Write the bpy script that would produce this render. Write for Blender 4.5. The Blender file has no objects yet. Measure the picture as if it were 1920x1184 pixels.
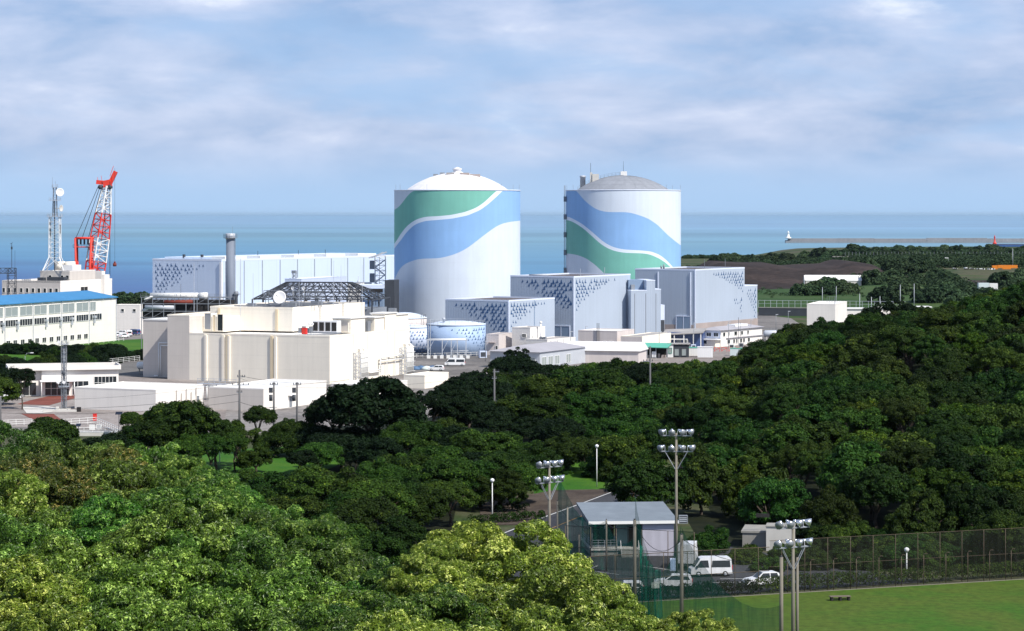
import bpy, math, random
import numpy as np
from mathutils import Vector, Matrix

R = math.radians
sc = bpy.context.scene
col = sc.collection
rnd = random.Random(7)

# ------------------------------------------------------------ camera, sky, sun
F = 4600.0      # focal length in photograph pixels (1920 wide)
HY = 401.0      # row of the eye level in the photograph
CZ = 56.0       # camera height above the sea
GZ = 14.0       # height of the plant's yard
cam = bpy.data.cameras.new("camera")
cam.sensor_width = 36.0
cam.lens = F / 1920 * 36.0
cam.shift_y = -(592 - HY) / 1920.0
cam.clip_start = 1.0
cam.clip_end = 200000.0
camo = bpy.data.objects.new("camera", cam)
camo.location = (0, 0, CZ)
camo.rotation_euler = (R(90), 0, 0)
col.objects.link(camo)
sc.camera = camo

SUN_AZ_VEC = Vector((0.72, -0.66, 1.05)).normalized()
sun_el = math.asin(SUN_AZ_VEC.z)
sun_az = math.atan2(SUN_AZ_VEC.x, SUN_AZ_VEC.y)

w = bpy.data.worlds.new("World")
sc.world = w
w.use_nodes = True
nt = w.node_tree
nt.nodes.clear()
def N(nt, t, **kw):
    n = nt.nodes.new(t)
    for k, v in kw.items():
        if k == 'ins':
            for a, b in v.items():
                n.inputs[a].default_value = b
        else:
            setattr(n, k, v)
    return n
def ramp(nt, stops, interp='LINEAR'):
    n = nt.nodes.new('ShaderNodeValToRGB')
    n.color_ramp.interpolation = interp
    el = n.color_ramp.elements
    while len(el) < len(stops):
        el.new(0.5)
    for e, (p, c) in zip(el, stops):
        e.position = p
        e.color = (c, c, c, 1) if isinstance(c, (int, float)) else (*c, 1)
    return n
sky = N(nt, 'ShaderNodeTexSky', sky_type='NISHITA', sun_disc=False, sun_elevation=sun_el, sun_rotation=sun_az,
        air_density=1.0, dust_density=0.6, ozone_density=2.0)
geo = N(nt, 'ShaderNodeNewGeometry')
sep = N(nt, 'ShaderNodeSeparateXYZ')
tc = N(nt, 'ShaderNodeTexCoord')
nt.links.new(tc.outputs['Generated'], sep.inputs[0])
# cloud layers seen edge-on near the horizon: stretched noise in direction space
mp = N(nt, 'ShaderNodeMapping', ins={'Scale': (7.0, 7.0, 30.0), 'Location': (3.4, 0.4, 1.2)})
nt.links.new(tc.outputs['Generated'], mp.inputs[0])
n1 = N(nt, 'ShaderNodeTexNoise', ins={'Scale': 1.0, 'Detail': 9.0, 'Roughness': 0.52, 'Distortion': 0.25})
nt.links.new(mp.outputs[0], n1.inputs['Vector'])
mp2 = N(nt, 'ShaderNodeMapping', ins={'Scale': (14.0, 14.0, 42.0), 'Location': (0.3, 5.1, 2.6)})
nt.links.new(tc.outputs['Generated'], mp2.inputs[0])
n2 = N(nt, 'ShaderNodeTexNoise', ins={'Scale': 1.0, 'Detail': 9.0, 'Roughness': 0.54, 'Distortion': 0.2})
nt.links.new(mp2.outputs[0], n2.inputs['Vector'])
# elevation gradient of the hazy blue layer
gr = ramp(nt, [(0.0, (0.345, 0.53, 0.80)), (0.035, (0.30, 0.475, 0.76)), (0.12, (0.26, 0.40, 0.66)), (0.35, (0.26, 0.40, 0.68)), (1.0, (0.18, 0.30, 0.58))])
nt.links.new(sep.outputs['Z'], gr.inputs[0])
cc = ramp(nt, [(0.34, (0.25, 0.38, 0.63)), (0.47, (0.375, 0.47, 0.69)), (0.60, (0.50, 0.57, 0.77)), (0.72, (0.66, 0.71, 0.86))])
nt.links.new(n2.outputs['Fac'], cc.inputs[0])
cf = ramp(nt, [(0.30, 0.15), (0.52, 0.97)], 'EASE')
nt.links.new(n1.outputs['Fac'], cf.inputs[0])
ce = ramp(nt, [(0.004, 0.0), (0.035, 1.0)], 'EASE')
nt.links.new(sep.outputs['Z'], ce.inputs[0])
mu = N(nt, 'ShaderNodeMath', operation='MULTIPLY')
nt.links.new(cf.outputs[0], mu.inputs[0]); nt.links.new(ce.outputs[0], mu.inputs[1])
mx = N(nt, 'ShaderNodeMixRGB')
nt.links.new(mu.outputs[0], mx.inputs[0]); nt.links.new(gr.outputs[0], mx.inputs[1]); nt.links.new(cc.outputs[0], mx.inputs[2])
# brightest wisps
wf = ramp(nt, [(0.62, 0.0), (0.80, 0.6)], 'EASE')
nt.links.new(n2.outputs['Fac'], wf.inputs[0])
mx3 = N(nt, 'ShaderNodeMixRGB'); mx3.inputs[2].default_value = (0.95, 0.96, 1.0, 1)
mu2 = N(nt, 'ShaderNodeMath', operation='MULTIPLY')
nt.links.new(wf.outputs[0], mu2.inputs[0]); nt.links.new(ce.outputs[0], mu2.inputs[1])
nt.links.new(mu2.outputs[0], mx3.inputs[0]); nt.links.new(mx.outputs[0], mx3.inputs[1])
bg1 = N(nt, 'ShaderNodeBackground', ins={'Strength': 0.10})
bg2 = N(nt, 'ShaderNodeBackground', ins={'Strength': 0.93})
nt.links.new(sky.outputs[0], bg1.inputs[0])
nt.links.new(mx3.outputs[0], bg2.inputs[0])
fz = ramp(nt, [(0.15, 0.88), (0.5, 0.35)], 'EASE')   # thick hazy cloud low down, clearer overhead
nt.links.new(sep.outputs['Z'], fz.inputs[0])
ms = N(nt, 'ShaderNodeMixShader')
nt.links.new(fz.outputs[0], ms.inputs[0]); nt.links.new(bg1.outputs[0], ms.inputs[1]); nt.links.new(bg2.outputs[0], ms.inputs[2])
wo = N(nt, 'ShaderNodeOutputWorld')
nt.links.new(ms.outputs[0], wo.inputs[0])

sl = bpy.data.lights.new("sun", 'SUN')
sl.energy = 4.2
sl.angle = R(0.5)
sl.color = (1.0, 0.95, 0.87)
so = bpy.data.objects.new("sun", sl)
so.rotation_euler = SUN_AZ_VEC.to_track_quat('Z', 'Y').to_euler()
so.location = (200, 0, 400)
col.objects.link(so)
vs = sc.view_settings
vs.view_transform = 'Standard'; vs.look = 'None'; vs.exposure = 0.40; vs.gamma = 1.0; vs.use_curve_mapping = False
sc.cycles.max_bounces = 6
sc.cycles.transparent_max_bounces = 24
sc.cycles.use_denoising = True

# ------------------------------------------------------------ helpers
def PX(px, Y):
    return (px - 960.0) / F * Y
def PZ(py, Y):
    return CZ - (py - HY) / F * Y
def GY(py, z=GZ):
    return (CZ - z) * F / (py - HY)
def G(px, py, z=GZ):
    Y = GY(py, z)
    return (PX(px, Y), Y)

MAT = {}
def mat(name, c, rough=0.7, var=0.12, scale=0.3, streak=0.0, panel=None, metal=0.0, bump=0.0, spec=0.3, bscale=8.0, stain=0.0, ribs=None):
    """A painted or mineral surface: base colour with patchy variation, rain streaks, optional panel joints and ribs."""
    m = bpy.data.materials.new(name); m.use_nodes = True
    t = m.node_tree; b = t.nodes['Principled BSDF']
    b.inputs['Roughness'].default_value = rough; b.inputs['Metallic'].default_value = metal
    b.inputs['Specular IOR Level'].default_value = spec
    co = N(t, 'ShaderNodeTexCoord')
    src = N(t, 'ShaderNodeRGB'); src.outputs[0].default_value = (*c, 1)
    out = src.outputs[0]
    def mul(out, fac_socket):
        x = N(t, 'ShaderNodeMixRGB', blend_type='MULTIPLY'); x.inputs[0].default_value = 1.0
        t.links.new(out, x.inputs[1]); t.links.new(fac_socket, x.inputs[2]); return x.outputs[0]
    if var > 0:
        n = N(t, 'ShaderNodeTexNoise', ins={'Scale': scale, 'Detail': 6.0, 'Roughness': 0.6})
        t.links.new(co.outputs['Object'], n.inputs['Vector'])
        r = ramp(t, [(0.3, 1 - var), (0.7, 1.0)]); t.links.new(n.outputs['Fac'], r.inputs[0]); out = mul(out, r.outputs[0])
    if streak > 0:
        mp = N(t, 'ShaderNodeMapping', ins={'Scale': (0.7, 0.7, 0.05)})
        t.links.new(co.outputs['Object'], mp.inputs[0])
        n = N(t, 'ShaderNodeTexNoise', ins={'Scale': 1.0, 'Detail': 5.0, 'Roughness': 0.65})
        t.links.new(mp.outputs[0], n.inputs['Vector'])
        r = ramp(t, [(0.42, 1 - streak), (0.62, 1.0)]); t.links.new(n.outputs['Fac'], r.inputs[0]); out = mul(out, r.outputs[0])
    if stain > 0:
        n = N(t, 'ShaderNodeTexNoise', ins={'Scale': 0.9, 'Detail': 8.0, 'Roughness': 0.7, 'Distortion': 1.0})
        t.links.new(co.outputs['Object'], n.inputs['Vector'])
        r = ramp(t, [(0.55, 1.0), (0.72, 1 - stain)]); t.links.new(n.outputs['Fac'], r.inputs[0]); out = mul(out, r.outputs[0])
    if panel:
        pw, ph, depth = panel
        s = N(t, 'ShaderNodeSeparateXYZ'); t.links.new(co.outputs['Object'], s.inputs[0])
        ad = N(t, 'ShaderNodeMath', operation='ADD'); t.links.new(s.outputs[0], ad.inputs[0]); t.links.new(s.outputs[1], ad.inputs[1])
        lines = []
        for sock, per in ((ad.outputs[0], pw), (s.outputs[2], ph)):
            if not per: continue
            a = N(t, 'ShaderNodeMath', operation='DIVIDE'); a.inputs[1].default_value = per; t.links.new(sock, a.inputs[0])
            f = N(t, 'ShaderNodeMath', operation='FRACT'); t.links.new(a.outputs[0], f.inputs[0])
            r = ramp(t, [(0.0, 1 - depth), (0.12 / per + 0.005, 1.0)], 'CONSTANT'); r.color_ramp.elements[1].position = min(0.5, 0.14 / per)
            t.links.new(f.outputs[0], r.inputs[0]); out = mul(out, r.outputs[0])
    if ribs:
        s = N(t, 'ShaderNodeSeparateXYZ'); t.links.new(co.outputs['Object'], s.inputs[0])
        ad = N(t, 'ShaderNodeMath', operation='ADD'); t.links.new(s.outputs[0], ad.inputs[0]); t.links.new(s.outputs[1], ad.inputs[1])
        a = N(t, 'ShaderNodeMath', operation='MULTIPLY'); a.inputs[1].default_value = 6.28 / ribs; t.links.new(ad.outputs[0], a.inputs[0])
        f = N(t, 'ShaderNodeMath', operation='SINE'); t.links.new(a.outputs[0], f.inputs[0])
        bp = N(t, 'ShaderNodeBump', ins={'Strength': 0.22, 'Distance': 0.04}); t.links.new(f.outputs[0], bp.inputs['Height'])
        t.links.new(bp.outputs[0], b.inputs['Normal'])
    elif bump > 0:
        n = N(t, 'ShaderNodeTexNoise', ins={'Scale': bscale, 'Detail': 6.0, 'Roughness': 0.6})
        t.links.new(co.outputs['Object'], n.inputs['Vector'])
        bp = N(t, 'ShaderNodeBump', ins={'Strength': 0.6, 'Distance': bump}); t.links.new(n.outputs['Fac'], bp.inputs['Height'])
        t.links.new(bp.outputs[0], b.inputs['Normal'])
    t.links.new(out, b.inputs['Base Color'])
    MAT[name] = m
    return m

def two_tone(name, c1, c2, scale, lo=0.42, hi=0.58, rough=0.9, fine=None, bump=0.0, c3=None):
    """Ground-like surfaces: two colours mixed by noise, with fine grain."""
    m = bpy.data.materials.new(name); m.use_nodes = True
    t = m.node_tree; b = t.nodes['Principled BSDF']
    b.inputs['Roughness'].default_value = rough; b.inputs['Specular IOR Level'].default_value = 0.15
    co = N(t, 'ShaderNodeTexCoord')
    n = N(t, 'ShaderNodeTexNoise', ins={'Scale': scale, 'Detail': 8.0, 'Roughness': 0.62, 'Distortion': 0.4})
    t.links.new(co.outputs['Object'], n.inputs['Vector'])
    r = ramp(t, [(lo, c1), (hi, c2)] if c3 is None else [(lo, c1), ((lo + hi) / 2, c2), (hi, c3)])
    t.links.new(n.outputs['Fac'], r.inputs[0])
    n2 = N(t, 'ShaderNodeTexNoise', ins={'Scale': fine or scale * 15, 'Detail': 5.0, 'Roughness': 0.7})
    t.links.new(co.outputs['Object'], n2.inputs['Vector'])
    r2 = ramp(t, [(0.3, 0.62), (0.7, 1.2)]); t.links.new(n2.outputs['Fac'], r2.inputs[0])
    x = N(t, 'ShaderNodeMixRGB', blend_type='MULTIPLY'); x.inputs[0].default_value = 1.0
    t.links.new(r.outputs[0], x.inputs[1]); t.links.new(r2.outputs[0], x.inputs[2])
    t.links.new(x.outputs[0], b.inputs['Base Color'])
    if bump:
        bp = N(t, 'ShaderNodeBump', ins={'Strength': 0.7, 'Distance': bump}); t.links.new(n2.outputs['Fac'], bp.inputs['Height'])
        t.links.new(bp.outputs[0], b.inputs['Normal'])
    MAT[name] = m
    return m

def glass(name, c=(0.02, 0.025, 0.03), rough=0.08):
    m = bpy.data.materials.new(name); m.use_nodes = True
    b = m.node_tree.nodes['Principled BSDF']
    b.inputs['Base Color'].default_value = (*c, 1); b.inputs['Roughness'].default_value = rough
    b.inputs['Specular IOR Level'].default_value = 0.6
    MAT[name] = m
    return m

def netting(name, c, alpha):
    m = bpy.data.materials.new(name); m.use_nodes = True
    t = m.node_tree; t.nodes.clear()
    o = N(t, 'ShaderNodeOutputMaterial'); d = N(t, 'ShaderNodeBsdfDiffuse'); d.inputs[0].default_value = (*c, 1)
    tr = N(t, 'ShaderNodeBsdfTransparent'); mx = N(t, 'ShaderNodeMixShader')
    co = N(t, 'ShaderNodeTexCoord'); n = N(t, 'ShaderNodeTexNoise', ins={'Scale': 0.8, 'Detail': 4.0})
    mp = N(t, 'ShaderNodeMapping', ins={'Scale': (2.0, 2.0, 0.25)})
    t.links.new(co.outputs['Object'], mp.inputs[0]); t.links.new(mp.outputs[0], n.inputs['Vector'])
    r = ramp(t, [(0.3, alpha * 0.65), (0.7, min(1.0, alpha * 1.35))]); t.links.new(n.outputs['Fac'], r.inputs[0])
    t.links.new(r.outputs[0], mx.inputs[0]); t.links.new(tr.outputs[0], mx.inputs[1]); t.links.new(d.outputs[0], mx.inputs[2])
    t.links.new(mx.outputs[0], o.inputs[0])
    MAT[name] = m
    return m

def foliage(name, dark, light, tip=None, rough=0.5, trans=0.25, objvar=0.25, spec=0.35):
    m = bpy.data.materials.new(name); m.use_nodes = True
    t = m.node_tree; b = t.nodes['Principled BSDF']; o = t.nodes['Material Output']
    b.inputs['Roughness'].default_value = rough; b.inputs['Specular IOR Level'].default_value = spec
    at = N(t, 'ShaderNodeAttribute', attribute_name='tone')
    oi = N(t, 'ShaderNodeObjectInfo')
    s = N(t, 'ShaderNodeSeparateColor'); t.links.new(at.outputs['Color'], s.inputs[0])
    r = ramp(t, [(0.0, dark), (1.0, light)] if tip is None else [(0.0, dark), (0.72, light), (1.0, tip)])
    t.links.new(s.outputs[0], r.inputs[0])
    hv = N(t, 'ShaderNodeHueSaturation')
    mr = N(t, 'ShaderNodeMapRange', ins={'To Min': 0.5 - 0.06 * objvar, 'To Max': 0.5 + 0.06 * objvar}); t.links.new(oi.outputs['Random'], mr.inputs[0])
    t.links.new(mr.outputs[0], hv.inputs['Hue'])
    wn = N(t, 'ShaderNodeTexWhiteNoise', noise_dimensions='1D'); t.links.new(oi.outputs['Random'], wn.inputs['W'])
    mr2 = N(t, 'ShaderNodeMapRange', ins={'To Min': 1 - objvar, 'To Max': 1 + objvar * 1.3}); t.links.new(wn.outputs['Value'], mr2.inputs[0])
    t.links.new(mr2.outputs[0], hv.inputs['Value'])
    t.links.new(r.outputs[0], hv.inputs['Color'])
    t.links.new(hv.outputs[0], b.inputs['Base Color'])
    tl = N(t, 'ShaderNodeBsdfTranslucent'); t.links.new(hv.outputs[0], tl.inputs[0])
    mx = N(t, 'ShaderNodeMixShader', ins={0: trans})
    t.links.new(b.outputs[0], mx.inputs[1]); t.links.new(tl.outputs[0], mx.inputs[2]); t.links.new(mx.outputs[0], o.inputs[0])
    MAT[name] = m
    return m

class MB:
    """Collects shapes and links them as ONE mesh object."""
    def __init__(s):
        s.v = []; s.f = []; s.m = []; s.s = []
    def add(s, vs, fs, m=0, smooth=False):
        b = len(s.v); s.v.extend([tuple(p) for p in vs])
        for f in fs:
            s.f.append(tuple(b + i for i in f)); s.m.append(m); s.s.append(smooth)
        return s
    def box(s, x0, x1, y0, y1, z0, z1, m=0):
        vs = [(x, y, z) for z in (z0, z1) for y in (y0, y1) for x in (x0, x1)]
        return s.add(vs, [(0, 2, 3, 1), (4, 5, 7, 6), (0, 1, 5, 4), (2, 6, 7, 3), (0, 4, 6, 2), (1, 3, 7, 5)], m)
    def obox(s, c, size, rot, m=0):
        """box centred at c with rotation matrix rot"""
        a, b_, d = size[0] / 2, size[1] / 2, size[2] / 2
        vs = [Vector(c) + rot @ Vector((x, y, z)) for z in (-d, d) for y in (-b_, b_) for x in (-a, a)]
        return s.add(vs, [(0, 2, 3, 1), (4, 5, 7, 6), (0, 1, 5, 4), (2, 6, 7, 3), (0, 4, 6, 2), (1, 3, 7, 5)], m)
    def prism(s, pts, z0, z1, m=0):
        n = len(pts)
        vs = [(x, y, z0) for x, y in pts] + [(x, y, z1) for x, y in pts]
        fs = [tuple(range(n - 1, -1, -1)), tuple(range(n, 2 * n))] + [(i, (i + 1) % n, n + (i + 1) % n, n + i) for i in range(n)]
        return s.add(vs, fs, m)
    def extr(s, pts, a, b, axis='y', m=0, inset=None):
        """profile pts (p,q) extruded along an axis from a to b: axis y -> (p, a, q)"""
        n = len(pts)
        def P(p, q, t):
            return (p, t, q) if axis == 'y' else (t, p, q)
        vs = [P(p, q, a) for p, q in pts] + [P(p, q, b) for p, q in pts]
        fs = [tuple(range(n)), tuple(range(2 * n - 1, n - 1, -1))] + [(i, n + i, n + (i + 1) % n, (i + 1) % n) for i in range(n)]
        return s.add(vs, fs, m)
    def lathe(s, prof, n=24, m=0, cx=0, cy=0, smooth=True, cap=True, a0=0.0):
        vs = []
        for r, z in prof:
            for i in range(n):
                a = a0 + 2 * math.pi * i / n
                vs.append((cx + r * math.cos(a), cy + r * math.sin(a), z))
        fs = []
        for j in range(len(prof) - 1):
            for i in range(n):
                k = (i + 1) % n
                fs.append((j * n + i, j * n + k, (j + 1) * n + k, (j + 1) * n + i))
        s.add(vs, fs, m, smooth)
        if cap:
            b = len(s.v) - len(vs)
            s.f.append(tuple(b + i for i in range(n - 1, -1, -1))); s.m.append(m); s.s.append(False)
            t = b + (len(prof) - 1) * n
            s.f.append(tuple(t + i for i in range(n))); s.m.append(m); s.s.append(False)
        return s
    def cyl(s, x, y, z0, z1, r, n=12, m=0, r1=None, smooth=True):
        return s.lathe([(r, z0), (r if r1 is None else r1, z1)], n, m, x, y, smooth)
    def tube(s, a, b, r, n=5, m=0, r1=None):
        a = Vector(a); b = Vector(b); d = b - a
        if d.length < 1e-6: return s
        q = d.to_track_quat('Z', 'Y'); r1 = r if r1 is None else r1
        vs = []
        for p, rr in ((a, r), (b, r1)):
            for i in range(n):
                t = 2 * math.pi * i / n + 0.785
                vs.append(p + q @ Vector((rr * math.cos(t), rr * math.sin(t), 0)))
        fs = [tuple(range(n - 1, -1, -1)), tuple(range(n, 2 * n))] + [(i, (i + 1) % n, n + (i + 1) % n, n + i) for i in range(n)]
        return s.add(vs, fs, m, n > 5)
    def path(s, pts, r, n=5, m=0):
        for a, b in zip(pts, pts[1:]): s.tube(a, b, r, n, m)
        return s
    def cone(s, a, b, r0, r1, n=12, m=0, cap=True):
        return s.tube(a, b, r0, n, m, r1)
    def build(s, name, mats, parent=None, loc=None, rotz=0.0):
        me = bpy.data.meshes.new(name)
        me.from_pydata(s.v, [], s.f)
        for k in (mats if isinstance(mats, (list, tuple)) else [mats]):
            me.materials.append(MAT[k])
        me.polygons.foreach_set('material_index', s.m)
        me.polygons.foreach_set('use_smooth', s.s)
        me.update()
        o = bpy.data.objects.new(name, me); col.objects.link(o)
        if parent: o.parent = parent
        if loc: o.location = loc
        if rotz: o.rotation_euler.z = rotz
        return o

def tag(o, label, cat, group=None, kind=None):
    o['label'] = label; o['category'] = cat
    if group: o['group'] = group
    if kind: o['kind'] = kind
    return o
def thing(name, label, cat, loc=(0, 0, 0), rz=0.0, group=None):
    o = bpy.data.objects.new(name, None); col.objects.link(o)
    o.empty_display_size = 0.5
    o.location = loc; o.rotation_euler.z = rz
    return tag(o, label, cat, group)
def structure(o):
    o['kind'] = 'structure'; return o
def kids(o):
    return [c for c in bpy.data.objects if c.parent == o]
def dup(root, loc, rz=0.0, label=None, group=None, scale=None, tree=None):
    """copy of a thing with copies of its parts and sub-parts"""
    r = root.copy(); col.objects.link(r); r.location = loc; r.rotation_euler.z = rz
    if label: r['label'] = label
    if group: r['group'] = group
    if scale: r.scale = (scale,) * 3 if isinstance(scale, (int, float)) else scale
    for ch, gs in (tree or [(c, kids(c)) for c in kids(root)]):
        c = ch.copy(); col.objects.link(c); c.parent = r
        for g in gs:
            d = g.copy(); col.objects.link(d); d.parent = c
    return r

class Site:
    """A building's own frame: origin at its near vertical edge, local -x along the left face, +y along the right face."""
    def __init__(s, px, Y, th, z0=GZ):
        s.X, s.Y, s.th, s.z0 = PX(px, Y), Y, R(th), z0
        s.c, s.s = math.cos(s.th), math.sin(s.th)
    def thing(s, name, label, cat, group=None):
        s.root = thing(name, label, cat, (s.X, s.Y, s.z0), -s.th, group); return s.root
    def L(s, px):
        q = (px - 960) / F; return (s.X - q * s.Y) / (s.c + q * s.s)
    def Rr(s, px):
        q = (px - 960) / F; return (q * s.Y - s.X) / (s.s - q * s.c)
    def z(s, py, Y=None):
        return PZ(py, Y or s.Y) - s.z0
    def zL(s, px, py):
        return PZ(py, s.Y + s.s * s.L(px)) - s.z0
    def zR(s, px, py):
        return PZ(py, s.Y + s.c * s.Rr(px)) - s.z0
    def w(s, x, y, z=0):
        """local to world"""
        return (s.X + x * s.c + y * s.s, s.Y - x * s.s + y * s.c, s.z0 + z)

def block(root, x0, x1, y0, y1, z0, z1, wall, roof='roof_grey', par=0.35, cap=None, name='wall', capw=0.3):
    """walls, a recessed roof deck and a parapet, each a mesh of its own"""
    wa = MB().box(x0, x1, y0, y1, z0, z1 - par).build(name, wall, root)
    MB().box(x0 + 0.1, x1 - 0.1, y0 + 0.1, y1 - 0.1, z1 - par + 0.002, z1 - par + 0.06).build('roof', roof, root)
    p = MB(); t = capw; e = 0.04
    p.box(x0 - e, x1 + e, y0 - e, y0 + t, z1 - par, z1).box(x0 - e, x1 + e, y1 - t, y1 + e, z1 - par, z1)
    p.box(x0 - e, x0 + t, y0 + t, y1 - t, z1 - par, z1).box(x1 - t, x1 + e, y0 + t, y1 - t, z1 - par, z1)
    p.build('parapet', cap or wall, root)
    return wa

def win(root, face, u0, u1, z0, z1, nx=1, nz=1, off=0.0, frame='frame_white', pane='glass_dark', name='window', fw=0.08):
    """face 'L': plane y=off facing -y, u is local x; face 'R': plane x=off facing +x, u is local y"""
    f = MB(); g = MB()
    if u0 > u1: u0, u1 = u1, u0
    def bx(mb, a, b, c, d, p0, p1):
        if face == 'L': mb.box(a, b, off - p1, off - p0, c, d)
        else: mb.box(off + p0, off + p1, a, b, c, d)
    bx(f, u0 - fw, u1 + fw, z1, z1 + fw, 0.0, 0.14); bx(f, u0 - fw, u1 + fw, z0 - fw, z0, 0.0, 0.18)
    bx(f, u0 - fw, u0, z0, z1, 0.0, 0.14); bx(f, u1, u1 + fw, z0, z1, 0.0, 0.14)
    for i in range(1, nx):
        u = u0 + (u1 - u0) * i / nx; bx(f, u - fw / 2, u + fw / 2, z0, z1, 0.0, 0.12)
    for i in range(1, nz):
        z = z0 + (z1 - z0) * i / nz; bx(f, u0, u1, z - fw / 2, z + fw / 2, 0.0, 0.115)
    bx(g, u0, u1, z0, z1, 0.0, 0.05)
    o = f.build(name, frame, root); g.build('pane', pane, o)
    return o

def rails(mb, pts, h=1.1, gap=2.0, r=0.03, levels=(0.5, 1.0), m=0):
    for a, b in zip(pts, pts[1:]):
        a = Vector(a); b = Vector(b); n = max(1, int((b - a).length / gap))
        for i in range(n + 1):
            p = a.lerp(b, i / n); mb.tube(p, p + Vector((0, 0, h)), r, 4, m)
        for l in levels: mb.tube(a + Vector((0, 0, h * l)), b + Vector((0, 0, h * l)), r * 0.9, 4, m)

def truss(mb, a, b, w, n, r, m=0, w2=None, r2=None):
    """square lattice mast from a to b"""
    a = Vector(a); b = Vector(b); w2 = w if w2 is None else w2; r2 = r2 or r * 0.6
    q = (b - a).to_track_quat('Z', 'Y')
    prev = None
    for i in range(n + 1):
        t = i / n; c = a.lerp(b, t); h = (w + (w2 - w) * t) / 2
        ring = [c + q @ Vector((x * h, y * h, 0)) for x, y in ((-1, -1), (1, -1), (1, 1), (-1, 1))]
        for k in range(4): mb.tube(ring[k], ring[(k + 1) % 4], r2, 4, m)
        if prev:
            for k in range(4):
                mb.tube(prev[k], ring[k], r, 4, m)
                mb.tube(prev[k], ring[(k + 1) % 4], r2, 4, m) if (i + k) % 2 else mb.tube(prev[(k + 1) % 4], ring[k], r2, 4, m)
        prev = ring

def bird_poly(u, v, s):
    # wing swept up on the left, body running out to the lower right (v grows downwards)
    return [(u - 0.10 * s, v - 0.62 * s), (u + 0.02 * s, v - 0.20 * s), (u + 0.10 * s, v + 0.14 * s), (u + 0.62 * s, v + 0.38 * s),
            (u + 0.05 * s, v + 0.46 * s), (u - 0.42 * s, v + 0.36 * s), (u - 0.26 * s, v + 0.02 * s)]
def birds(spots, fn, parent, name='bird_pattern', mtl='bird_blue', nrm=None):
    """bird motifs mounted a few centimetres proud of a wall; fn(u,v,d) maps face coordinates to a local point"""
    mb = MB()
    for u, v, s in spots:
        p = bird_poly(u, v, s * .86); n = len(p)
        mb.add([fn(a, b, 0.03) for a, b in p] + [fn(a, b, 0.07) for a, b in p],
               [tuple(range(n, 2 * n))] + [(i, (i + 1) % n, n + (i + 1) % n, n + i) for i in range(n)])
    return mb.build(name, mtl, parent)
def flock(E, D, cu, cv, s0, power=1.0, seed=1, drop=0.1):
    """staggered rows of birds; E extent along the top, D depth at the corner. Returns (distance from corner, depth, size)"""
    cu *= .9; cv *= .92
    g = random.Random(seed); out = []; k = 0; v = cv * 0.7
    while v < D:
        e = E * (1 - v / D) ** power; u = cu * (0.45 + 0.5 * (k % 2))
        while u < max(e, cu * 0.5):
            if g.random() > drop:
                out.append((u + g.uniform(-.12, .12) * cu, v + g.uniform(-.15, .15) * cv, s0 * g.uniform(0.8, 1.1) * (0.65 if u > e - cu * 2.2 else 1.0)))
            u += cu
        v += cv; k += 1
    return out
# ------------------------------------------------------------ materials
mat('white_tower', (0.66, 0.73, 0.82), 0.75, 0.07, 0.12, streak=0.045, panel=(0, 5.2, 0.03))
mat('blue_band', (0.275, 0.48, 0.79), 0.75, 0.09, 0.12, streak=0.04, panel=(0, 5.2, 0.035))
mat('green_band', (0.20, 0.51, 0.425), 0.75, 0.12, 0.12, streak=0.05, panel=(0, 5.2, 0.04))
mat('line_band', (0.72, 0.80, 0.90), 0.75, 0.04, 0.05)
mat('dome_white', (0.78, 0.77, 0.79), 0.8, 0.10, 0.12, streak=0.06, panel=(0, 1.9, 0.05))
mat('dome_grey', (0.30, 0.32, 0.36), 0.85, 0.18, 0.2, streak=0.1, panel=(0, 1.5, 0.10))
mat('clad_blue', (0.42, 0.485, 0.58), 0.6, 0.07, 0.06, streak=0.03, panel=(7.5, 0, 0.07), ribs=0.6)
mat('clad_blue_pale', (0.56, 0.66, 0.82), 0.6, 0.05, 0.06, streak=0.02, panel=(11.2, 0, 0.16), ribs=0.6)
mat('clad_trim', (0.66, 0.72, 0.84), 0.6, 0.05)
mat('blue_shutter', (0.22, 0.30, 0.42), 0.6, 0.1, 0.3)
mat('tan_base', (0.40, 0.34, 0.32), 0.85, 0.2, 0.2)
mat('bird_blue', (0.035, 0.095, 0.22), 0.6, 0.1, 0.5)
mat('tank_blue', (0.40, 0.53, 0.74), 0.5, 0.08, 0.2, streak=0.08, panel=(0, 2.4, 0.05))
mat('tank_pale', (0.60, 0.68, 0.86), 0.5, 0.06, 0.2, streak=0.05, panel=(0, 2.4, 0.04))
mat('tank_roof', (0.66, 0.74, 0.85), 0.6, 0.1, 0.3)
mat('cream', (0.92, 0.85, 0.73), 0.8, 0.06, 0.15, streak=0.05, panel=(9.0, 3.3, 0.05))
mat('cream_deep', (0.70, 0.59, 0.42), 0.8, 0.08, 0.2)
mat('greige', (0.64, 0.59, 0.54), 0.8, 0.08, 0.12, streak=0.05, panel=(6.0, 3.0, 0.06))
mat('white_wall', (0.84, 0.80, 0.75), 0.8, 0.08, 0.15, streak=0.04, panel=(6.0, 2.8, 0.04))
mat('white_paint', (0.82, 0.82, 0.82), 0.55, 0.05, 0.5)
mat('pink_wall', (0.66, 0.60, 0.58), 0.8, 0.08, 0.2, streak=0.08)
mat('roof_white', (0.80, 0.79, 0.77), 0.85, 0.12, 0.25, stain=0.12)
mat('roof_grey', (0.40, 0.38, 0.37), 0.9, 0.3, 0.2, stain=0.3)
mat('roof_dark', (0.13, 0.11, 0.11), 0.9, 0.4, 0.15, stain=0.3)
mat('roof_blue', (0.055, 0.24, 0.48), 0.55, 0.12, 0.06, streak=0.1, ribs=0.9)
mat('roof_metal', (0.21, 0.24, 0.265), 0.45, 0.15, 0.3, streak=0.12, ribs=0.5, spec=0.5)
mat('roof_lilac', (0.40, 0.39, 0.42), 0.7, 0.12, 0.2, ribs=0.6)
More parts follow.
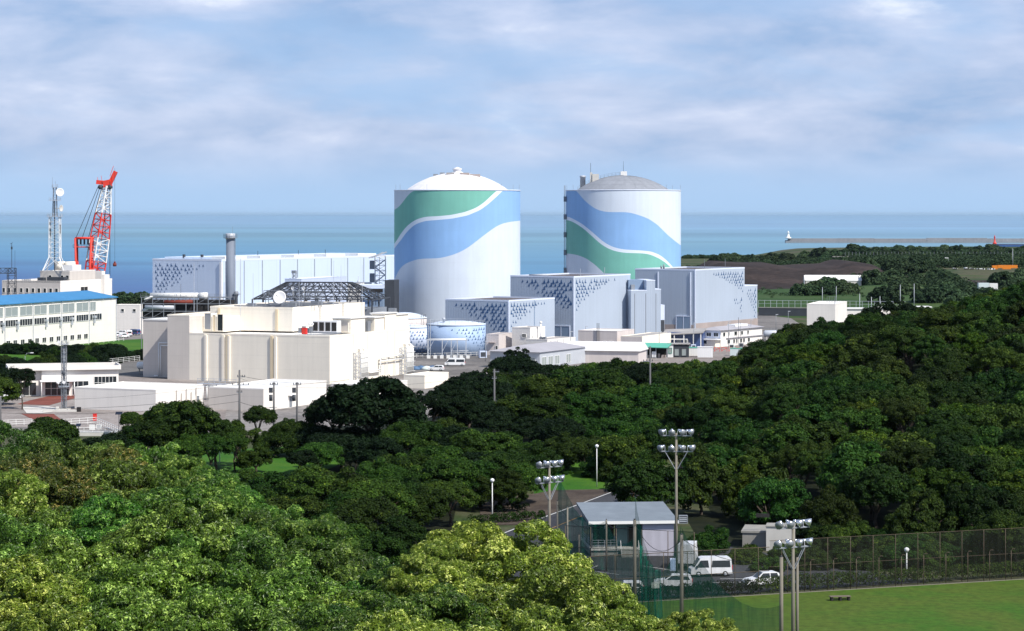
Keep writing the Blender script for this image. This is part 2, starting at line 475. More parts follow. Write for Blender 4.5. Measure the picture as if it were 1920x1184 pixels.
mat('frame_white', (0.78, 0.78, 0.76), 0.5, 0)
mat('frame_dark', (0.06, 0.06, 0.065), 0.5, 0)
mat('steel_dark', (0.055, 0.062, 0.075), 0.6, 0.15, 0.5)
mat('steel_grey', (0.26, 0.28, 0.31), 0.55, 0.12, 0.5, metal=0.2)
mat('steel_pale', (0.52, 0.55, 0.60), 0.5, 0.12, 0.6, metal=0.1)
mat('steel_white', (0.80, 0.80, 0.78), 0.5, 0.06, 0.6)
mat('rust_red', (0.22, 0.045, 0.03), 0.7, 0.3, 1.0)
mat('crane_red', (0.70, 0.055, 0.035), 0.45, 0.1, 0.8)
mat('signal_red', (0.72, 0.03, 0.03), 0.45, 0.1, 0.8)
mat('crane_orange', (0.72, 0.22, 0.02), 0.5, 0.15, 0.8)
mat('cable_black', (0.015, 0.015, 0.016), 0.6, 0)
mat('chimney', (0.21, 0.245, 0.31), 0.65, 0.1, 0.2, streak=0.12)
mat('concrete', (0.33, 0.32, 0.295), 0.9, 0.2, 0.5, streak=0.12)
mat('concrete_pale', (0.60, 0.58, 0.54), 0.9, 0.15, 0.5)
mat('concrete_sea', (0.30, 0.31, 0.33), 0.9, 0.2, 0.02, streak=0.2)
mat('pole_concrete', (0.22, 0.20, 0.165), 0.85, 0.2, 1.5)
mat('pole_grey', (0.13, 0.13, 0.135), 0.8, 0.15, 1.5)
mat('rust_post', (0.11, 0.085, 0.06), 0.8, 0.3, 1.0)
two_tone('soil_brown', (0.034, 0.026, 0.024), (0.060, 0.044, 0.039), 0.03, fine=0.25, bump=0.8)
mat('teal_door', (0.13, 0.24, 0.25), 0.6, 0.1)
mat('lilac_wall', (0.50, 0.49, 0.57), 0.75, 0.06, 0.4, streak=0.04)
mat('dark_in', (0.03, 0.028, 0.028), 0.9, 0.2)
mat('container_blue', (0.12, 0.22, 0.36), 0.6, 0.15, ribs=0.3)
mat('container_teal', (0.07, 0.25, 0.27), 0.6, 0.15, ribs=0.3)
mat('canopy_green', (0.12, 0.46, 0.34), 0.6, 0.1, 0.3, streak=0.06)
mat('tarp_blue', (0.10, 0.19, 0.34), 0.7, 0.5, 0.8)
mat('pale_sheet', (0.62, 0.70, 0.70), 0.6, 0.1)
mat('chrome', (0.75, 0.76, 0.78), 0.22, 0.1, 2.0, metal=0.85)
mat('vehicle_white', (0.80, 0.81, 0.83), 0.28, 0.04, 1.0, spec=0.6)
mat('vehicle_silver', (0.45, 0.47, 0.50), 0.28, 0.04, 1.0, metal=0.4, spec=0.6)
mat('vehicle_blue', (0.06, 0.10, 0.24), 0.3, 0.04, 1.0, spec=0.6)
mat('tyre', (0.02, 0.02, 0.02), 0.85, 0)
mat('lamp_glass', (0.75, 0.76, 0.74), 0.25, 0)
mat('bark', (0.09, 0.07, 0.055), 0.95, 0.35, 1.5, bump=0.03)
mat('bark_pale', (0.17, 0.155, 0.13), 0.95, 0.35, 1.5, bump=0.03)
mat('marking_white', (0.62, 0.62, 0.60), 0.8, 0.3, 1.0, stain=0.3)
mat('marking_orange', (0.42, 0.22, 0.06), 0.8, 0.3, 1.0)
mat('red_paving', (0.22, 0.065, 0.045), 0.85, 0.25, 0.4, stain=0.2)
mat('sign_white', (0.78, 0.78, 0.75), 0.6, 0.05)
mat('sign_yellow', (0.55, 0.62, 0.10), 0.6, 0.05)
mat('sign_text', (0.04, 0.05, 0.09), 0.7, 0)
mat('harbour_blue', (0.035, 0.085, 0.22), 0.7, 0.15, 0.05)
mat('bench_wood', (0.16, 0.13, 0.10), 0.85, 0.2, 2.0)
mat('solar', (0.015, 0.02, 0.035), 0.25, 0.1, spec=0.6)
glass('glass_dark', (0.022, 0.027, 0.032), 0.12)
glass('glass_blue', (0.10, 0.14, 0.17), 0.12)
glass('glass_pale', (0.30, 0.34, 0.34), 0.2)
netting('net_green', (0.010, 0.15, 0.10), 0.46)
netting('net_fence', (0.05, 0.055, 0.045), 0.20)
netting('net_grey', (0.30, 0.31, 0.32), 0.35)
two_tone('land', (0.035, 0.06, 0.018), (0.09, 0.085, 0.05), 0.012, fine=0.5, c3=(0.05, 0.075, 0.022))
two_tone('asphalt', (0.105, 0.102, 0.10), (0.165, 0.158, 0.15), 0.03, fine=1.2)
two_tone('asphalt_dark', (0.040, 0.042, 0.050), (0.060, 0.062, 0.070), 0.08, fine=3.0)
two_tone('yard', (0.15, 0.14, 0.135), (0.26, 0.24, 0.225), 0.02, fine=0.7)
two_tone('plaza', (0.23, 0.20, 0.185), (0.32, 0.285, 0.265), 0.04, fine=1.0)
two_tone('pitch', (0.042, 0.105, 0.009), (0.072, 0.110, 0.014), 0.035, 0.34, 0.66, fine=1.0, c3=(0.034, 0.115, 0.008))
two_tone('forest_floor', (0.007, 0.011, 0.004), (0.015, 0.018, 0.007), 0.2, fine=2.0)  # dark leaf litter, with the shade under the trees put into its colour
two_tone('lawn', (0.035, 0.120, 0.010), (0.065, 0.150, 0.014), 0.06, fine=2.5)
two_tone('verge', (0.032, 0.072, 0.018), (0.055, 0.090, 0.028), 0.02, fine=0.8)
two_tone('dirt', (0.060, 0.046, 0.038), (0.095, 0.075, 0.06), 0.15, fine=2.0)

foliage('leaf_hill_shaded', (0.009, 0.024, 0.004), (0.030, 0.066, 0.008), (0.080, 0.125, 0.012), objvar=0.50, trans=0.12, spec=0.12, rough=0.6)  # dark leaf tones stand in for a cloud shadow over the hill
foliage('leaf_park', (0.009, 0.025, 0.004), (0.034, 0.074, 0.008), (0.085, 0.135, 0.012), objvar=0.40, trans=0.15, spec=0.12, rough=0.6)
foliage('leaf_hill_bright', (0.014, 0.032, 0.003), (0.050, 0.092, 0.006), (0.125, 0.160, 0.010), objvar=0.3, trans=0.15, spec=0.12, rough=0.6)
foliage('leaf_black', (0.004, 0.010, 0.004), (0.010, 0.024, 0.007), (0.018, 0.038, 0.010), objvar=0.1, trans=0.08, spec=0.08, rough=0.6)  # near-black because the grove's shade is put into the leaf colour
foliage('leaf_camphor', (0.045, 0.090, 0.007), (0.250, 0.345, 0.028), (0.68, 0.74, 0.20), objvar=0.18, trans=0.16, spec=0.4, rough=0.42)
foliage('leaf_green', (0.022, 0.062, 0.006), (0.090, 0.200, 0.014), (0.36, 0.50, 0.10), objvar=0.30, trans=0.15, spec=0.4, rough=0.42)
foliage('leaf_olive', (0.022, 0.056, 0.005), (0.115, 0.215, 0.016), (0.42, 0.58, 0.13), objvar=0.30, trans=0.15, spec=0.4, rough=0.42)
foliage('leaf_brown', (0.028, 0.052, 0.006), (0.120, 0.155, 0.014), (0.46, 0.36, 0.10), objvar=0.15, trans=0.15, spec=0.4, rough=0.42)
foliage('leaf_far', (0.020, 0.040, 0.020), (0.055, 0.090, 0.040), (0.090, 0.125, 0.050), objvar=0.35, trans=0.1, spec=0.08, rough=0.7)

def sea_mat():
    m = bpy.data.materials.new('sea'); m.use_nodes = True
    t = m.node_tree; b = t.nodes['Principled BSDF']
    b.inputs['Roughness'].default_value = 0.34; b.inputs['Specular IOR Level'].default_value = 0.22
    co = N(t, 'ShaderNodeTexCoord')
    # open water: shoal water turquoise, a deep blue inshore pool off the quay, drifting bands
    mp = N(t, 'ShaderNodeMapping', ins={'Scale': (0.00022, 0.00085, 1)})
    t.links.new(co.outputs['Object'], mp.inputs[0])
    n = N(t, 'ShaderNodeTexNoise', ins={'Scale': 1.0, 'Detail': 6.0, 'Roughness': 0.55, 'Distortion': 0.6}); t.links.new(mp.outputs[0], n.inputs['Vector'])
    s = N(t, 'ShaderNodeSeparateXYZ'); t.links.new(co.outputs['Object'], s.inputs[0])
    # distance offshore drives depth: deep basin near the plant, turbid shelf, pale open sea
    ny = N(t, 'ShaderNodeMath', operation='MULTIPLY'); ny.inputs[1].default_value = 900.0
    sb = N(t, 'ShaderNodeMath', operation='SUBTRACT'); sb.inputs[1].default_value = 0.5; t.links.new(n.outputs['Fac'], sb.inputs[0]); t.links.new(sb.outputs[0], ny.inputs[0])
    # deep water tapers away towards the river mouth on the east
    ex = N(t, 'ShaderNodeMath', operation='MULTIPLY'); ex.inputs[1].default_value = 1.5; t.links.new(s.outputs[0], ex.inputs[0])
    a1 = N(t, 'ShaderNodeMath', operation='ADD'); t.links.new(s.outputs[1], a1.inputs[0]); t.links.new(ex.outputs[0], a1.inputs[1])
    a2 = N(t, 'ShaderNodeMath', operation='ADD'); t.links.new(a1.outputs[0], a2.inputs[0]); t.links.new(ny.outputs[0], a2.inputs[1])
    dv = N(t, 'ShaderNodeMath', operation='DIVIDE'); dv.inputs[1].default_value = 12000.0; t.links.new(a2.outputs[0], dv.inputs[0])
    r = ramp(t, [(0.0, (0.012, 0.060, 0.20)), (0.12, (0.014, 0.078, 0.235)), (0.19, (0.055, 0.20, 0.34)), (0.42, (0.125, 0.27, 0.35)), (1.0, (0.17, 0.30, 0.43))], 'LINEAR')
    t.links.new(dv.outputs[0], r.inputs[0])
    r2 = ramp(t, [(0.35, 0.82), (0.65, 1.15)]); t.links.new(n.outputs['Fac'], r2.inputs[0])
    x = N(t, 'ShaderNodeMixRGB', blend_type='MULTIPLY'); x.inputs[0].default_value = 1.0
    t.links.new(r.outputs[0], x.inputs[1]); t.links.new(r2.outputs[0], x.inputs[2])
    # finer wind lanes
    mp3 = N(t, 'ShaderNodeMapping', ins={'Scale': (0.004, 0.02, 1)}); t.links.new(co.outputs['Object'], mp3.inputs[0])
    n3 = N(t, 'ShaderNodeTexNoise', ins={'Scale': 1.0, 'Detail': 8.0, 'Roughness': 0.7}); t.links.new(mp3.outputs[0], n3.inputs['Vector'])
    r3 = ramp(t, [(0.35, 0.90), (0.68, 1.10)]); t.links.new(n3.outputs['Fac'], r3.inputs[0])
    y = N(t, 'ShaderNodeMixRGB', blend_type='MULTIPLY'); y.inputs[0].default_value = 1.0
    t.links.new(x.outputs[0], y.inputs[1]); t.links.new(r3.outputs[0], y.inputs[2])
    t.links.new(y.outputs[0], b.inputs['Base Color'])
    n4 = N(t, 'ShaderNodeTexNoise', ins={'Scale': 0.06, 'Detail': 8.0, 'Roughness': 0.65}); t.links.new(co.outputs['Object'], n4.inputs['Vector'])
    bp = N(t, 'ShaderNodeBump', ins={'Strength': 0.6, 'Distance': 1.2}); t.links.new(n4.outputs['Fac'], bp.inputs['Height'])
    t.links.new(bp.outputs[0], b.inputs['Normal'])
    MAT['sea'] = m
sea_mat()

# ------------------------------------------------------------ terrain
def sst(a, b, x):
    t = np.clip((x - a) / (b - a), 0, 1); return t * t * (3 - 2 * t)
HX = np.array([-20, 18, 30, 51, 59, 70, 78, 91, 104, 150, 220, 420])
HR = np.array([14, 14.0, 14.2, 19.5, 23.0, 25.4, 26.6, 29.6, 33.5, 36, 32, 20])
g0 = np.random.RandomState(3)
_ph = g0.uniform(0, 6.28, 12); _k = g0.uniform(0.5, 1.6, (12, 2)) * g0.choice([-1, 1], (12, 2))
def lump(x, y, s):
    o = 0
    for i in range(12):
        o = o + np.sin((x * _k[i, 0] + y * _k[i, 1]) / s + _ph[i]) / 12.0 * 2
    return o
def height(x, y):
    x = np.asarray(x, float); y = np.asarray(y, float)
    z = np.full(np.broadcast(x, y).shape, GZ)
    # lookout hill under the camera; its east shoulder drops to the sports ground
    edge = np.clip(9 - (y - 105) * 0.55, -45, 12)
    fh = 17.5 * (1 - sst(150, 250, y + 0.25 * x)) * (1 - sst(edge - 8, edge + 16, x))
    z = z + fh
    # wooded hill on the right
    rid = np.interp(x * 500.0 / np.maximum(y, 500.0), HX, HR) - GZ
    foot = 306 + np.clip((60 - x) * 0.5, -6, 30)
    hh = rid * sst(foot, 498, y) * (1 - sst(505, 620, y)) + 0.0
    z = z + hh
    # land towards the river mouth
    fx = sst(110, 260, x)
    z = z + (9.0 * sst(1050, 1500, y) * fx - 2.0 * sst(1600, 2100, y) * fx) + 1.2 * lump(x, y, 60) * sst(1000, 1300, y) * fx
    z = z - 9.0 * (1 - sst(215, 300, x)) * sst(1560, 1850, y)
    # brown spoil embankment
    bx = sst(100, 122, x) * (1 - sst(205, 232, x))
    top = 13.4 + 1.0 * np.sin(x / 13.0) - 3.0 * sst(150, 165, x) * (1 - sst(186, 196, x))
    z = np.maximum(z, GZ + bx * top * sst(1325, 1420, y) * (1 - sst(1500, 1560, y)))
    # green bank above the service road
    gb = sst(92, 110, x) * (1 - sst(200, 230, x))
    z = z + gb * 2.5 * sst(1085, 1150, y) * (1 - sst(1270, 1310, y))
    # shoreline
    sh = np.interp(x, [-1500, -400, 60, 100, 140, 200, 420, 700, 1400], [1130, 1150, 1180, 1500, 2350, 2480, 2560, 2600, 2700]) + 12 * lump(x, y * 0, 70)
    k = sst(0, 1, (y - sh) / 45.0)
    z = z * (1 - k) + (-7.0) * k
    return z
def H1(x, y): return float(height(x, y))

def grid_mesh(xs, ys, zf):
    X, Y = np.meshgrid(xs, ys); Z = zf(X, Y)
    nx, ny = len(xs), len(ys)
    v = np.stack([X, Y, Z], -1).reshape(-1, 3)
    i = np.arange(ny - 1)[:, None] * nx + np.arange(nx - 1)[None, :]
    f = np.stack([i, i + 1, i + nx + 1, i + nx], -1).reshape(-1, 4)
    return v, f
def np_mesh(name, v, f, mats, mi=None, smooth=True):
    me = bpy.data.meshes.new(name)
    me.vertices.add(len(v)); me.vertices.foreach_set('co', np.asarray(v, np.float32).ravel())
    k = f.shape[1]
    me.loops.add(f.size); me.loops.foreach_set('vertex_index', f.ravel().astype(np.int32))
    me.polygons.add(len(f)); me.polygons.foreach_set('loop_start', np.arange(0, f.size, k, dtype=np.int32))
    me.polygons.foreach_set('loop_total', np.full(len(f), k, np.int32))
    if mi is not None: me.polygons.foreach_set('material_index', mi.astype(np.int32))
    me.polygons.foreach_set('use_smooth', np.full(len(f), smooth))
    for m in mats: me.materials.append(MAT[m])
    me.update(calc_edges=True)
    return me
xs = np.concatenate([np.arange(-1400, -200, 40), np.arange(-200, 260, 4), np.arange(260, 700, 16), np.arange(700, 1500, 50)])
ys = np.concatenate([np.arange(-200, 60, 20), np.arange(60, 700, 4), np.arange(700, 1600, 8), np.arange(1600, 2900, 16)])
v, f = grid_mesh(xs, ys, height)
# material per face: spoil heap brown, else land
fc = v[f].mean(1)
brown = (fc[:, 0] > 112) & (fc[:, 0] < 224) & (fc[:, 1] > 1328) & (fc[:, 1] < 1520) & (fc[:, 2] > 14.6)
brown |= (fc[:, 0] > 236) & (fc[:, 0] < 300) & (fc[:, 1] > 1180) & (fc[:, 1] < 1330)
green = (fc[:, 0] > 80) & (fc[:, 0] < 232) & (fc[:, 1] > 985) & (fc[:, 1] < 1305) & ~brown
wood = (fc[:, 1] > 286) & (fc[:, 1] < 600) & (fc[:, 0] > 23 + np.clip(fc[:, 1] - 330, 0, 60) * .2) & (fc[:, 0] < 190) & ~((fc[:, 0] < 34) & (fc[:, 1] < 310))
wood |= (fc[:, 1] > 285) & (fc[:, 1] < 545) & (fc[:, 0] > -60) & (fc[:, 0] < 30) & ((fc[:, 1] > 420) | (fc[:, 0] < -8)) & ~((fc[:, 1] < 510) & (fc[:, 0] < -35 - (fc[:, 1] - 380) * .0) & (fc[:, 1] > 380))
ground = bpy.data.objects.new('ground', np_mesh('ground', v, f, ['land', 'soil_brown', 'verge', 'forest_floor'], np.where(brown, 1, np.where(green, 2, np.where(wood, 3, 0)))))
col.objects.link(ground); structure(ground)
S = 60000
sea = MB().add([(-S, -3000, 0), (S, -3000, 0), (S, 150000, 0), (-S, 150000, 0)], [(0, 1, 2, 3)]).build('sea', 'sea'); structure(sea)

def sheet(name, pts, m, dz=0.03, z=GZ, kind='structure'):
    o = MB().add([(x, y, z + dz) for x, y in pts], [tuple(range(len(pts)))]).build(name, m); o['kind'] = kind; return o
sheet('yard', [(-215, 540), (-60, 455), (30, 560), (98, 700), (112, 985), (80, 1120), (-230, 1110)], 'yard', 0.03)
sheet('bank_lawn', [G(-60, 700), G(-60, 655), G(275, 636), G(290, 668), G(120, 690)], 'lawn', 0.10)
sheet('forecourt', [G(-60, 800), G(250, 806), G(420, 800), G(430, 735), G(300, 690), G(-60, 672)], 'plaza', 0.06)
sheet('road', [(70, 985), (190, 1050), (200, 1085), (80, 1030)], 'asphalt', 0.05)
# service road below the spoil heap
structure(MB().add([(102, 1308, GZ + .3), (150, 1308, GZ + .3), (150, 1322, GZ + .3), (102, 1322, GZ + .3)], [(0, 1, 2, 3)]).build('service_road', 'concrete_pale'))
# sports ground and car park
A = Vector((*G(1175, 1132), 0)); B = Vector((*G(1920, 1087.5), 0)); dAB = (B - A).normalized(); nAB = Vector((-dAB.y, dAB.x, 0))
def FL(t, n=0.0, z=0.0):
    """a point t metres along the back line of the sports ground, n metres behind it"""
    p = A + dAB * t + nAB * n; return (p.x, p.y, GZ + z)
sheet('pitch', [FL(-60)[:2], FL(150)[:2], FL(150, -120)[:2], FL(-60, -120)[:2]], 'pitch', 0.05)
kerb = MB()
kerb.add([FL(-60, -0.02, 0.0), FL(150, -0.02, 0.0), FL(150, 0.12, 0.0), FL(-60, 0.12, 0.0), FL(-60, -0.02, 0.10), FL(150, -0.02, 0.10), FL(150, 0.12, 0.10), FL(-60, 0.12, 0.10)],
         [(4, 5, 6, 7), (0, 1, 5, 4), (2, 3, 7, 6), (1, 2, 6, 5), (3, 0, 4, 7)])
structure(kerb.build('kerb', 'pole_concrete'))
sheet('car_park', [FL(-16, 1.9)[:2], FL(38, 1.9)[:2], (34, 300), (25, 312), (9, 322), (-9, 318), (-12, 292)], 'asphalt_dark', 0.06)
# the lane climbing behind the pavilion
LN = [(2.5, 318), (9, 338), (16, 358), (23.5, 380), (31, 402), (40, 425)]
lane = MB()
def ribbon(mb, cl, hw, z, off=0.0, m=0):
    P = [Vector(p) for p in cl]; Ls = []; Rs = []
    for i, p in enumerate(P):
        d = ((P[min(i + 1, len(P) - 1)] - P[max(i - 1, 0)])).normalized(); n = Vector((-d.y, d.x))
        a = p + n * (off + hw); b = p + n * (off - hw)
        Ls.append((a.x, a.y, H1(a.x, a.y) + z)); Rs.append((b.x, b.y, H1(b.x, b.y) + z))
    vs = Ls + Rs; k = len(P)
    return mb.add(vs, [(i, k + i, k + i + 1, i + 1) for i in range(k - 1)], m)
ribbon(lane, LN, 4.9, 0.10)
structure(lane.build('lane', 'asphalt_dark'))
mk = MB(); ribbon(mk, LN, 0.12, 0.13, 4.5)
structure(mk.build('lane_marking', 'marking_white'))
mk = MB(); ribbon(mk, LN, 0.07, 0.13, 0.0)
structure(mk.build('lane_centre_marking', 'marking_orange'))
sheet('lawn', [G(1000, 935), G(1170, 925), G(1200, 905), G(1190, 865), G(1010, 865)], 'lawn', 0.05)
sheet('park_lawn', [G(330, 905), G(560, 905), G(640, 870), G(600, 835), G(330, 850)], 'lawn', 0.05)
sheet('bare_earth', [G(900, 985), G(1075, 985), G(1095, 945), G(1160, 918), G(1040, 920), G(900, 945)], 'dirt', 0.07)
mk = MB()
for (x0, y0), (x1, y1), wd in [(G(1120, 1062), G(1045, 1098), .1), (G(1095, 1070), G(1160, 1079), .12), (G(1115, 1090), G(1165, 1099), .12), (G(1060, 1040), G(1030, 1046), .12),
                               (G(1325, 1094), G(1400, 1093), .12), (G(1200, 1062), G(1290, 1075), .1), (G(1350, 1087), G(1440, 1086), .1), (G(1115, 1098), G(1200, 1112), .12)]:
    a = Vector((x0, y0)); b = Vector((x1, y1)); n = (b - a).normalized(); n = Vector((-n.y, n.x)) * wd
    mk.add([(*(a - n), GZ + .075), (*(b - n), GZ + .075), (*(b + n), GZ + .075), (*(a + n), GZ + .075)], [(0, 1, 2, 3)])
structure(mk.build('parking_markings', 'marking_white'))
# red paving and kerbed island in the forecourt
sheet('red_paving', [G(32, 759), G(60, 751), G(100, 742), G(150, 741), G(140, 748), G(92, 761)], 'red_paving', 0.10)
sheet('red_paving', [G(40, 777), G(100, 777), G(115, 788), G(60, 787)], 'red_paving', 0.10)
sheet('pale_island', [G(40, 764), G(90, 763), G(130, 770), G(78, 776), G(50, 776)], 'concrete_pale', 0.12)
# ------------------------------------------------------------ containment towers
def tower(name, label, px, Yc, rad, pytop, curves, mats, side):
    """cylinder painted with flowing bands; every band is cut into the wall exactly along its curve"""
    Xc = PX(px, Yc); zt = PZ(pytop, Yc - rad) - GZ
    t = thing(name, label, 'reactor building', (Xc, Yc, GZ), 0, 'round reactor buildings')
    n = 256
    phi = np.linspace(-np.pi, np.pi, n, endpoint=False)
    ph = np.where(np.abs(phi) > np.pi / 2, np.sign(phi) * np.pi - phi, phi)     # the back mirrors the front
    ph = np.clip(ph, -1.545, 1.545)
    Yp = Yc - rad * np.cos(ph); pxs = 960 + F * (Xc + rad * np.sin(ph)) / Yp
    hs = []
    for c in curves:
        cx = np.array([720 + a / 3.3103 for a, _ in c]); cy = np.array([300 + b / 3.3118 for _, b in c])
        # smooth the drawn curve in angle space
        fine = np.linspace(-1.55, 1.55, 400); fy = Yc - rad * np.cos(fine); fpx = 960 + F * (Xc + rad * np.sin(fine)) / fy
        z = CZ - (np.interp(fpx, cx, cy) - HY) / F * fy - GZ
        k = np.exp(-0.5 * (np.arange(-12, 13) / 4.5) ** 2); k /= k.sum()
        z = np.convolve(np.pad(z, 12, 'edge'), k, 'valid')
        hs.append(np.clip(np.interp(ph, fine, z), 0.0, zt))
    hs = [np.full(n, zt)] + hs + [np.zeros(n)]
    mb = MB(); ring = []
    for h in hs:
        b = len(mb.v); mb.v.extend([(rad * math.sin(a), -rad * math.cos(a), zz) for a, zz in zip(phi, h)]); ring.append(b)
    for j in range(len(hs) - 1):
        for i in range(n):
            k = (i + 1) % n
            if hs[j][i] - hs[j + 1][i] < 1e-4 and hs[j][k] - hs[j + 1][k] < 1e-4: continue
            mb.f.append((ring[j + 1] + i, ring[j + 1] + k, ring[j] + k, ring[j] + i)); mb.m.append(mats[j]); mb.s.append(True)
    mb.build('wall', ['white_tower', 'green_band', 'line_band', 'blue_band'], t)
    rr = rad
    MB().lathe([(rr + 0.03, zt), (rr + 0.12, zt), (rr + 0.12, zt + 0.35), (rr - 0.35, zt + 0.35), (rr - 0.35, zt - 0.2)], 128, 0, cap=False).build('rim', 'clad_trim', t)
    MB().lathe([(rr - 0.2, zt - 0.3), (rad * 0.86, zt - 0.28)], 128, 0, cap=False).build('ledge', 'roof_grey', t)
    return t, zt
C1 = [[(65, 310), (82, 300), (100, 284), (125, 252), (145, 225), (165, 204), (200, 186), (860, 180)],
      [(65, 520), (80, 500), (100, 466), (125, 432), (150, 405), (175, 386), (200, 371), (235, 359), (270, 353), (340, 350), (420, 342), (500, 325), (570, 299), (620, 266), (660, 228), (705, 187), (860, 180)],
      [(65, 550), (80, 530), (110, 492), (135, 456), (160, 429), (185, 408), (210, 394), (260, 379), (330, 374), (420, 366), (520, 346), (600, 311), (650, 273), (700, 228), (742, 187), (860, 182)],
      [(65, 745), (78, 715), (90, 690), (105, 670), (120, 655), (145, 640), (170, 630), (205, 619), (240, 614), (285, 613), (330, 612), (365, 607), (400, 598), (440, 586), (480, 569), (515, 549), (550, 524), (620, 469), (680, 425), (710, 407), (740, 395), (780, 386), (845, 378)]]
tw1, zt1 = tower('reactor_tower', 'tall round reactor building with white dome, green band over blue band', 857.4, 818, 21.0, 357.6, C1, [0, 1, 2, 3, 0], 1)
C2 = [[(1130, 180), (1180, 184), (1200, 198), (1225, 230), (1250, 257), (1280, 282), (1310, 303), (1340, 315), (1370, 322), (1400, 325), (1500, 325), (1540, 331), (1580, 343), (1620, 357), (1650, 371), (1700, 406), (1760, 466), (1800, 500), (1840, 530)],
      [(1131, 352), (1155, 358), (1180, 370), (1210, 386), (1240, 405), (1300, 455), (1325, 478), (1350, 500), (1385, 524), (1420, 541), (1460, 552), (1500, 558), (1600, 563), (1660, 570), (1710, 590), (1735, 608), (1760, 630), (1795, 668), (1842, 720)],
      [(1131, 374), (1155, 379), (1180, 390), (1210, 408), (1240, 429), (1300, 482), (1325, 506), (1350, 526), (1385, 548), (1420, 563), (1460, 573), (1500, 578), (1600, 581), (1630, 584), (1660, 591), (1710, 614), (1750, 641), (1785, 672), (1842, 735)],
      [(1131, 582), (1165, 585), (1200, 592), (1230, 602), (1260, 615), (1310, 652), (1360, 699), (1420, 760), (1842, 900)]]
tw2, zt2 = tower('reactor_tower', 'tall round reactor building with grey dome, blue band above green band', 1168.8, 898, 21.0, 357.6, C2, [0, 3, 2, 1, 0], -1)
def dome_prof(rb, h, z0, n=14):
    Rs = (rb * rb + h * h) / (2 * h); out = []
    a1 = math.asin(rb / Rs)
    for i in range(n + 1):
        a = a1 * (1 - i / n)
        out.append((max(0.05, Rs * math.sin(a)), z0 + Rs * math.cos(a) - (Rs - h)))
    return out
for tw, zt, m, mp, cc_ in ((tw1, zt1, 'dome_white', 857.4, 818), (tw2, zt2, 'dome_grey', 1168.8, 898)):
    rb, h = (17.6, 6.3) if tw is tw1 else (17.6, 5.9)
    dome = MB().lathe(dome_prof(rb, h, zt - 0.2), 96, 0).build('dome', m, tw)
    sm = MB()
    for k in range(24):      # radial seams
        a = 2 * math.pi * k / 24
        pr = dome_prof(rb, h, zt - 0.2, 8)
        sm.path([(r * math.cos(a), r * math.sin(a), z + 0.02) for r, z in pr if r > 1.5], 0.05, 4)
    sm.build('dome_seams', m, dome)
    for k in range(10):      # lightning rods round the rim
        a = 2 * math.pi * (k + 0.25) / 10
        MB().tube((20.9 * math.sin(a), -20.9 * math.cos(a), zt), (20.9 * math.sin(a), -20.9 * math.cos(a), zt + 2.2), 0.06, 4).build('lightning_rod', 'steel_grey', tw)
def on_dome(rb, h, z0, x, y):
    Rs = (rb * rb + h * h) / (2 * h); return z0 + math.sqrt(max(0.01, Rs * Rs - x * x - y * y)) - (Rs - h)
# dome 1: crown ventilator, two hatches, weathered patches
z = on_dome(17.6, 6.3, zt1 - .2, 0, 0)
MB().lathe([(2.0, z - .3), (2.0, z + .25), (1.3, z + .3), (1.3, z + 1.0), (1.6, z + 1.05), (1.5, z + 1.35), (0.5, z + 1.8), (0.1, z + 1.9)], 20).build('roof_ventilator', 'dome_white', tw1)
for dx, dy, sx, sy, mm in ((-2.2, -4.5, 2.6, 2.2, 'roof_grey'), (2.6, -4.6, 3.0, 2.4, 'tan_base'), (6.0, -4.2, 3.4, 1.8, 'tan_base')):
    zz = on_dome(17.6, 6.3, zt1 - .2, dx, dy)
    MB().box(dx - sx / 2, dx + sx / 2, dy - sy / 2, dy + sy / 2, zz - .5, zz + .45).build('roof_hatch', mm, tw1)
for dx in (-7.2, -5.0):
    zz = on_dome(17.6, 6.3, zt1 - .2, dx, 0)
    MB().box(dx - .8, dx + .8, -.6, .6, zz - .4, zz + .55).build('roof_hatch', 'steel_grey', tw1)
# dome 2: vent stack, box, walkway rail and mast
zz = on_dome(17.6, 5.9, zt2 - .2, -14.8, 2)
MB().lathe([(1.0, zz - .8), (1.0, zz + 3.4), (1.12, zz + 3.45), (1.12, zz + 4.0), (.95, zz + 4.1)], 18, 0, -14.8, 2).build('vent_stack', 'steel_pale', tw2)
zz = on_dome(17.6, 5.9, zt2 - .2, -10.8, 0)
MB().box(-12.2, -11.4, -.6, .6, zz - .6, zz + 3.2).box(-11.4, -9.0, -1, 1, zz - .4, zz + 2.6).build('plant_box', 'concrete_pale', tw2)
MB().tube((-12.0, -.5, zz + 2), (-12.0, -.5, zz + 6.6), .07, 5).build('lightning_mast', 'steel_dark', tw2)
zz = on_dome(17.6, 5.9, zt2 - .2, 0, 0)
MB().tube((0, 0, zz), (0, 0, zz + 5.2), .09, 5, r1=.04).build('lightning_mast', 'steel_dark', tw2)
MB().box(-1.0, 1.3, -.9, .9, zz - .2, zz + 1.5).build('roof_ventilator', 'roof_white', tw2)
m_ = MB(); pts = []
for i in range(13):
    x = -16.8 + 16.8 * i / 12; pts.append((x, -.8, on_dome(17.6, 5.9, zt2 - .2, x, -.8) + .05))
rails(m_, pts, 1.1, 1.6, .045); m_.path(pts, .16, 4)
m_.build('dome_walkway', 'steel_grey', tw2)
m_ = MB()
for k in range(5):
    z = zt2 - 2 - k * 6.5
    m_.box(-21.9, -21.0, -3.0, -1.6, z - 1.9, z)
m_.tube((-21.35, -2.2, 12), (-21.35, -2.2, zt2 + 2), .12, 4).tube((-21.7, -3.4, 12), (-21.7, -3.4, zt2 + 2), .12, 4)
m_.build('ladder_cage', 'steel_grey', tw2)

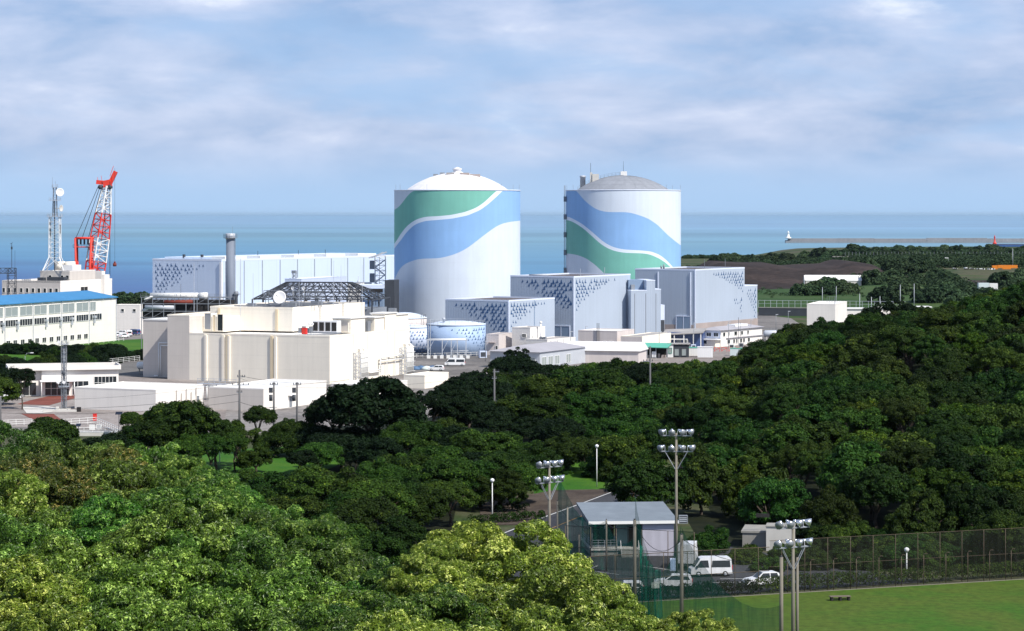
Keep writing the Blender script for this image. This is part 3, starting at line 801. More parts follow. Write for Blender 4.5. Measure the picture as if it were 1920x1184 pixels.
# ------------------------------------------------------------ pale blue auxiliary buildings
def face_fn(face, x0, ztop, dirn=1, off=0.0):
    if face == 'L': return lambda u, v, d: (x0 - u * dirn, off - d, ztop - v)
    return lambda u, v, d: (off + d, x0 + u * dirn, ztop - v)
def corner_trims(root, L, W, H, name='corner_trim'):
    MB().box(-.30, .10, -.10, .25, 0, H).build(name, 'clad_trim', root)
def blue_box(name, label, pxC, Yc, th, pxL, pxR, pyC, wall='clad_blue', roof='roof_dark', par=0.5, z0=GZ):
    s = Site(pxC, Yc, th, z0); s.thing(name, label, 'plant building', 'pale blue plant buildings')
    s.len, s.wid, s.h = s.L(pxL), s.Rr(pxR), s.z(pyC)
    block(s.root, -s.len, 0, 0, s.wid, 0, s.h, wall, roof, par, 'clad_trim', capw=0.35)
    corner_trims(s.root, s.len, s.wid, s.h - par)
    return s
b1 = blue_box('equipment_building', 'low pale blue building with birds around its front corner, left of the taller one', 953.8, 745, 31, 835, 1040, 563.1)
birds([(u, v, s) for u, v, s in flock(19.5, 10.4, 1.75, 1.12, 1.5, 0.95, 2)], face_fn('L', -0.6, b1.h - 0.9), b1.root)
birds([(u, v, s) for u, v, s in flock(24.0, 9.6, 2.0, 1.12, 1.45, 1.9, 3)], face_fn('R', 0.9, b1.h - 0.9), b1.root)
MB().box(0.0, .10, 15.2, 15.5, 0, b1.h - .5).build('downpipe', 'blue_shutter', b1.root)
b2 = blue_box('equipment_building', 'tall pale blue building with birds around its front corner, between the two round towers', 1075.8, 775, 31, 957, 1182, 518.3)
birds([(u, v, s) for u, v, s in flock(21.0, 9.8, 1.75, 1.2, 1.6, 0.95, 4)], face_fn('L', -0.6, b2.h - 1.0), b2.root)
birds([(u, v, s) for u, v, s in flock(30.0, 10.6, 2.15, 1.2, 1.5, 1.7, 5)], face_fn('R', 0.9, b2.h - 1.0), b2.root)
MB().box(-7.4, -1.6, -.12, .05, 0, b2.zL(1050, 612)).build('shutter_door', 'blue_shutter', b2.root)
MB().box(-4.7, -4.5, -.18, -.1, 0, b2.zL(1050, 612)).box(-7.7, -7.4, -.2, .0, 0, b2.zL(1050, 612) + .3).box(-1.6, -1.3, -.2, .0, 0, b2.zL(1050, 612) + .3).box(-7.4, -1.6, -.2, .0, b2.zL(1050, 612), b2.zL(1050, 612) + .3).build('door_frame', 'clad_trim', b2.root)
# stepped annex right of the tall box
an = Site(1241, 812, 31); an.thing('annex_building', 'pale blue stepped annex with three narrow vertical joints', 'plant building', 'pale blue plant buildings')
wy = 0.0
def annex(x0, x1, d, pyt, nm):
    h = an.z(pyt); MB().box(x0, x1, 0, d, 0, h).build(nm, 'clad_blue', an.root)
    MB().box(x0 - .05, x1 + .05, -.05, d, h, h + .3).build('parapet', 'clad_trim', an.root); return h
an.root.location.x = PX(1183, 800); an.root.location.y = 800; an.root.rotation_euler.z = R(10)
h1 = annex(0, 5.2, 12, 544, 'wall'); h2 = annex(5.2, 8.1, 14, 525.5, 'wall'); h3 = annex(8.1, 10.0, 12, 542, 'wall')
MB().box(0.1, 5.1, 4.0, 12, h1 + .3, an.z(524)).build('upper_wall', 'blue_shutter', an.root)
MB().box(0.8, 2.0, 3.0, 4.0, h1 + .3, h1 + 2.0).build('air_unit', 'steel_grey', an.root)
mm_ = MB()
for x in (1.2, 4.9, 8.3): mm_.box(x, x + .16, -.07, .02, 0, h1 - .8)
mm_.build('wall_joint', 'steel_grey', an.root)
MB().box(10.0, 11.4, .5, 8, 0, an.z(570)).build('side_bay', 'clad_trim', an.root)
MB().box(10.1, 11.3, .3, .6, 0, an.z(598)).build('door', 'steel_dark', an.root)
b3 = blue_box('equipment_building', 'tall pale blue building with birds at its far right end and a tan base', 1303.6, 830, 31, 1191, 1396, 505.2)
L3 = b3.wid
step = b3.Rr(1420)
hs_ = b3.zR(1420, 536.3)
MB().box(-18, -.02, L3, step, 0, hs_).build('wall', 'clad_blue', b3.root)
MB().box(-18, .04, L3 + .0, step + .04, hs_, hs_ + .4).build('parapet', 'clad_trim', b3.root)
birds([(u, v, s) for u, v, s in flock(30, 9.0, 2.1, 1.15, 1.4, 1.7, 6)], face_fn('R', L3 - 0.8, b3.h - 1.2, -1), b3.root)
birds([(u, v, s) for u, v, s in flock(8.5, 11.5, 2.1, 1.1, 1.4, .8, 8)], face_fn('R', step - 0.8, hs_ - 0.7, -1), b3.root)
birds([(u + 1, v + 9.4, s) for u, v, s in flock(9, 5, 2.1, 1.1, 1.4, 1.0, 9)], face_fn('R', L3 - 0.8, b3.h - 1.2, -1), b3.root)
tb = b3.zR(1304, 608)
MB().box(0.0, .16, 0.15, step, 0, max(2.0, b3.zR(1350, 603))).build('base_wall', 'tan_base', b3.root)
MB().box(-b3.len, -.3, -.14, 0, 0, max(2.0, b3.zL(1270, 609))).build('base_wall', 'tan_base', b3.root)
zz = b3.zL(1285, 594)
MB().box(-7.0, -1.8, -.24, -.02, 0, zz).build('shutter_door', 'blue_shutter', b3.root)
MB().box(-4.5, -4.3, -.3, -.2, 0, zz).box(-7.25, -7.0, -.3, .0, 0, zz + .3).box(-1.8, -1.55, -.3, .0, 0, zz + .3).box(-7.0, -1.8, -.3, .0, zz, zz + .3).build('door_frame', 'clad_trim', b3.root)
MB().box(-14.3, -14.0, -.25, .02, 4, b3.h - 1).build('downpipe', 'clad_trim', b3.root)
MB().box(-1.9, -1.6, -.3, .02, 0, b3.h - 1).build('downpipe', 'clad_trim', b3.root)
for u in (8, 24): MB().tube((-.5, u, b3.h), (-.5, u, b3.h + 3.2), .08, 4).build('roof_mast', 'steel_grey', b3.root)
for x, y, q in ((-13, 2, 1.4), (-14.5, 3, 1.0)): MB().tube((x, y, b3.h), (x, y, b3.h + q), .3, 8).build('roof_vent', 'steel_grey', b3.root)
for y, q in ((6, 2.2), (22, 2.4)): MB().tube((-1, y, b2.h), (-1, y, b2.h + q), .08, 4).build('roof_mast', 'steel_pale', b2.root)
MB().tube((-18, 3, b2.h), (-12, 3, b2.h + .2), .35, 8).build('roof_duct', 'steel_pale', b2.root)

# turbine hall
b4 = blue_box('turbine_hall', 'very long pale blue hall with birds on its left end wall', 415.5, 900, 31, 286, 745, 486.5, 'clad_blue_pale', 'tank_roof', 0.7)
birds([(u, v, s) for u, v, s in flock(26, 15.2, 2.05, 1.35, 1.35, 1.35, 7, .06)], face_fn('L', -(b4.len - 1.0), b4.h - 1.6, -1), b4.root)
y = 3.0
while y < b4.wid - 8:
    MB().box(-7.0, -.8, y, y + 5.2, b4.h - .5, b4.h + .9).build('roof_monitor', 'roof_white', b4.root); y += 21.5
m_ = MB()
m_.box(-b4.len + 1, -9, 6, b4.wid - 2, b4.h - .5, b4.h + .55)
m_.build('upper_roof', 'tank_roof', b4.root)
for k in range(11):
    y = 2.2 + k * 11.2
    if y < b4.wid: MB().box(0.0, .18, y, y + .22, 1, b4.h - .8).build('downpipe', 'steel_grey', b4.root)
MB().box(-.6, .3, -.45, .15, 0, b4.h - 1).build('corner_pier', 'white_paint', b4.root)
for dx in (-23, -14.5): MB().box(dx, dx + .8, 6, 6.8, b4.h, b4.h + 1.5).build('roof_vent', 'steel_dark', b4.root)
for yy in (30, 56, 74): MB().tube((-6, yy, b4.h), (-6, yy, b4.h + 2.6), .09, 4).build('roof_mast', 'steel_dark', b4.root)

# ------------------------------------------------------------ storage tanks
def tank(name, label, px, py_base, pxw, pytop, wall, bird=None, domed=0.4, rail=True, Y=None):
    Yf = Y or GY(py_base); r = pxw / 2 / F * Yf * 1.0; Yc = Yf + r; r = pxw / 2 / F * Yc
    h = PZ(pytop, Yc) - GZ
    t = thing(name, label, 'storage tank', (PX(px, Yc), Yc, GZ), 0, 'cylindrical storage tanks')
    MB().lathe([(r, 0), (r, h)], 72, 0).build('shell', wall, t)
    MB().lathe([(r + .12, h - .15), (r + .12, h + .12), (r * .6, h + domed * .7), (r * .3, h + domed * .93), (.1, h + domed)], 72, 0).build('tank_roof', 'tank_roof', t)
    if rail:
        m = MB(); pts = [(r * .97 * math.cos(a), r * .97 * math.sin(a), h + .1) for a in np.linspace(0, 2 * math.pi, 29)]
        rails(m, pts, 1.1, 9, .035); m.build('guard_rail', 'steel_pale', t)
    if bird:
        a0, E, D = bird
        fn = lambda u, v, d: ((r + d) * math.sin(a0 - u / r), -(r + d) * math.cos(a0 - u / r), h - .6 - v)
        birds([(u, v, s) for u, v, s in flock(E, D, 1.25, 1.05, .85, 1.0, int(px), .12)], fn, t)
    return t, r, h
tB, rB, hB = tank('storage_tank', 'pale blue tank with birds all over, beside the cream building', 771, 672, 76, 613, 'tank_pale', (1.5, 24, 14), 0.6, True, Y=742)
tA, rA, hA = tank('storage_tank', 'wide low blue tank with birds on its right side and a pipe frame in front', 855.5, 672, 110, 608, 'tank_blue', (1.35, 14.0, 9.0), 1.0, True, Y=722)
m_ = MB()
m_.tube((-rA * .93, -rA * .6, 0), (-rA * .93, -rA * .6, hA + 1.6), .10, 5).tube((-rA * .86, -rA * .72, 0), (-rA * .86, -rA * .72, hA + 1.6), .10, 5)
for k in range(14): m_.tube((-rA * .93, -rA * .6, .8 * k + .5), (-rA * .86, -rA * .72, .8 * k + .5), .05, 4)
m_.build('ladder', 'steel_pale', tA)
MB().lathe([(.35, hA), (.35, hA + 1.5), (.6, hA + 1.6), (.2, hA + 2.1)], 10, 0, -3.6, -4).build('roof_vent', 'steel_pale', tA)
MB().lathe([(.3, hA), (.3, hA + .9)], 8, 0, 5, -3).build('roof_vent', 'steel_pale', tA)
tC, rC, hC = tank('storage_tank', 'grey walled tank with a white domed roof behind the cream building', 758, 640, 84, 596, 'pink_wall', None, 1.7, True, Y=765)
m_ = MB()
for a in (0.9, 1.05): m_.tube((rC * math.sin(a), -rC * math.cos(a), hC - 7), (rC * math.sin(a), -rC * math.cos(a), hC + 1.2), .1, 4)
m_.box(rC + .1, rC + 1.6, -1.5, 1.0, hC - 4.5, hC - 1.5)
m_.build('side_ladder', 'steel_grey', tC)
tD, rD, hD = tank('storage_tank', 'pale tank roof peeping out behind the cream upper storey', 678, 640, 50, 588, 'tank_pale', None, 1.2, False, Y=760)
MB().box(-1.5, 1.5, -1.2, 1.2, 0, 3.2).build('wall', 'tank_blue', thing('valve_house', 'small blue kiosk with a flat roof between two domed tanks', 'kiosk', (PX(716, 735), 735, PZ(597, 735) - 3.2)))
o = [c for c in bpy.data.objects if c.name.startswith('valve_house')][0]
MB().box(-2.6, 3.4, -1.8, 1.8, 3.2, 3.5).build('roof', 'tank_roof', o)
MB().box(-1.2, -.2, -1.26, -1.2, .3, 2.6).box(.2, 1.2, -1.26, -1.2, .3, 2.6).build('door', 'dark_in', o)
MB().box(-3.2, 3.2, -2.5, 2.5, PZ(597, 735) * 0 - (PZ(597, 735) - 3.2 - GZ), 0).build('plinth', 'concrete', o)
# pipe support frame in front of the wide tank
fr = thing('pipe_support', 'pale blue steel frame of posts and beams in front of the wide tank', 'steel frame', (PX(842, 712), 712, GZ))
xs_ = (-6.2, -2.0, .6, 2.4, 4.9)
zt_ = PZ(638, 712) - GZ
for x in xs_:
    for y in (0, 3.0): MB().tube((x, y, 0), (x, y, zt_), .13, 4).build('post', 'steel_pale', fr)
m_ = MB()
for y in (0, 3.0):
    m_.tube((-6.8, y, zt_), (5.3, y, zt_), .16, 4).tube((.6, y, zt_ - 3.2), (5.6, y, zt_ - 3.2), .12, 4)
for x in xs_[:3]: m_.tube((x, 0, zt_ - 3.4), (x + 1.8, 0, zt_), .09, 4)
for x in xs_: m_.tube((x, 0, zt_), (x, 3, zt_), .1, 4)
m_.build('beam', 'steel_pale', fr)
m_ = MB()
for z_ in (.35, .8): m_.tube((-6.0, .4 + z_, zt_ + z_ * .3), (4.8, .4 + z_, zt_ + z_ * .3), .14, 6)
for k in range(7): m_.box(-6.4 + k * 1.9, -5.4 + k * 1.9, -1.2, -.2, 0, .9)
m_.build('pipe', 'steel_white', fr)
# ------------------------------------------------------------ trees
def leaves(centres, radii, per, size, wid, seed, up=0.35, flat=0.8, jitter=0.35, shell=(0.72, 1.06), top_only=True, ros=1):
    """many small folded leaf faces clustered in puffs; returns verts, quads, tone"""
    g = np.random.RandomState(seed)
    q = per // ros
    C = np.repeat(centres, q, 0); Rr = np.repeat(radii, q); n = len(C)
    puff_tone = np.repeat(g.uniform(0.0, 1.0, len(centres)), per if ros == 1 else q * ros)
    d = g.normal(size=(n, 3)); 
    if top_only: d[:, 2] = np.where(g.rand(n) < 0.72, np.abs(d[:, 2]), d[:, 2])
    d /= np.linalg.norm(d, axis=1)[:, None]
    P = C + d * (Rr * g.uniform(shell[0], shell[1], n))[:, None] * np.array([1, 1, flat])
    if ros > 1:        # leaves grow in rosettes at the twig ends, sharing their tone
        P = np.repeat(P, ros, 0); d = np.repeat(d, ros, 0); rt = np.repeat(g.rand(n), ros); n = len(P)
        off = g.normal(size=(n, 3)); off -= d * (off * d).sum(1)[:, None] * .8; off /= np.linalg.norm(off, axis=1)[:, None]
    nrm = d + np.array([0, 0, up]) + g.normal(size=(n, 3)) * jitter
    nrm /= np.linalg.norm(nrm, axis=1)[:, None]
    t = np.cross(nrm, g.normal(size=(n, 3))) if ros == 1 else off - nrm * (off * nrm).sum(1)[:, None]
    t /= np.linalg.norm(t, axis=1)[:, None]
    if ros > 1: P = P + off * size * .55 + d * size * .2
    b = np.cross(nrm, t)
    L = (size * g.uniform(0.65, 1.25, n))[:, None]; W = (wid * g.uniform(0.7, 1.2, n))[:, None]
    v0 = P - t * L * 0.5; v1 = P + b * W * 0.5 + nrm * W * 0.18; v2 = P + t * L * 0.5 - nrm * L * 0.12; v3 = P - b * W * 0.5 + nrm * W * 0.18
    V = np.stack([v0, v1, v2, v3], 1).reshape(-1, 3)
    Q = np.arange(n * 4).reshape(-1, 4)
    if ros > 1:
        tone = np.clip(0.22 * puff_tone + 0.30 * rt + 0.12 * g.rand(n) + 0.42 * (rt > .80), 0, 1)
        return V, Q, np.repeat(tone, 4)
    tone = np.clip(0.28 * puff_tone + 0.42 * g.rand(n) + 0.38 * (g.rand(n) < 0.13), 0, 1)
    return V, Q, np.repeat(tone, 4)

def crown_mesh(name, mtl, Rc=5.0, Hc=3.6, lobes=7, puffs=60, per=120, size=0.42, wid=0.3, seed=1, pr=(0.20, 0.34), up=0.35, cover=0.15, flatten=0.8, jitter=0.35, space=0.13, rough=0.0, shell=(0.62, 1.15), ros=1):
    """crown around the origin (its centre); irregular lobed outline with gaps between the puffs"""
    g = np.random.RandomState(seed)
    lob = g.normal(size=(lobes, 3)); lob[:, 2] = np.abs(lob[:, 2]) * 0.8 - 0.1
    lob /= np.linalg.norm(lob, axis=1)[:, None]
    lc = lob * np.array([Rc, Rc, Hc]) * g.uniform(0.30, 0.60, (lobes, 1)); lr = g.uniform(0.42, 0.62, lobes) * Rc
    C = []; 
    i = 0
    while len(C) < puffs and i < puffs * 40:
        i += 1
        k = g.randint(lobes); d = g.normal(size=3); d /= np.linalg.norm(d)
        if d[2] < -0.45: continue
        p = lc[k] + d * lr[k] * np.array([1, 1, Hc / Rc * 1.05])
        p = p * (1 + g.uniform(-rough, rough))
        # keep the outside of the union of lobes
        q = (p - lc) / (lr[:, None] * np.array([1, 1, Hc / Rc * 1.05]))
        inside = (np.linalg.norm(q, axis=1) < 0.86).any()
        if inside and g.rand() > cover: continue
        if C and min(np.linalg.norm(p - c) for c in C) < Rc * space: continue
        C.append(p)
    C = np.array(C); rad = g.uniform(pr[0], pr[1], len(C)) * Rc
    V, Q, T = leaves(C, rad, per, size, wid, seed + 50, up, flatten, jitter, shell, ros=ros)
    me = np_mesh(name, V, Q, [mtl], smooth=False)
    ca = me.color_attributes.new('tone', 'FLOAT_COLOR', 'POINT')
    cd = np.stack([T, T, T, np.ones_like(T)], 1).astype(np.float32); ca.data.foreach_set('color', cd.ravel())
    me['rc'] = float(np.percentile(np.hypot(V[:, 0], V[:, 1]), 97)); me['hc'] = Hc; me['top'] = float(np.percentile(V[:, 2], 99.7)); me['bot'] = float(-np.percentile(V[:, 2], 1.5)); me['tips'] = [float(x) for p in C[:12] for x in p]
    return me

def trunk_mb(h, hc, r0, seed, rc, tips=None, fork=0.55):
    """tapered, slightly bent trunk with limbs reaching into the crown; base at the origin, crown centre at height h"""
    g = random.Random(seed); mb = MB()
    pts = [Vector((0, 0, -0.6))]; n = 4
    for i in range(1, n + 1):
        t = i / n; pts.append(Vector((g.uniform(-.25, .25) * t * r0 * 4, g.uniform(-.25, .25) * t * r0 * 4, h * fork * t)))
    for i in range(n): mb.tube(pts[i], pts[i + 1], r0 * (1.15 - 0.45 * i / n), 7, 0, r0 * (1.15 - 0.45 * (i + 1) / n))
    for k in range(6):
        if tips is not None:
            e = Vector(tips[3 * k:3 * k + 3]) * 0.85 + Vector((0, 0, h))
        else:
            a = k * 1.05 + g.uniform(-.3, .3); e = Vector((math.cos(a) * rc * .6, math.sin(a) * rc * .6, h + hc * .3))
        s = pts[-1].lerp(pts[-2], g.uniform(0, .6)); mid = s.lerp(e, .5) + Vector((g.uniform(-.3, .3), g.uniform(-.3, .3), g.uniform(0, .5)))
        mb.tube(s, mid, r0 * .5, 5, 0, r0 * .32); mb.tube(mid, e, r0 * .32, 5, 0, r0 * .1)
    return mb

def tree(kind, me, x, y, ztop, rad, label, group, seed, bark='bark', name='tree', hc=None, zg=None, squash=None):
    """one tree: Empty at its foot > trunk, crown. rad = nominal crown radius"""
    g = random.Random(seed)
    rc, h0 = me['rc'], me['hc']; s = rad * 1.12 / rc; sz = s * (squash or 1.0)
    zg = H1(x, y) if zg is None else zg
    top = me['top'] * sz
    zc = max(ztop - top, zg + (me['bot'] * .6) * sz)
    t = thing(name, label, 'tree', (x, y, zg), 0, group)
    c = bpy.data.objects.new('crown', me); col.objects.link(c); c.parent = t
    c.location = (0, 0, zc - zg); c.rotation_euler.z = g.uniform(0, 6.28); c.scale = (s, s * g.uniform(.92, 1.08), sz)
    c.rotation_euler.x = g.uniform(-.06, .06)
    return t, zc - zg
TRK = {}
def with_trunk(t, h, rad, seed, bark='bark'):
    key = (round(h / 1.5), bark)
    if key not in TRK:
        TRK[key] = trunk_mb(max(1.0, key[0] * 1.5), 3.0, 0.26, seed, 4.0).build('trunk', bark).data
        o = [x for x in bpy.data.objects if x.data == TRK[key]][0]; bpy.data.objects.remove(o)
    o = bpy.data.objects.new('trunk', TRK[key]); col.objects.link(o); o.parent = t
    hh = max(1.0, key[0] * 1.5); q = max(.6, rad / 4.5)
    o.scale = (q, q, h / hh if h > .5 else .5)

LINE = ([700, 880, 900, 960, 1000, 1030, 1065, 1085, 1110, 1190, 1240, 1300, 1341, 1381, 1403, 1429, 1470, 1500, 1560, 1620, 1700, 1800, 1920],
        [700, 700, 684, 660, 656, 680, 694, 684, 668, 670, 688, 688, 682, 671, 653, 634, 613, 604, 596, 593, 590, 566, 530])
def under_line(x, y, top, r):
    """keep the crown line of the grove and hill below what the photo shows beyond it"""
    q = [960 + F * (x + k * r) / y for k in (-.7, 0, .5)]
    return min(top, *[PZ(float(np.interp(p, *LINE)) - 6, y) for p in q])
# --- foreground canopy on the lookout hill
NEAR = {}
for sp, mtl in (('camphor', 'leaf_camphor'), ('green', 'leaf_green'), ('olive', 'leaf_olive'), ('brown', 'leaf_brown')):
    NEAR[sp] = [crown_mesh('crown', mtl, 4.5, 4.9, 9, 66, 1300, 0.215, 0.078, 11 + 7 * k + len(sp), (0.13, 0.22), up=0.25, cover=0.0, flatten=0.8, jitter=0.45, space=0.215, rough=0.12, shell=(0.66, 1.12), ros=8) for k in range(3)]
lab_near = {'camphor': 'bright yellow-green leafy tree on the near slope below the lookout',
            'green': 'fresh green leafy tree on the near slope below the lookout',
            'olive': 'olive green leafy tree on the near slope below the lookout',
            'brown': 'leafy tree with brownish young shoots on the near slope below the lookout'}
near = [  # column, row of the top, distance, crown radius, species
 (20, 795, 195, 4.6, 'green'), (100, 838, 190, 4.2, 'green'), (165, 822, 196, 4.0, 'olive'), (225, 848, 186, 4.2, 'brown'), (285, 838, 190, 4.4, 'green'), (340, 868, 184, 3.6, 'green'), (45, 845, 182, 4.2, 'brown'),
 (60, 880, 170, 4.6, 'brown'), (150, 882, 168, 5.0, 'brown'), (240, 880, 168, 4.6, 'olive'), (330, 890, 166, 4.4, 'green'), (405, 888, 170, 4.2, 'green'), (445, 915, 164, 3.4, 'green'), (0, 905, 150, 3.6, 'camphor'),
 (90, 950, 146, 4.8, 'olive'), (190, 945, 146, 4.6, 'green'), (285, 925, 150, 4.8, 'green'), (375, 925, 150, 4.2, 'green'), (450, 952, 146, 4.0, 'green'), (515, 962, 148, 3.6, 'green'), (585, 972, 142, 3.5, 'green'), (20, 985, 138, 4.2, 'olive'),
 (60, 1040, 124, 4.4, 'camphor'), (150, 1020, 126, 4.6, 'olive'), (250, 1000, 128, 4.4, 'olive'), (345, 968, 128, 4.6, 'olive'), (420, 985, 126, 4.2, 'olive'), (510, 1020, 124, 4.2, 'olive'), (590, 1035, 122, 3.8, 'olive'), (640, 1060, 124, 3.2, 'green'),
 (700, 1068, 116, 3.2, 'green'), (760, 1062, 112, 3.0, 'green'), (20, 1090, 106, 4.0, 'camphor'), (120, 1085, 108, 4.2, 'camphor'), (220, 1070, 108, 4.4, 'olive'), (320, 1058, 108, 4.4, 'olive'), (420, 1068, 108, 4.2, 'olive'), (520, 1088, 106, 4.2, 'olive'), (610, 1105, 104, 3.6, 'green'),
 (835, 1000, 116, 3.3, 'camphor'), (895, 985, 114, 3.6, 'camphor'), (975, 1012, 112, 4.2, 'camphor'), (1035, 1052, 110, 3.4, 'camphor'), (1090, 1092, 108, 2.9, 'camphor'), (1145, 1122, 106, 2.4, 'camphor'), (790, 1040, 108, 2.4, 'camphor'),
 (700, 1118, 98, 3.4, 'green'), (800, 1122, 98, 3.6, 'green'), (900, 1075, 102, 4.0, 'camphor'), (1000, 1100, 100, 4.0, 'camphor'), (1080, 1145, 100, 3.2, 'camphor'),
 (70, 1150, 92, 3.8, 'camphor'), (180, 1150, 92, 3.8, 'olive'), (290, 1140, 92, 4.0, 'olive'), (400, 1135, 92, 4.0, 'olive'), (510, 1150, 92, 3.8, 'olive'), (610, 1160, 92, 3.6, 'olive'), (740, 1168, 90, 3.4, 'camphor'), (850, 1160, 90, 3.6, 'camphor'), (960, 1165, 92, 3.4, 'camphor'),
 (1275, 1158, 118, 2.2, 'camphor'), (1330, 1168, 118, 1.8, 'camphor'), (1215, 1172, 112, 2.2, 'camphor')]
for i, (px, py, Y, rr, sp) in enumerate(near):
    x = PX(px, Y); y = Y; me = NEAR[sp][i % 3]
    rr *= (.80, .92, .84)[i % 3]
    t, h = tree(sp, me, x, y, PZ(py, Y - rr * 0.3) + (0, .5, -.4, .2)[i % 4], rr, lab_near[sp], 'leafy trees on the near slope', 100 + i, name='broadleaf_tree', zg=H1(x, y))
    with_trunk(t, h, rr, i)

# --- park trees between the slope and the plant
PARK = [crown_mesh('crown', 'leaf_park', 5.0, 3.5, 8, 85, 170, 0.50, 0.34, 31 + k, (0.15, 0.25), up=0.45, cover=.1) for k in range(4)]
PARK = [crown_mesh('crown', 'leaf_park', 5.0, (3.5, 4.2, 3.0, 4.6)[k], (8, 6, 11, 7)[k], (75, 85, 70, 90)[k], 240, 0.40, 0.26, 31 + k, (0.12, 0.23), up=0.35, cover=.05, rough=.14) for k in range(4)]
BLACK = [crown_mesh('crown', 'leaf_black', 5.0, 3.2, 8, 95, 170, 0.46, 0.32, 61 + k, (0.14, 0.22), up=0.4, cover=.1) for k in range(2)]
SPARSE = [crown_mesh('crown', 'leaf_black', 4.5, 3.6, 7, 42, 90, 0.42, 0.3, 71, (0.10, 0.17), up=0.5, cover=.3)]
ROUND = [crown_mesh('crown', 'leaf_park', 4.0, 2.9, 5, 120, 150, 0.32, 0.22, 77, (0.12, 0.17), up=0.4, cover=.0)]
park = [  # px, py_top, Y, R, kind
 (690, 712, 425, 8.4, 'B'), (630, 745, 432, 5.5, 'B'), (740, 745, 430, 5.5, 'B'), (805, 733, 440, 4.8, 'S'), (850, 720, 446, 4.5, 'B'),
 (88, 785, 432, 4.6, 'R'), (245, 773, 436, 2.0, 'R'), (310, 757, 404, 5.4, 'P'), (352, 752, 396, 5.6, 'P'), (405, 776, 402, 4.4, 'P'), (280, 790, 392, 4.4, 'P'), (445, 790, 408, 4.0, 'P'), (483, 763, 428, 3.0, 'P'), (515, 800, 425, 4.0, 'P'), (555, 790, 430, 4.0, 'P'), (590, 800, 428, 4.4, 'B'), (440, 812, 400, 2.6, 'P'), (535, 785, 436, 2.4, 'P'),
 (205, 815, 380, 4.0, 'B'), (250, 800, 392, 3.6, 'P'), (160, 822, 376, 3.6, 'B'), (480, 838, 398, 3.0, 'P'), (600, 832, 396, 3.6, 'P'), (640, 815, 404, 4.4, 'B'), (565, 845, 392, 2.4, 'B'), (345, 815, 388, 3.6, 'P'), (395, 815, 392, 3.4, 'P'),
 (520, 888, 335, 4.4, 'P'), (580, 878, 330, 5.0, 'P'), (650, 880, 328, 5.2, 'P'), (715, 905, 318, 4.6, 'P'), (500, 915, 318, 4.4, 'P'), (560, 930, 306, 4.6, 'P'), (630, 925, 306, 4.8, 'P'), (690, 940, 302, 4.6, 'P'), (748, 968, 296, 3.4, 'P'), (650, 985, 286, 4.0, 'P'), (710, 1000, 282, 3.8, 'P'), (600, 985, 285, 4.0, 'P'), (465, 880, 340, 3.2, 'P'),
 (700, 822, 376, 4.6, 'B'), (745, 795, 398, 4.8, 'P'), (790, 790, 402, 4.6, 'P'), (835, 785, 404, 4.8, 'P'), (760, 850, 356, 4.8, 'P'), (715, 862, 350, 4.4, 'P'), (805, 838, 366, 4.8, 'P'), (860, 815, 380, 5.0, 'P'), (905, 808, 388, 4.6, 'P'), (880, 850, 368, 4.4, 'B'), (935, 848, 370, 4.4, 'P'), (960, 812, 392, 4.6, 'P'), (985, 850, 372, 3.8, 'P'), (1010, 830, 384, 4.2, 'P'), (805, 900, 340, 3.8, 'P'), (765, 905, 328, 3.8, 'P'),
 (880, 700, 482, 6.4, 'B'), (920, 672, 500, 6.0, 'P'), (978, 652, 520, 3.4, 'S'), (965, 668, 515, 5.4, 'B'), (1010, 680, 505, 5.8, 'B'), (1060, 668, 508, 6.0, 'P'), (1110, 664, 512, 5.2, 'P'), (1160, 674, 505, 5.2, 'P'), (1205, 684, 498, 5.0, 'B'), (1250, 694, 490, 4.8, 'P'), (1090, 690, 480, 5.8, 'P'), (1140, 690, 478, 6.0, 'P'), (1030, 705, 475, 5.6, 'P'), (970, 700, 480, 5.8, 'P'), (920, 715, 465, 5.6, 'B'),
 (870, 742, 448, 5.2, 'B'), (915, 760, 442, 4.8, 'B'), (960, 742, 450, 5.4, 'P'), (1015, 745, 448, 5.4, 'P'), (1070, 738, 450, 5.2, 'P'), (1125, 735, 448, 5.4, 'P'), (1180, 715, 455, 5.6, 'P'), (1230, 725, 450, 5.4, 'P'), (1285, 696, 480, 4.6, 'P'), (1320, 694, 485, 4.4, 'P'), (1050, 785, 420, 4.4, 'B'), (1005, 782, 425, 4.2, 'B'), (1095, 785, 422, 4.8, 'P'), (1145, 785, 416, 5.2, 'P'), (1195, 770, 420, 5.4, 'P'),
 (655, 802, 428, 3.2, 'B'), (700, 806, 424, 3.4, 'B'), (745, 800, 428, 3.2, 'B'), (610, 812, 420, 3.0, 'B'), (830, 862, 346, 4.4, 'P'), (900, 868, 350, 4.4, 'P'), (975, 872, 356, 4.0, 'P'), (795, 915, 322, 4.0, 'P'), (845, 905, 330, 3.6, 'P'), (940, 880, 346, 3.4, 'P'), (870, 800, 400, 5.0, 'B'),
 (1060, 812, 402, 4.4, 'P'), (1100, 822, 398, 4.4, 'P'), (1150, 826, 392, 4.6, 'P'), (1180, 815, 390, 5.0, 'P'), (1205, 850, 372, 4.6, 'P'), (1028, 860, 396, 3.6, 'P'), (1165, 860, 384, 3.4, 'P'), (1240, 800, 392, 5.4, 'P')]
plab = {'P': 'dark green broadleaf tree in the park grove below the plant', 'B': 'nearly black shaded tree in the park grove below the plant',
        'S': 'thin crowned tree with pale walls showing through its branches', 'R': 'clipped round dome-shaped shrub tree beside the forecourt railing'}
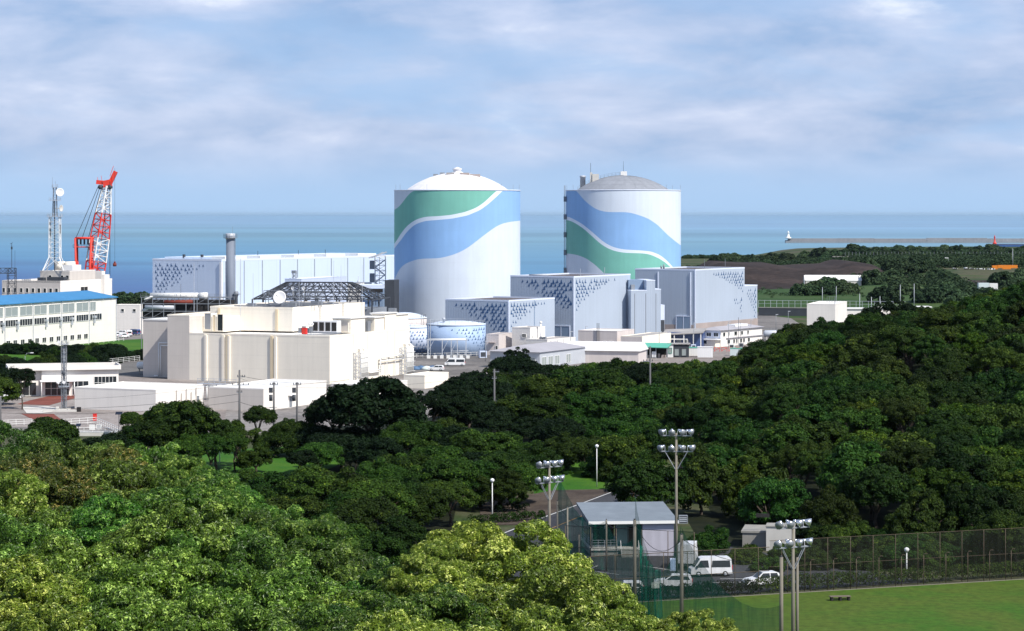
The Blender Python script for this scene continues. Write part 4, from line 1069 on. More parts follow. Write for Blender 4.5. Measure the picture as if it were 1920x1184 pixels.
for i, (px, py, Y, rr, k) in enumerate(park):
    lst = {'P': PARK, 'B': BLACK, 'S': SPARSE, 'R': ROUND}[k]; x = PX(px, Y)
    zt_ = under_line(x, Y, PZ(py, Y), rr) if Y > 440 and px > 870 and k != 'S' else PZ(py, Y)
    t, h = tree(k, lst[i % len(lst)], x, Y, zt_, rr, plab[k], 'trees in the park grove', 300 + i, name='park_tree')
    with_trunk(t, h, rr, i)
tag(bpy.data.objects['park_tree'], 'huge black spreading tree in front of the low white buildings', 'tree', 'trees in the park grove')

# --- wooded hill on the right: every crown a tree of its own
HILL = [crown_mesh('crown', 'leaf_hill_shaded', 5.0, (3.4, 4.4, 3.0, 5.0, 3.8, 4.0, 3.2)[k], (8, 5, 11, 6, 9, 4, 12)[k], (70, 90, 60, 80, 100, 60, 90)[k], 230, (0.40, 0.5, 0.36, 0.46, 0.42, 0.55, 0.38)[k], (0.26, 0.3, 0.24, 0.2, 0.3, 0.36, 0.18)[k], 91 + k, (0.10 + .015 * (k % 3), 0.22 + .02 * (k % 2)), up=0.35, cover=.05, rough=.16) for k in range(7)]
HILLB = [crown_mesh('crown', 'leaf_hill_bright', 5.0, 4.0, 7, 75, 230, 0.42, 0.26, 191 + k, (0.11, 0.21), up=0.35, cover=.05, rough=.14) for k in range(2)]
g = random.Random(5); pts = []
cand = []
for k in range(9000):
    x = g.uniform(14, 150); y = g.uniform(300, 640)
    if abs(PX(2080, y)) < x: continue
    foot = 293 if x > 44 else (304 if x > 38 else 316 if x > 31 else 332)
    if y < foot: continue
    if x < 16 + (y - 358) * .33 + 9.5 and y < 420: continue
    if x < 25 and y > 400: continue
    if y > 545 and H1(x, y) + 8 < CZ - 14: 
        pass
    cand.append((x, y))
for x, y in cand:
    if y > 560: continue
    dmin = 6.9 + 1.4 * math.sin(x * .13 + y * .07)
    if all((x - a) ** 2 + (y - b) ** 2 > dmin * dmin for a, b, _ in pts): pts.append((x, y, dmin))
pts.sort(key=lambda p: p[1]); pts = pts[:335]
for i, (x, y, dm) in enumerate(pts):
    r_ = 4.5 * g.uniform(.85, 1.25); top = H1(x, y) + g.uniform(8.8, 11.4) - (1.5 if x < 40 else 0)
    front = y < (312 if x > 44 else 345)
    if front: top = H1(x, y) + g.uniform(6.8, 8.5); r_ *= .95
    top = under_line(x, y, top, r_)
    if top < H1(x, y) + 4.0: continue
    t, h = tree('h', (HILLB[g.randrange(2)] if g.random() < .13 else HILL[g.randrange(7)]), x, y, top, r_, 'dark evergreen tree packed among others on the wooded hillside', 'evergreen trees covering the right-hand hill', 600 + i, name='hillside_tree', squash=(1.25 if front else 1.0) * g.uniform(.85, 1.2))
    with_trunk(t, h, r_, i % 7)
print('hill trees', len(pts), 'of', len(cand), max(p[1] for p in pts))
# ------------------------------------------------------------ cream control building
cb = Site(618, 603, 23.5)
r = cb.thing('control_building', 'large cream building with set-back upper storey, pipes and roof fans, left of the round towers', 'plant building')
Wc = cb.Rr(768); Hc_ = cb.z(629.6)
XL = cb.L(355); XLL = cb.L(314)
block(r, -XL, 0, 0, Wc, 0, Hc_, 'cream', 'roof_white', 0.45, 'cream', capw=.4)
# taller left wing with doors and shutters facing the roof
HL = cb.zL(314, 590)
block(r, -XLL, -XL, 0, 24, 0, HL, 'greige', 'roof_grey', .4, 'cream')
MB().box(-XL + .0, -XL + 6.5, 6.0, 20, Hc_, HL - .6).build('wing_wall', 'cream', r)
win(r, 'L', -XL + 1.0, -XL + 2.8, Hc_ + .6, Hc_ + 4.6, off=5.9, pane='steel_grey', frame='cream', name='shutter')
win(r, 'L', -XL + 3.4, -XL + 4.2, Hc_ + .2, Hc_ + 4.2, off=5.9, pane='cream_deep', frame='cream', name='door')
win(r, 'L', -XL + 4.8, -XL + 6.3, Hc_ + .3, Hc_ + 4.4, off=5.9, pane='glass_dark', frame='cream', name='window')
# far-left lower wing
XF = cb.L(258); HF = cb.zL(285, 603)
MB().box(-XF - 1.5, -XLL - .02, 5, 20, 0, HF).build('wing_wall', 'greige', r)
MB().box(-XF - 1.6, -XLL - .02, 4.9, 20.1, HF, HF + .3).build('wing_roof', 'roof_white', r)
m_ = MB()
m_.path([(-XLL - 5.2, 4.2, .5), (-XLL - 5.2, 4.2, 9.0), (-XLL - .3, 4.2, 9.0)], .16, 6).path([(-XLL - 4.5, 4.0, .5), (-XLL - 4.5, 4.0, 8.3), (-XLL - .3, 4.0, 8.3)], .16, 6)
m_.path([(-XLL - 5.2, 4.2, .5), (-XLL - 6.4, 3.9, .5)], .16, 6)
m_.build('wall_pipe', 'steel_white', r)
# upper storey
ub = (cb.L(394.5), )
YU = 623.0; yU = (YU - cb.Y) / cb.c * 0.98
# corner of the upper block in the local frame
qx, qy = PX(548.6, YU), YU
dx, dy = qx - cb.X, qy - cb.Y
ux = dx * cb.c - dy * cb.s; uy = dx * cb.s + dy * cb.c
HU = PZ(576.9, YU) - GZ
UL = 0.0
for t_ in np.arange(10, 60, .1):
    wx, wy, _ = cb.w(ux - t_, uy)
    if 960 + F * wx / wy < 394.5: UL = t_; break
for t_ in np.arange(10, 60, .1):
    wx, wy, _ = cb.w(ux, uy + t_)
    if 960 + F * wx / wy > 683.6: UW = t_; break
block(r, ux - UL, ux, uy, uy + UW, Hc_ + .02, HU, 'cream', 'roof_grey', .5, 'cream', name='upper_wall', capw=.4)
m_ = MB()
for fx in (0.10, 0.80): m_.box(ux - UL * (1 - fx), ux - UL * (1 - fx) + .7, uy - .35, uy, Hc_ + .1, HU - .5)
m_.build('upper_pilaster', 'cream_deep', r)
for px in (428, 416, 392, 507, 516):
    pass
for px in (419, 510, 386, 427): 
    x = -cb.L(px)
    MB().box(x - .35, x + .35, -.35, 0.0, 0, Hc_ - .45).build('pilaster', 'cream_deep' if px in (427, 510) else 'cream', r)
for px in (432, 519, 389): 
    x = -cb.L(px)
    MB().box(x - .6, x + .0, -.40, -.0, 0, Hc_ - .6).build('pier', 'cream', r)
# ladders and lightning masts on the upper storey's right side
for k, (v, zz) in enumerate([(6.0, 0), (13, 0), (22, 1), (31, 0)]):
    pass
def mast(parent, x, y, z, h, r=.07):
    return MB().tube((x, y, z), (x, y, z + h), r, 5, r1=r * .6).build('lightning_mast', 'steel_pale', parent)
for x, y, zb, h in ((ux + .25, uy + 3.0, HU - 7, 13.5), (ux + .25, uy + 22, HU - 4, 15.5), (ux - 12, uy + 1, HU, 8.5), (ux + .3, uy + UW - 2, HU - 4, 14), (-XL + 9, 10, Hc_, 19), (-XLL + 3, 8, HL, 13), (ux - UL + 1, uy + 14, HU, 12), (ux - 4, uy + UW - 6, HU, 10)):
    mast(r, x, y, zb, h)
m_ = MB()
for y in (uy + 14, uy + 27):
    for o_ in (0, .6): m_.tube((ux + .3, y + o_, Hc_ + .2), (ux + .3, y + o_, HU + .6), .05, 4)
    for k in range(9): m_.tube((ux + .3, y, Hc_ + .6 + k * .7), (ux + .3, y + .6, Hc_ + .6 + k * .7), .035, 4)
m_.build('wall_ladder', 'steel_grey', r)
# roof dish, antenna frame and clutter on the top roof
dsh = thing('satellite_dish', 'big white satellite dish on the roof of the cream building', 'satellite dish', cb.w(ux - 6.0, uy + 4.5, HU), -cb.th)
MB().cyl(0, 0, -.4, 1.6, .22, 8).build('mount', 'steel_grey', dsh)
a_, b_ = Vector((0, -.2, 2.5)), Vector((0, -.75, 2.5)); m_ = MB()
def dish(mb, c, d, rad, depth, n=24, m=0):
    q = d.to_track_quat('Z', 'Y'); vs = []; rr = [0.02, .35, .65, .85, 1.0]
    for k in rr:
        for i in range(n):
            a = 2 * math.pi * i / n; vs.append(c + q @ Vector((k * rad * math.cos(a), k * rad * math.sin(a), depth * k * k)))
    for k in rr[::-1]:
        for i in range(n):
            a = 2 * math.pi * i / n; vs.append(c + q @ Vector((k * rad * math.cos(a), k * rad * math.sin(a), depth * k * k - .1)))
    fs = [(j * n + i, j * n + (i + 1) % n, (j + 1) * n + (i + 1) % n, (j + 1) * n + i) for j in range(2 * len(rr) - 1) for i in range(n)]
    return mb.add(vs, fs, m, True)
dish(m_, Vector((0, -.3, 2.3)), Vector((.25, -1, .30)).normalized(), 1.7, .42); m_.build('reflector', 'white_paint', dsh)
MB().tube((0, -.5, 2.3), (-.25, -1.7, 2.8), .05, 5).cyl(-.25, -1.7, 2.7, 3.0, .12, 8).build('feed_arm', 'steel_grey', dsh)
af = thing('antenna_rack', 'horizontal lattice frame with small round antennas on the cream roof', 'antenna rack', cb.w(ux - 8, uy + 10, HU), -cb.th)
m_ = MB(); truss(m_, (-5.5, 0, 3.0), (11.0, 0, 3.0), 1.7, 11, .10)
for x in (-5, 0, 5.5, 10.5):
    m_.tube((x, -.8, -.3), (x, -.8, 2.3), .1, 4).tube((x, .8, -.3), (x, .8, 2.3), .1, 4)
m_.build('lattice', 'steel_grey', af)
for x in (3.2, 6.4):
    m_ = MB(); dish(m_, Vector((x, -1.2, 4.6)), Vector((0, -1, 0)), .42, .14, 14); m_.tube((x, -1.1, 4.6), (x, -.8, 2.5), .05, 4); m_.build('round_antenna', 'white_paint', af)
m_ = MB(); g = random.Random(4)
for k in range(16):
    x = ux - UL * g.uniform(.05, .75); y = uy + UW * g.uniform(.12, .9); s_ = g.uniform(.5, 1.5)
    m_.box(x - s_, x + s_, y - .5, y + .5, HU - .5, HU + g.uniform(.0, .9))
for k in range(5):
    y = uy + 4 + k * 6; m_.tube((ux - UL * .8, y, HU + .1), (ux - 1.5, y, HU + .1), .13, 5)
m_.build('roof_equipment', 'steel_grey', r)
# lower roof: cooling units, penthouses, red cabinet
def cooler(x, y, n, z, sx=1.5, par=None, lab='dark grilled cooling unit'):
    m = MB(); m.box(x, x + n * sx, y, y + 2.2, z, z + .35).build('unit_base', 'steel_grey', par)
    for k in range(n):
        o = MB().box(x + k * sx + .06, x + (k + 1) * sx - .06, y, y + 2.2, z + .35, z + 3.2).build('cooling_unit', 'white_paint', par)
        MB().box(x + k * sx + .22, x + (k + 1) * sx - .22, y - .06, y - .01, z + .6, z + 2.8).build('grille', 'dark_in', o)
cooler(-9.6, 9.0, 4, Hc_, 1.75, r)
m_ = MB()
for k in range(4): m_.box(-13.4 + k * 1.0, -12.6 + k * 1.0, 8.6, 9.4, Hc_, Hc_ + 1.2 + .5 * (k % 2))
rails(m_, [(-14, 7.8, Hc_), (-9.8, 7.8, Hc_)], 1.3, 1.0, .04)
m_.build('roof_equipment', 'steel_grey', r)
def pent(x0, x1, y0, y1, h, dm='steel_grey', wall='cream', lip=True, u=None):
    MB().box(x0, x1, y0, y1, Hc_, Hc_ + h).build('penthouse_wall', wall, r)
    if lip: MB().box(x0 - .3, x1 + .3, y0 - .6, y1 + .3, Hc_ + h, Hc_ + h + .25).build('penthouse_roof', 'roof_white', r)
    if u: win(r, 'L', x0 + u[0], x0 + u[1], Hc_ + .4, Hc_ + h - .6, off=y0, pane=dm, frame='cream', name='shutter')
pent(-6.0, -.9, 13.0, 21, 3.6, 'greige', u=(.5, 4.4))
pent(-5.2, 0.0, 24.5, 30, 3.4, 'cream_deep', u=(.6, 1.6))
pent(-3.8, -.0, 30.5, 37, 4.2, 'steel_grey', u=(.7, 3.2))
pent(-7.0, -.4, 37.4, Wc, 3.6, 'glass_dark', u=(1, 4))
for a_ in ((-3.0, -.6, 22, 23.6, Hc_, Hc_ + 2.6), (-4.6, -3.4, 22, 23.6, Hc_, Hc_ + 1.6), (-2.2, -.4, 36.9, 38.2, Hc_ + 3.8, Hc_ + 5.4)): MB().box(*a_).build('roof_fan', 'steel_grey', r)
rx = -cb.L(534) ; 
rc = thing('hydrant_cabinet', 'bright red cabinet on the lower roof of the cream building', 'cabinet', cb.w(rx + 3.4, 4.0, Hc_), -cb.th)
MB().box(-.6, .6, -.45, .45, 0, 1.5).box(-.66, .66, -.5, .5, 1.5, 1.58).build('body', 'signal_red', rc)
MB().box(-.5, .5, -.5, -.46, .12, 1.4).build('door', 'crane_red', rc)
dl = thing('floodlight', 'small twin floodlight beside the red cabinet on the cream roof', 'floodlight', cb.w(rx + 5.2, 4.0, Hc_), -cb.th)
MB().tube((0, 0, 0), (0, 0, 2.4), .06, 5).tube((-.5, 0, 2.3), (.5, 0, 2.3), .05, 4).build('post', 'steel_grey', dl)
MB().box(-.7, -.2, -.3, .1, 2.3, 2.8).build('lamp', 'white_paint', dl); MB().box(.2, .7, -.3, .1, 2.3, 2.8).build('lamp', 'white_paint', dl)
# pipe banks down the right-hand wall
def bank(y0, n, z0, z1, name='pipe_bank'):
    m = MB()
    for k in range(n):
        y = y0 + k * .75; m.tube((.9, y, z0), (.9, y, z1 - k % 3 * .35), .20, 6); m.tube((.9, y, z1 - k % 3 * .35), (-.1, y, z1 - k % 3 * .35), .2, 6)
    for z in np.arange(z0 + .6, z1, 1.25): m.tube((1.15, y0 - .4, z), (1.15, y0 + n * .75, z), .06, 4)
    m.build(name, 'steel_white', r)
    f = MB(); truss(f, (.85, y0 - 2.0, z0), (.85, y0 - 2.0, z1 - .8), 1.3, 8, .07); f.build('pipe_tower', 'steel_pale', r)
zt = cb.zR(670, 655); bank(cb.Rr(671), 6, 0.2, zt)
zt = cb.zR(752, 646); bank(cb.Rr(757), 6, 0.2, zt)
m_ = MB(); ya, yb = cb.Rr(689), cb.Rr(752)
for k in range(2):
    z = 5.2 - k * .9; m_.path([(.7, ya, 2.2 - k * .5), (.7, ya + 6, 2.2 - k * .5), (.7, ya + 6, z), (.7, yb, z)], .17, 6)
for f_ in (.3, .5, .75): m_.tube((.7, ya + (yb - ya) * f_, 0), (.7, ya + (yb - ya) * f_, 5.2), .12, 4)
for k in range(5): m_.box(.4, 1.0, ya + 7 + k * 4.4, ya + 7.9 + k * 4.4, 5.5, 5.8)
m_.build('pipe_run', 'steel_white', r)
for px in (662, 689, 727, 740): 
    y = cb.Rr(px); MB().box(0.0, .05, y, y + .12, .5, Hc_ - .6).build('wall_joint', 'greige', r)

# ------------------------------------------------------------ low white buildings in front
def simple(name, label, pxC, pyT, Yc, th, pxL, pxR, wall='white_wall', roof='roof_white', par=.25, group=None, cat='building', z0=GZ, wallL=None):
    s = Site(pxC, Yc, th, z0); s.thing(name, label, cat, group)
    s.len, s.wid, s.h = s.L(pxL), s.Rr(pxR), s.z(pyT)
    block(s.root, -s.len, 0, 0, s.wid, 0, s.h, wall, roof, par, wall)
    return s
sa = simple('low_building', 'low white flat-roofed building left of the utility poles, windowless', 292, 731, 519, 24, 140, 380, 'white_wall')
m_ = MB()
for k in range(5):
    y = 8 + k * 2.0; m_.tube((.25, y, .5), (.25, y, sa.h - .6 - k % 2 * .8), .12, 5)
m_.build('wall_pipe', 'greige', sa.root)
win(sa.root, 'R', 16.0, 17.4, 0.05, 2.3, name='door', pane='steel_grey')
sb_ = simple('low_building', 'low white building with shaded grey front wall right behind the utility poles', 494, 729, 521, 24, 391, 612, 'white_wall')
MB().box(-sb_.len, -.0, -.03, .0, 0, sb_.h - .3).build('front_overlay', 'greige', sb_.root)  # grey sheet over the white wall, its tone painted as shade
win(sb_.root, 'R', 11, 12.3, 0.05, 2.4, name='door', pane='steel_grey')
MB().box(.02, 1.2, 10.6, 12.8, 2.6, 2.75).build('canopy', 'white_paint', sb_.root)
pr_ = thing('pipe_bridge', 'white pipework bridge between the two low white buildings', 'pipe bridge', (PX(385, 552), 552, GZ), -R(24))
m_ = MB()
for k in range(4): m_.path([(-1.6 + k, 0, 0), (-1.6 + k, 0, 3.2), (3.2 + k, 4, 3.2), (3.2 + k, 12, 3.2)], .15, 6)
m_.build('pipe', 'steel_white', pr_)
m_ = MB(); rails(m_, [(-2, 0, 3.8), (8, 0, 3.8)], 1.1, 1.4, .05); m_.box(-2, 8, 0, 1.2, 3.6, 3.8); m_.build('walkway', 'steel_pale', pr_)
for x in (-1.8, 2.8, 7.6): MB().tube((x, .2, 0), (x, .2, 3.6), .12, 4).build('leg', 'steel_pale', pr_)
sc_ = simple('low_building', 'small low cream annex with a white roof at the right foot of the cream building', 796, 704, 588, 24, 757, 841, 'cream', 'roof_white')
sd_ = simple('low_building', 'low white shed partly hidden behind the huge black tree', 700, 722, 562, 24, 620, 764, 'white_wall', 'roof_white')
m_ = MB(); 
for k in range(4): m_.box(.05, .4, 2 + k * 3, 3 + k * 3, sd_.h - 1.4, sd_.h - .7)
m_.build('roof_vents', 'steel_grey', sd_.root)
# bus shelter with a blue roof edge peeping out
bs = thing('bus_shelter', 'dark glazed shelter with a blue and green roof edge behind the round tree', 'shelter', (PX(318, 462), 462, GZ), -R(10))
MB().box(-6, 6, -1.5, 1.5, 3.0, 3.3).build('roof', 'roof_blue', bs)
MB().box(6.02, 9.5, -1.2, 1.2, 2.6, 2.9).build('roof_extension', 'canopy_green', bs)
MB().box(-5.7, 5.7, -1.2, 1.3, .1, 2.9).build('wall', 'dark_in', bs)
for x in (-5.5, -2.5, .5, 3.5, 6.5, 9.2): MB().tube((x, -1.35, 0), (x, -1.35, 2.95), .08, 5).build('post', 'steel_white', bs)

# gatehouse with a wide flat canopy roof
gh = Site(78, 540, 24); gr_ = gh.thing('gatehouse', 'white flat-roofed entrance building with dark glass front beside the forecourt', 'gatehouse')
gx = PX(200, 560)
gw = 26.0
gh2 = thing  # keep name
H_ = PZ(688, 566) - GZ
xr = (gx - gh.X) * gh.c - (560 - gh.Y) * gh.s
# local frame rotated so the long glazed wall faces the viewer
gr_.rotation_euler.z = R(14); gr_.location = (PX(78, 563), 563, GZ)
MB().box(0, 17.5, 0, 10, 0, H_ - .6).build('wall', 'white_wall', gr_)
MB().box(-6.5, 0, 1.0, 9, 0, H_ - .6).build('side_wall', 'white_wall', gr_)
MB().box(-7.5, 17.9, -.8, 10.6, H_ - .6, H_ - .55).build('roof', 'roof_dark', gr_)
p = MB(); p.box(-7.6, 18, -.9, -.6, H_ - .62, H_ + .35).box(-7.6, 18, 10.3, 10.6, H_ - .62, H_ + .35).box(-7.6, -7.3, -.6, 10.3, H_ - .62, H_ + .35).box(17.7, 18, -.6, 10.3, H_ - .62, H_ + .35); p.build('parapet', 'white_wall', gr_)
win(gr_, 'L', .8, 6.2, .3, 3.4, 4, 2, name='window'); win(gr_, 'L', 7.0, 10.6, .3, 3.4, 3, 2, name='window'); win(gr_, 'L', 12.0, 17.0, 1.6, 4.4, 6, 2, name='window')
win(gr_, 'L', -5.8, -1.2, .3, 3.2, 3, 1, off=1.0, name='window')
MB().box(-.5, 7.5, -3.2, 0, 3.55, 3.8).build('entrance_canopy', 'white_paint', gr_)
for x in (-.2, 7.2): MB().tube((x, -3.0, 0), (x, -3.0, 3.55), .12, 6).build('canopy_post', 'steel_white', gr_)

# ------------------------------------------------------------ blue-roofed hall on the far left
bh = Site(0, 745, 20.5); br = bh.thing('hall', 'long white hall with a bright blue roof and rows of windows at the left edge', 'hall')
bh.root.location = (PX(-60, 728), 728, GZ); bh.X, bh.Y = PX(-60, 728), 728
Wb = bh.Rr(217); hb = bh.zR(217, 557)
MB().box(-22, 0, 0, Wb, 0, hb - .1).build('wall', 'white_wall', br)
MB().add([(-22.3, -.6, hb), (.6, -.6, hb), (.6, Wb + .6, hb), (-22.3, Wb + .6, hb), (-11, -.6, hb + 2.0), (-11, Wb + .6, hb + 2.0),
          (-22.3, -.6, hb - .25), (.6, -.6, hb - .25), (.6, Wb + .6, hb - .25), (-22.3, Wb + .6, hb - .25)],
         [(1, 2, 5, 4), (0, 4, 5, 3), (0, 1, 4), (2, 3, 5), (6, 7, 1, 0), (7, 8, 2, 1), (8, 9, 3, 2), (9, 6, 0, 3), (9, 8, 7, 6)]).build('roof', 'roof_blue', br)
for px0, px1 in ((-20, 5), (10, 33), (37, 60), (64, 87), (91, 113), (117, 139), (143, 165), (168.5, 179)):
    a, b = bh.Rr(px0), bh.Rr(px1)
    win(br, 'R', a, b, hb - 3.9, hb - 1.2, 2, 1, pane='glass_pale', frame='frame_white')
    b2_ = bh.Rr(px1 if px1 > 0 and px1 != 179 else px1 + (11 if px1 == 179 else 0))
    win(br, 'R', a, b2_, hb - 7.0, hb - 5.1, 5, 1, pane='glass_dark', frame='frame_white', fw=.12)
for k, px in enumerate((15, 28, 42, 55.5, 69, 82.5, 96, 109, 122, 135, 148, 160.5)):
    a = bh.Rr(px - 3.4); win(br, 'R', a, bh.Rr(px + 3.4), 1.8, 3.2, 2, 1, pane='glass_dark')
for px in (9, 62, 115.5, 167, 217.5): 
    y = bh.Rr(px); MB().box(.0, .22, y - .22, y, 0, hb - .3).build('downpipe', 'steel_pale', br)
for px in (4, 31, 85, 112, 133, 175):
    y = bh.Rr(px); MB().box(0.02, .9, y - .6, y + .6, 8.2, 8.9).box(.1, .7, y - .3, y + .3, 6.4, 8.2).build('wall_vent', 'steel_pale', br)
for k in range(14):
    y = Wb * (k + .5) / 14; MB().tube((-.4, y, hb - .1), (.8, y, hb - .55), .05, 4).build('gutter_bracket', 'steel_white', br)
m_ = MB(); rails(m_, [tuple(Vector(bh.w(3.2, bh.Rr(p_), 0))) for p_ in (0, 110, 216)], 1.5, 3.2, .07); tag(m_.build('railing', 'steel_white'), 'white railing along the foot of the blue-roofed hall', 'railing')

# ------------------------------------------------------------ administration block with tower and crane
ad = Site(113, 880, 21); ar = ad.thing('office_building', 'white office block with small square windows and rooftop plant, behind the blue roof', 'office building')
La, Wa, ha = ad.L(4), ad.Rr(210), ad.z(527)
block(ar, -La, 0, 0, Wa, 0, ha, 'white_wall', 'roof_grey', .8, 'white_wall')
MB().box(-La - .02, 0.0, -.04, 0, 0, ha).build('front_overlay', 'greige', ar)  # thin greyer sheet: shade on the left face given as colour
for px in (7, 17, 28, 40, 51, 62, 73, 84, 95, 106):
    x = -ad.L(px); win(ar, 'L', x - .5, x + .6, ha - 4.3, ha - 2.8, off=-.04)
win(ar, 'R', ad.Rr(151), ad.Rr(164), ha - 4.6, ha - 2.6, 2, 1, pane='dark_in')
y = ad.Rr(192); MB().box(0.0, 1.6, y - 1.2, y + 2.4, 0, ha + 1.6).build('stair_tower', 'white_wall', ar)
hp = ad.z(507) + .0
block(ar, -La * .55, -1.0, 8, 26, ha - .5, hp - .4, 'greige', 'roof_grey', .3, 'white_wall', name='penthouse_wall')
MB().box(-6, -.6, 30, Wa - 4, ha - .5, hp - 1.0).build('penthouse_wall', 'white_wall', ar)
for x in (-9, -4, -1.8): win(ar, 'L', x - .7, x + .5, ha + .5, ha + 1.7, off=8.0)
m_ = MB().box(-8, -1.0, 4.0, 6.5, ha - .4, ha + 1.2).box(-12, -9.6, 4, 6, ha - .4, ha + 1.0); m_.build('roof_equipment', 'steel_dark', ar)
for x in (-8.6, -4.4): MB().cyl(x, 14, hp - .3, hp + 2.8, 1.9, 16).build('water_tank', 'cream', ar)
MB().box(-6.5, -2.2, 12, 18, hp - .3, hp + 1.6).build('rooftop_box', 'white_paint', ar)
# radio tower on the block
twx, twy, twz = ad.w(-6.5, 10, 0); twz = GZ + hp - .4; Yt = twy
rt = thing('radio_tower', 'white steel radio tower with two round dishes on the office block roof', 'radio tower', (PX(103, Yt), Yt, twz))
zt_ = lambda py: PZ(py, Yt) - twz
m_ = MB()
for sx in (-1, 1):
    for sy in (-1, 1):
        m_.tube((sx * 3.8, sy * 3.8, 0), (sx * 1.9, sy * 1.9, zt_(483)), .17, 5); m_.tube((sx * 1.9, sy * 1.9, zt_(483)), (sx * 1.8, sy * 1.8, zt_(407)), .15, 5)
for k in range(3):
    pass
m_.build('leg_frame', 'steel_white', rt)
m_ = MB(); truss(m_, (0, 0, zt_(483)), (0, 0, zt_(407)), 3.6, 8, .13)
for k in range(4):
    a = [(-3.8, -3.8), (3.8, -3.8), (3.8, 3.8), (-3.8, 3.8)]; p0, p1 = a[k], a[(k + 1) % 4]
    m_.tube((p0[0], p0[1], 0), (p1[0] * .4, p1[1] * .4, zt_(483)), .09, 4); m_.tube((p1[0], p1[1], 0), (p0[0] * .4, p0[1] * .4, zt_(483)), .09, 4)
m_.build('lattice', 'steel_white', rt)
m_ = MB(); truss(m_, (0, 0, zt_(407)), (0, 0, zt_(352)), 1.6, 6, .09, w2=1.0)
for x in (-.9, .2): m_.tube((x, 0, zt_(356)), (x, 0, zt_(333 if x < 0 else 340)), .05, 4)
m_.build('upper_mast', 'steel_grey', rt)
for py, w_ in ((407, 2.4), (377, 1.8), (352, .9)):
    z = zt_(py); m_ = MB().box(-w_, w_, -w_, w_, z, z + .15); rails(m_, [(-w_, -w_, z), (w_, -w_, z), (w_, w_, z), (-w_, w_, z), (-w_, -w_, z)], 1.1, 1.2, .05); m_.build('platform', 'steel_pale', rt)
for x, py, rr_, dr in ((1.9, 361, 1.5, (.45, -1, 0)), (2.2, 391, 1.2, (1, -.45, 0))):
    m_ = MB(); d_ = Vector(dr).normalized(); dish(m_, Vector((x, -.8, zt_(py))), d_, rr_, .35)
    m_.tube(Vector((x, -.8, zt_(py))), (0, 0, zt_(py)), .12, 5); m_.build('dish', 'white_paint' if py == 361 else 'concrete_pale', rt)
for x, z in ((-1.9, zt_(425)), (1.9, zt_(430)), (-1.7, zt_(438))): MB().box(x - .15, x + .15, -.3, .3, z - 1.6, z + 1.6).build('panel_antenna', 'steel_dark', rt)
MB().tube((.1, -1.3, 0), (.1, -1.3, zt_(377)), .22, 5).build('cable_ladder', 'steel_dark', rt)

# crawler crane
Yk = 945
ck = thing('crawler_crane', 'tall crane with red and white lattice boom behind the office block', 'crane', (PX(176, Yk), Yk, GZ))
zk = lambda py: PZ(py, Yk) - GZ
xk = lambda px: PX(px, Yk) - PX(176, Yk)
foot = Vector((xk(167), -2, 2.5)); head = Vector((xk(198), 4, zk(350)))
def lerp(a, b, t): return a + (b - a) * t
secs = [(0.0, .16, 'steel_white'), (.16, .42, 'crane_red'), (.42, .60, 'steel_white'), (.60, .79, 'crane_red'), (.79, 1.0, 'steel_white')]
def wd(t): return float(np.interp(t, [0, .12, .3, .6, .8, 1.0], [3.2, 4.6, 5.6, 5.2, 4.2, 2.2]))
for a, b, mtl in secs:
    m_ = MB(); truss(m_, lerp(foot, head, a), lerp(foot, head, b), wd(a), max(3, int((b - a) * 26)), .27, w2=wd(b), r2=.15); m_.build('boom_section', mtl, ck)
m_ = MB(); hx, hz = head.x, head.z
m_.obox(head + Vector((0, 0, 1.2)), (3.2, 2.2, 2.6), Matrix.Rotation(-.2, 3, 'Y')).obox(head + Vector((-2.6, 0, 1.6)), (3.2, 1.6, 1.6), Matrix.Rotation(.1, 3, 'Y'))
m_.obox(head + Vector((2.2, 0, 3.6)), (1.6, 1.2, 5.0), Matrix.Rotation(.45, 3, 'Y')).tube(head + Vector((1, 0, 4)), head + Vector((2.4, 0, 8.0)), .12, 4)
m_.tube(head + Vector((-2, 0, 2)), head + Vector((-2.4, 0, 4.2)), .1, 4).tube(head + Vector((-3.6, 0, 2)), head + Vector((-3.8, 0, 3.6)), .1, 4)
m_.build('boom_head', 'crane_red', ck)
m_ = MB(); 
for sx, s_ in ((-2.6, .9), (1.0, .9)): m_.tube(head + Vector((sx, -1.2, -.2)), head + Vector((sx, 1.2, -.2)), s_, 12)
m_.build('sheave', 'steel_dark', ck)
mh = Vector((xk(160), -2, zk(447))); m_ = MB()
for yy in (-2.0, 2.0):
    m_.tube((xk(166), yy, 3), mh + Vector((3.0, yy, 0)), .48, 6); m_.tube((xk(146), yy, 3), mh + Vector((-3.2, yy, 0)), .42, 6)
m_.tube(mh + Vector((-3.6, 0, 0)), mh + Vector((3.6, 0, 0)), .5, 6).tube(mh + Vector((-3.6, 0, -3.4)), mh + Vector((3.4, 0, -3.4)), .22, 5)
m_.build('gantry_mast', 'crane_red', ck)
m_ = MB(); m_.box(mh.x - 4.2, mh.x + 3.2, -3, 3, mh.z - 3.6, mh.z - 3.45); rails(m_, [(mh.x - 4.2, -3, mh.z - 3.5), (mh.x + 3.2, -3, mh.z - 3.5)], 1.1, 1.0, .06)
for k in range(5): m_.tube((mh.x - 3 + k * 1.4, -1, mh.z), (mh.x - 3 + k * 1.4, -1, mh.z - 2.4), .35, 6)
m_.build('gantry_platform', 'steel_dark', ck)
m_ = MB()
for k in range(3): m_.tube(mh + Vector((-3 + k * 2.2, -1 + k, .3)), head + Vector((-3.2 + k * .6, -1 + k * .5, .4)), .11, 4)
m_.tube(mh + Vector((-3.4, 0, 0)), (xk(139), 0, 4), .12, 4)
m_.build('pendant_cable', 'cable_black', ck)
m_ = MB(); hx = xk(204.5)
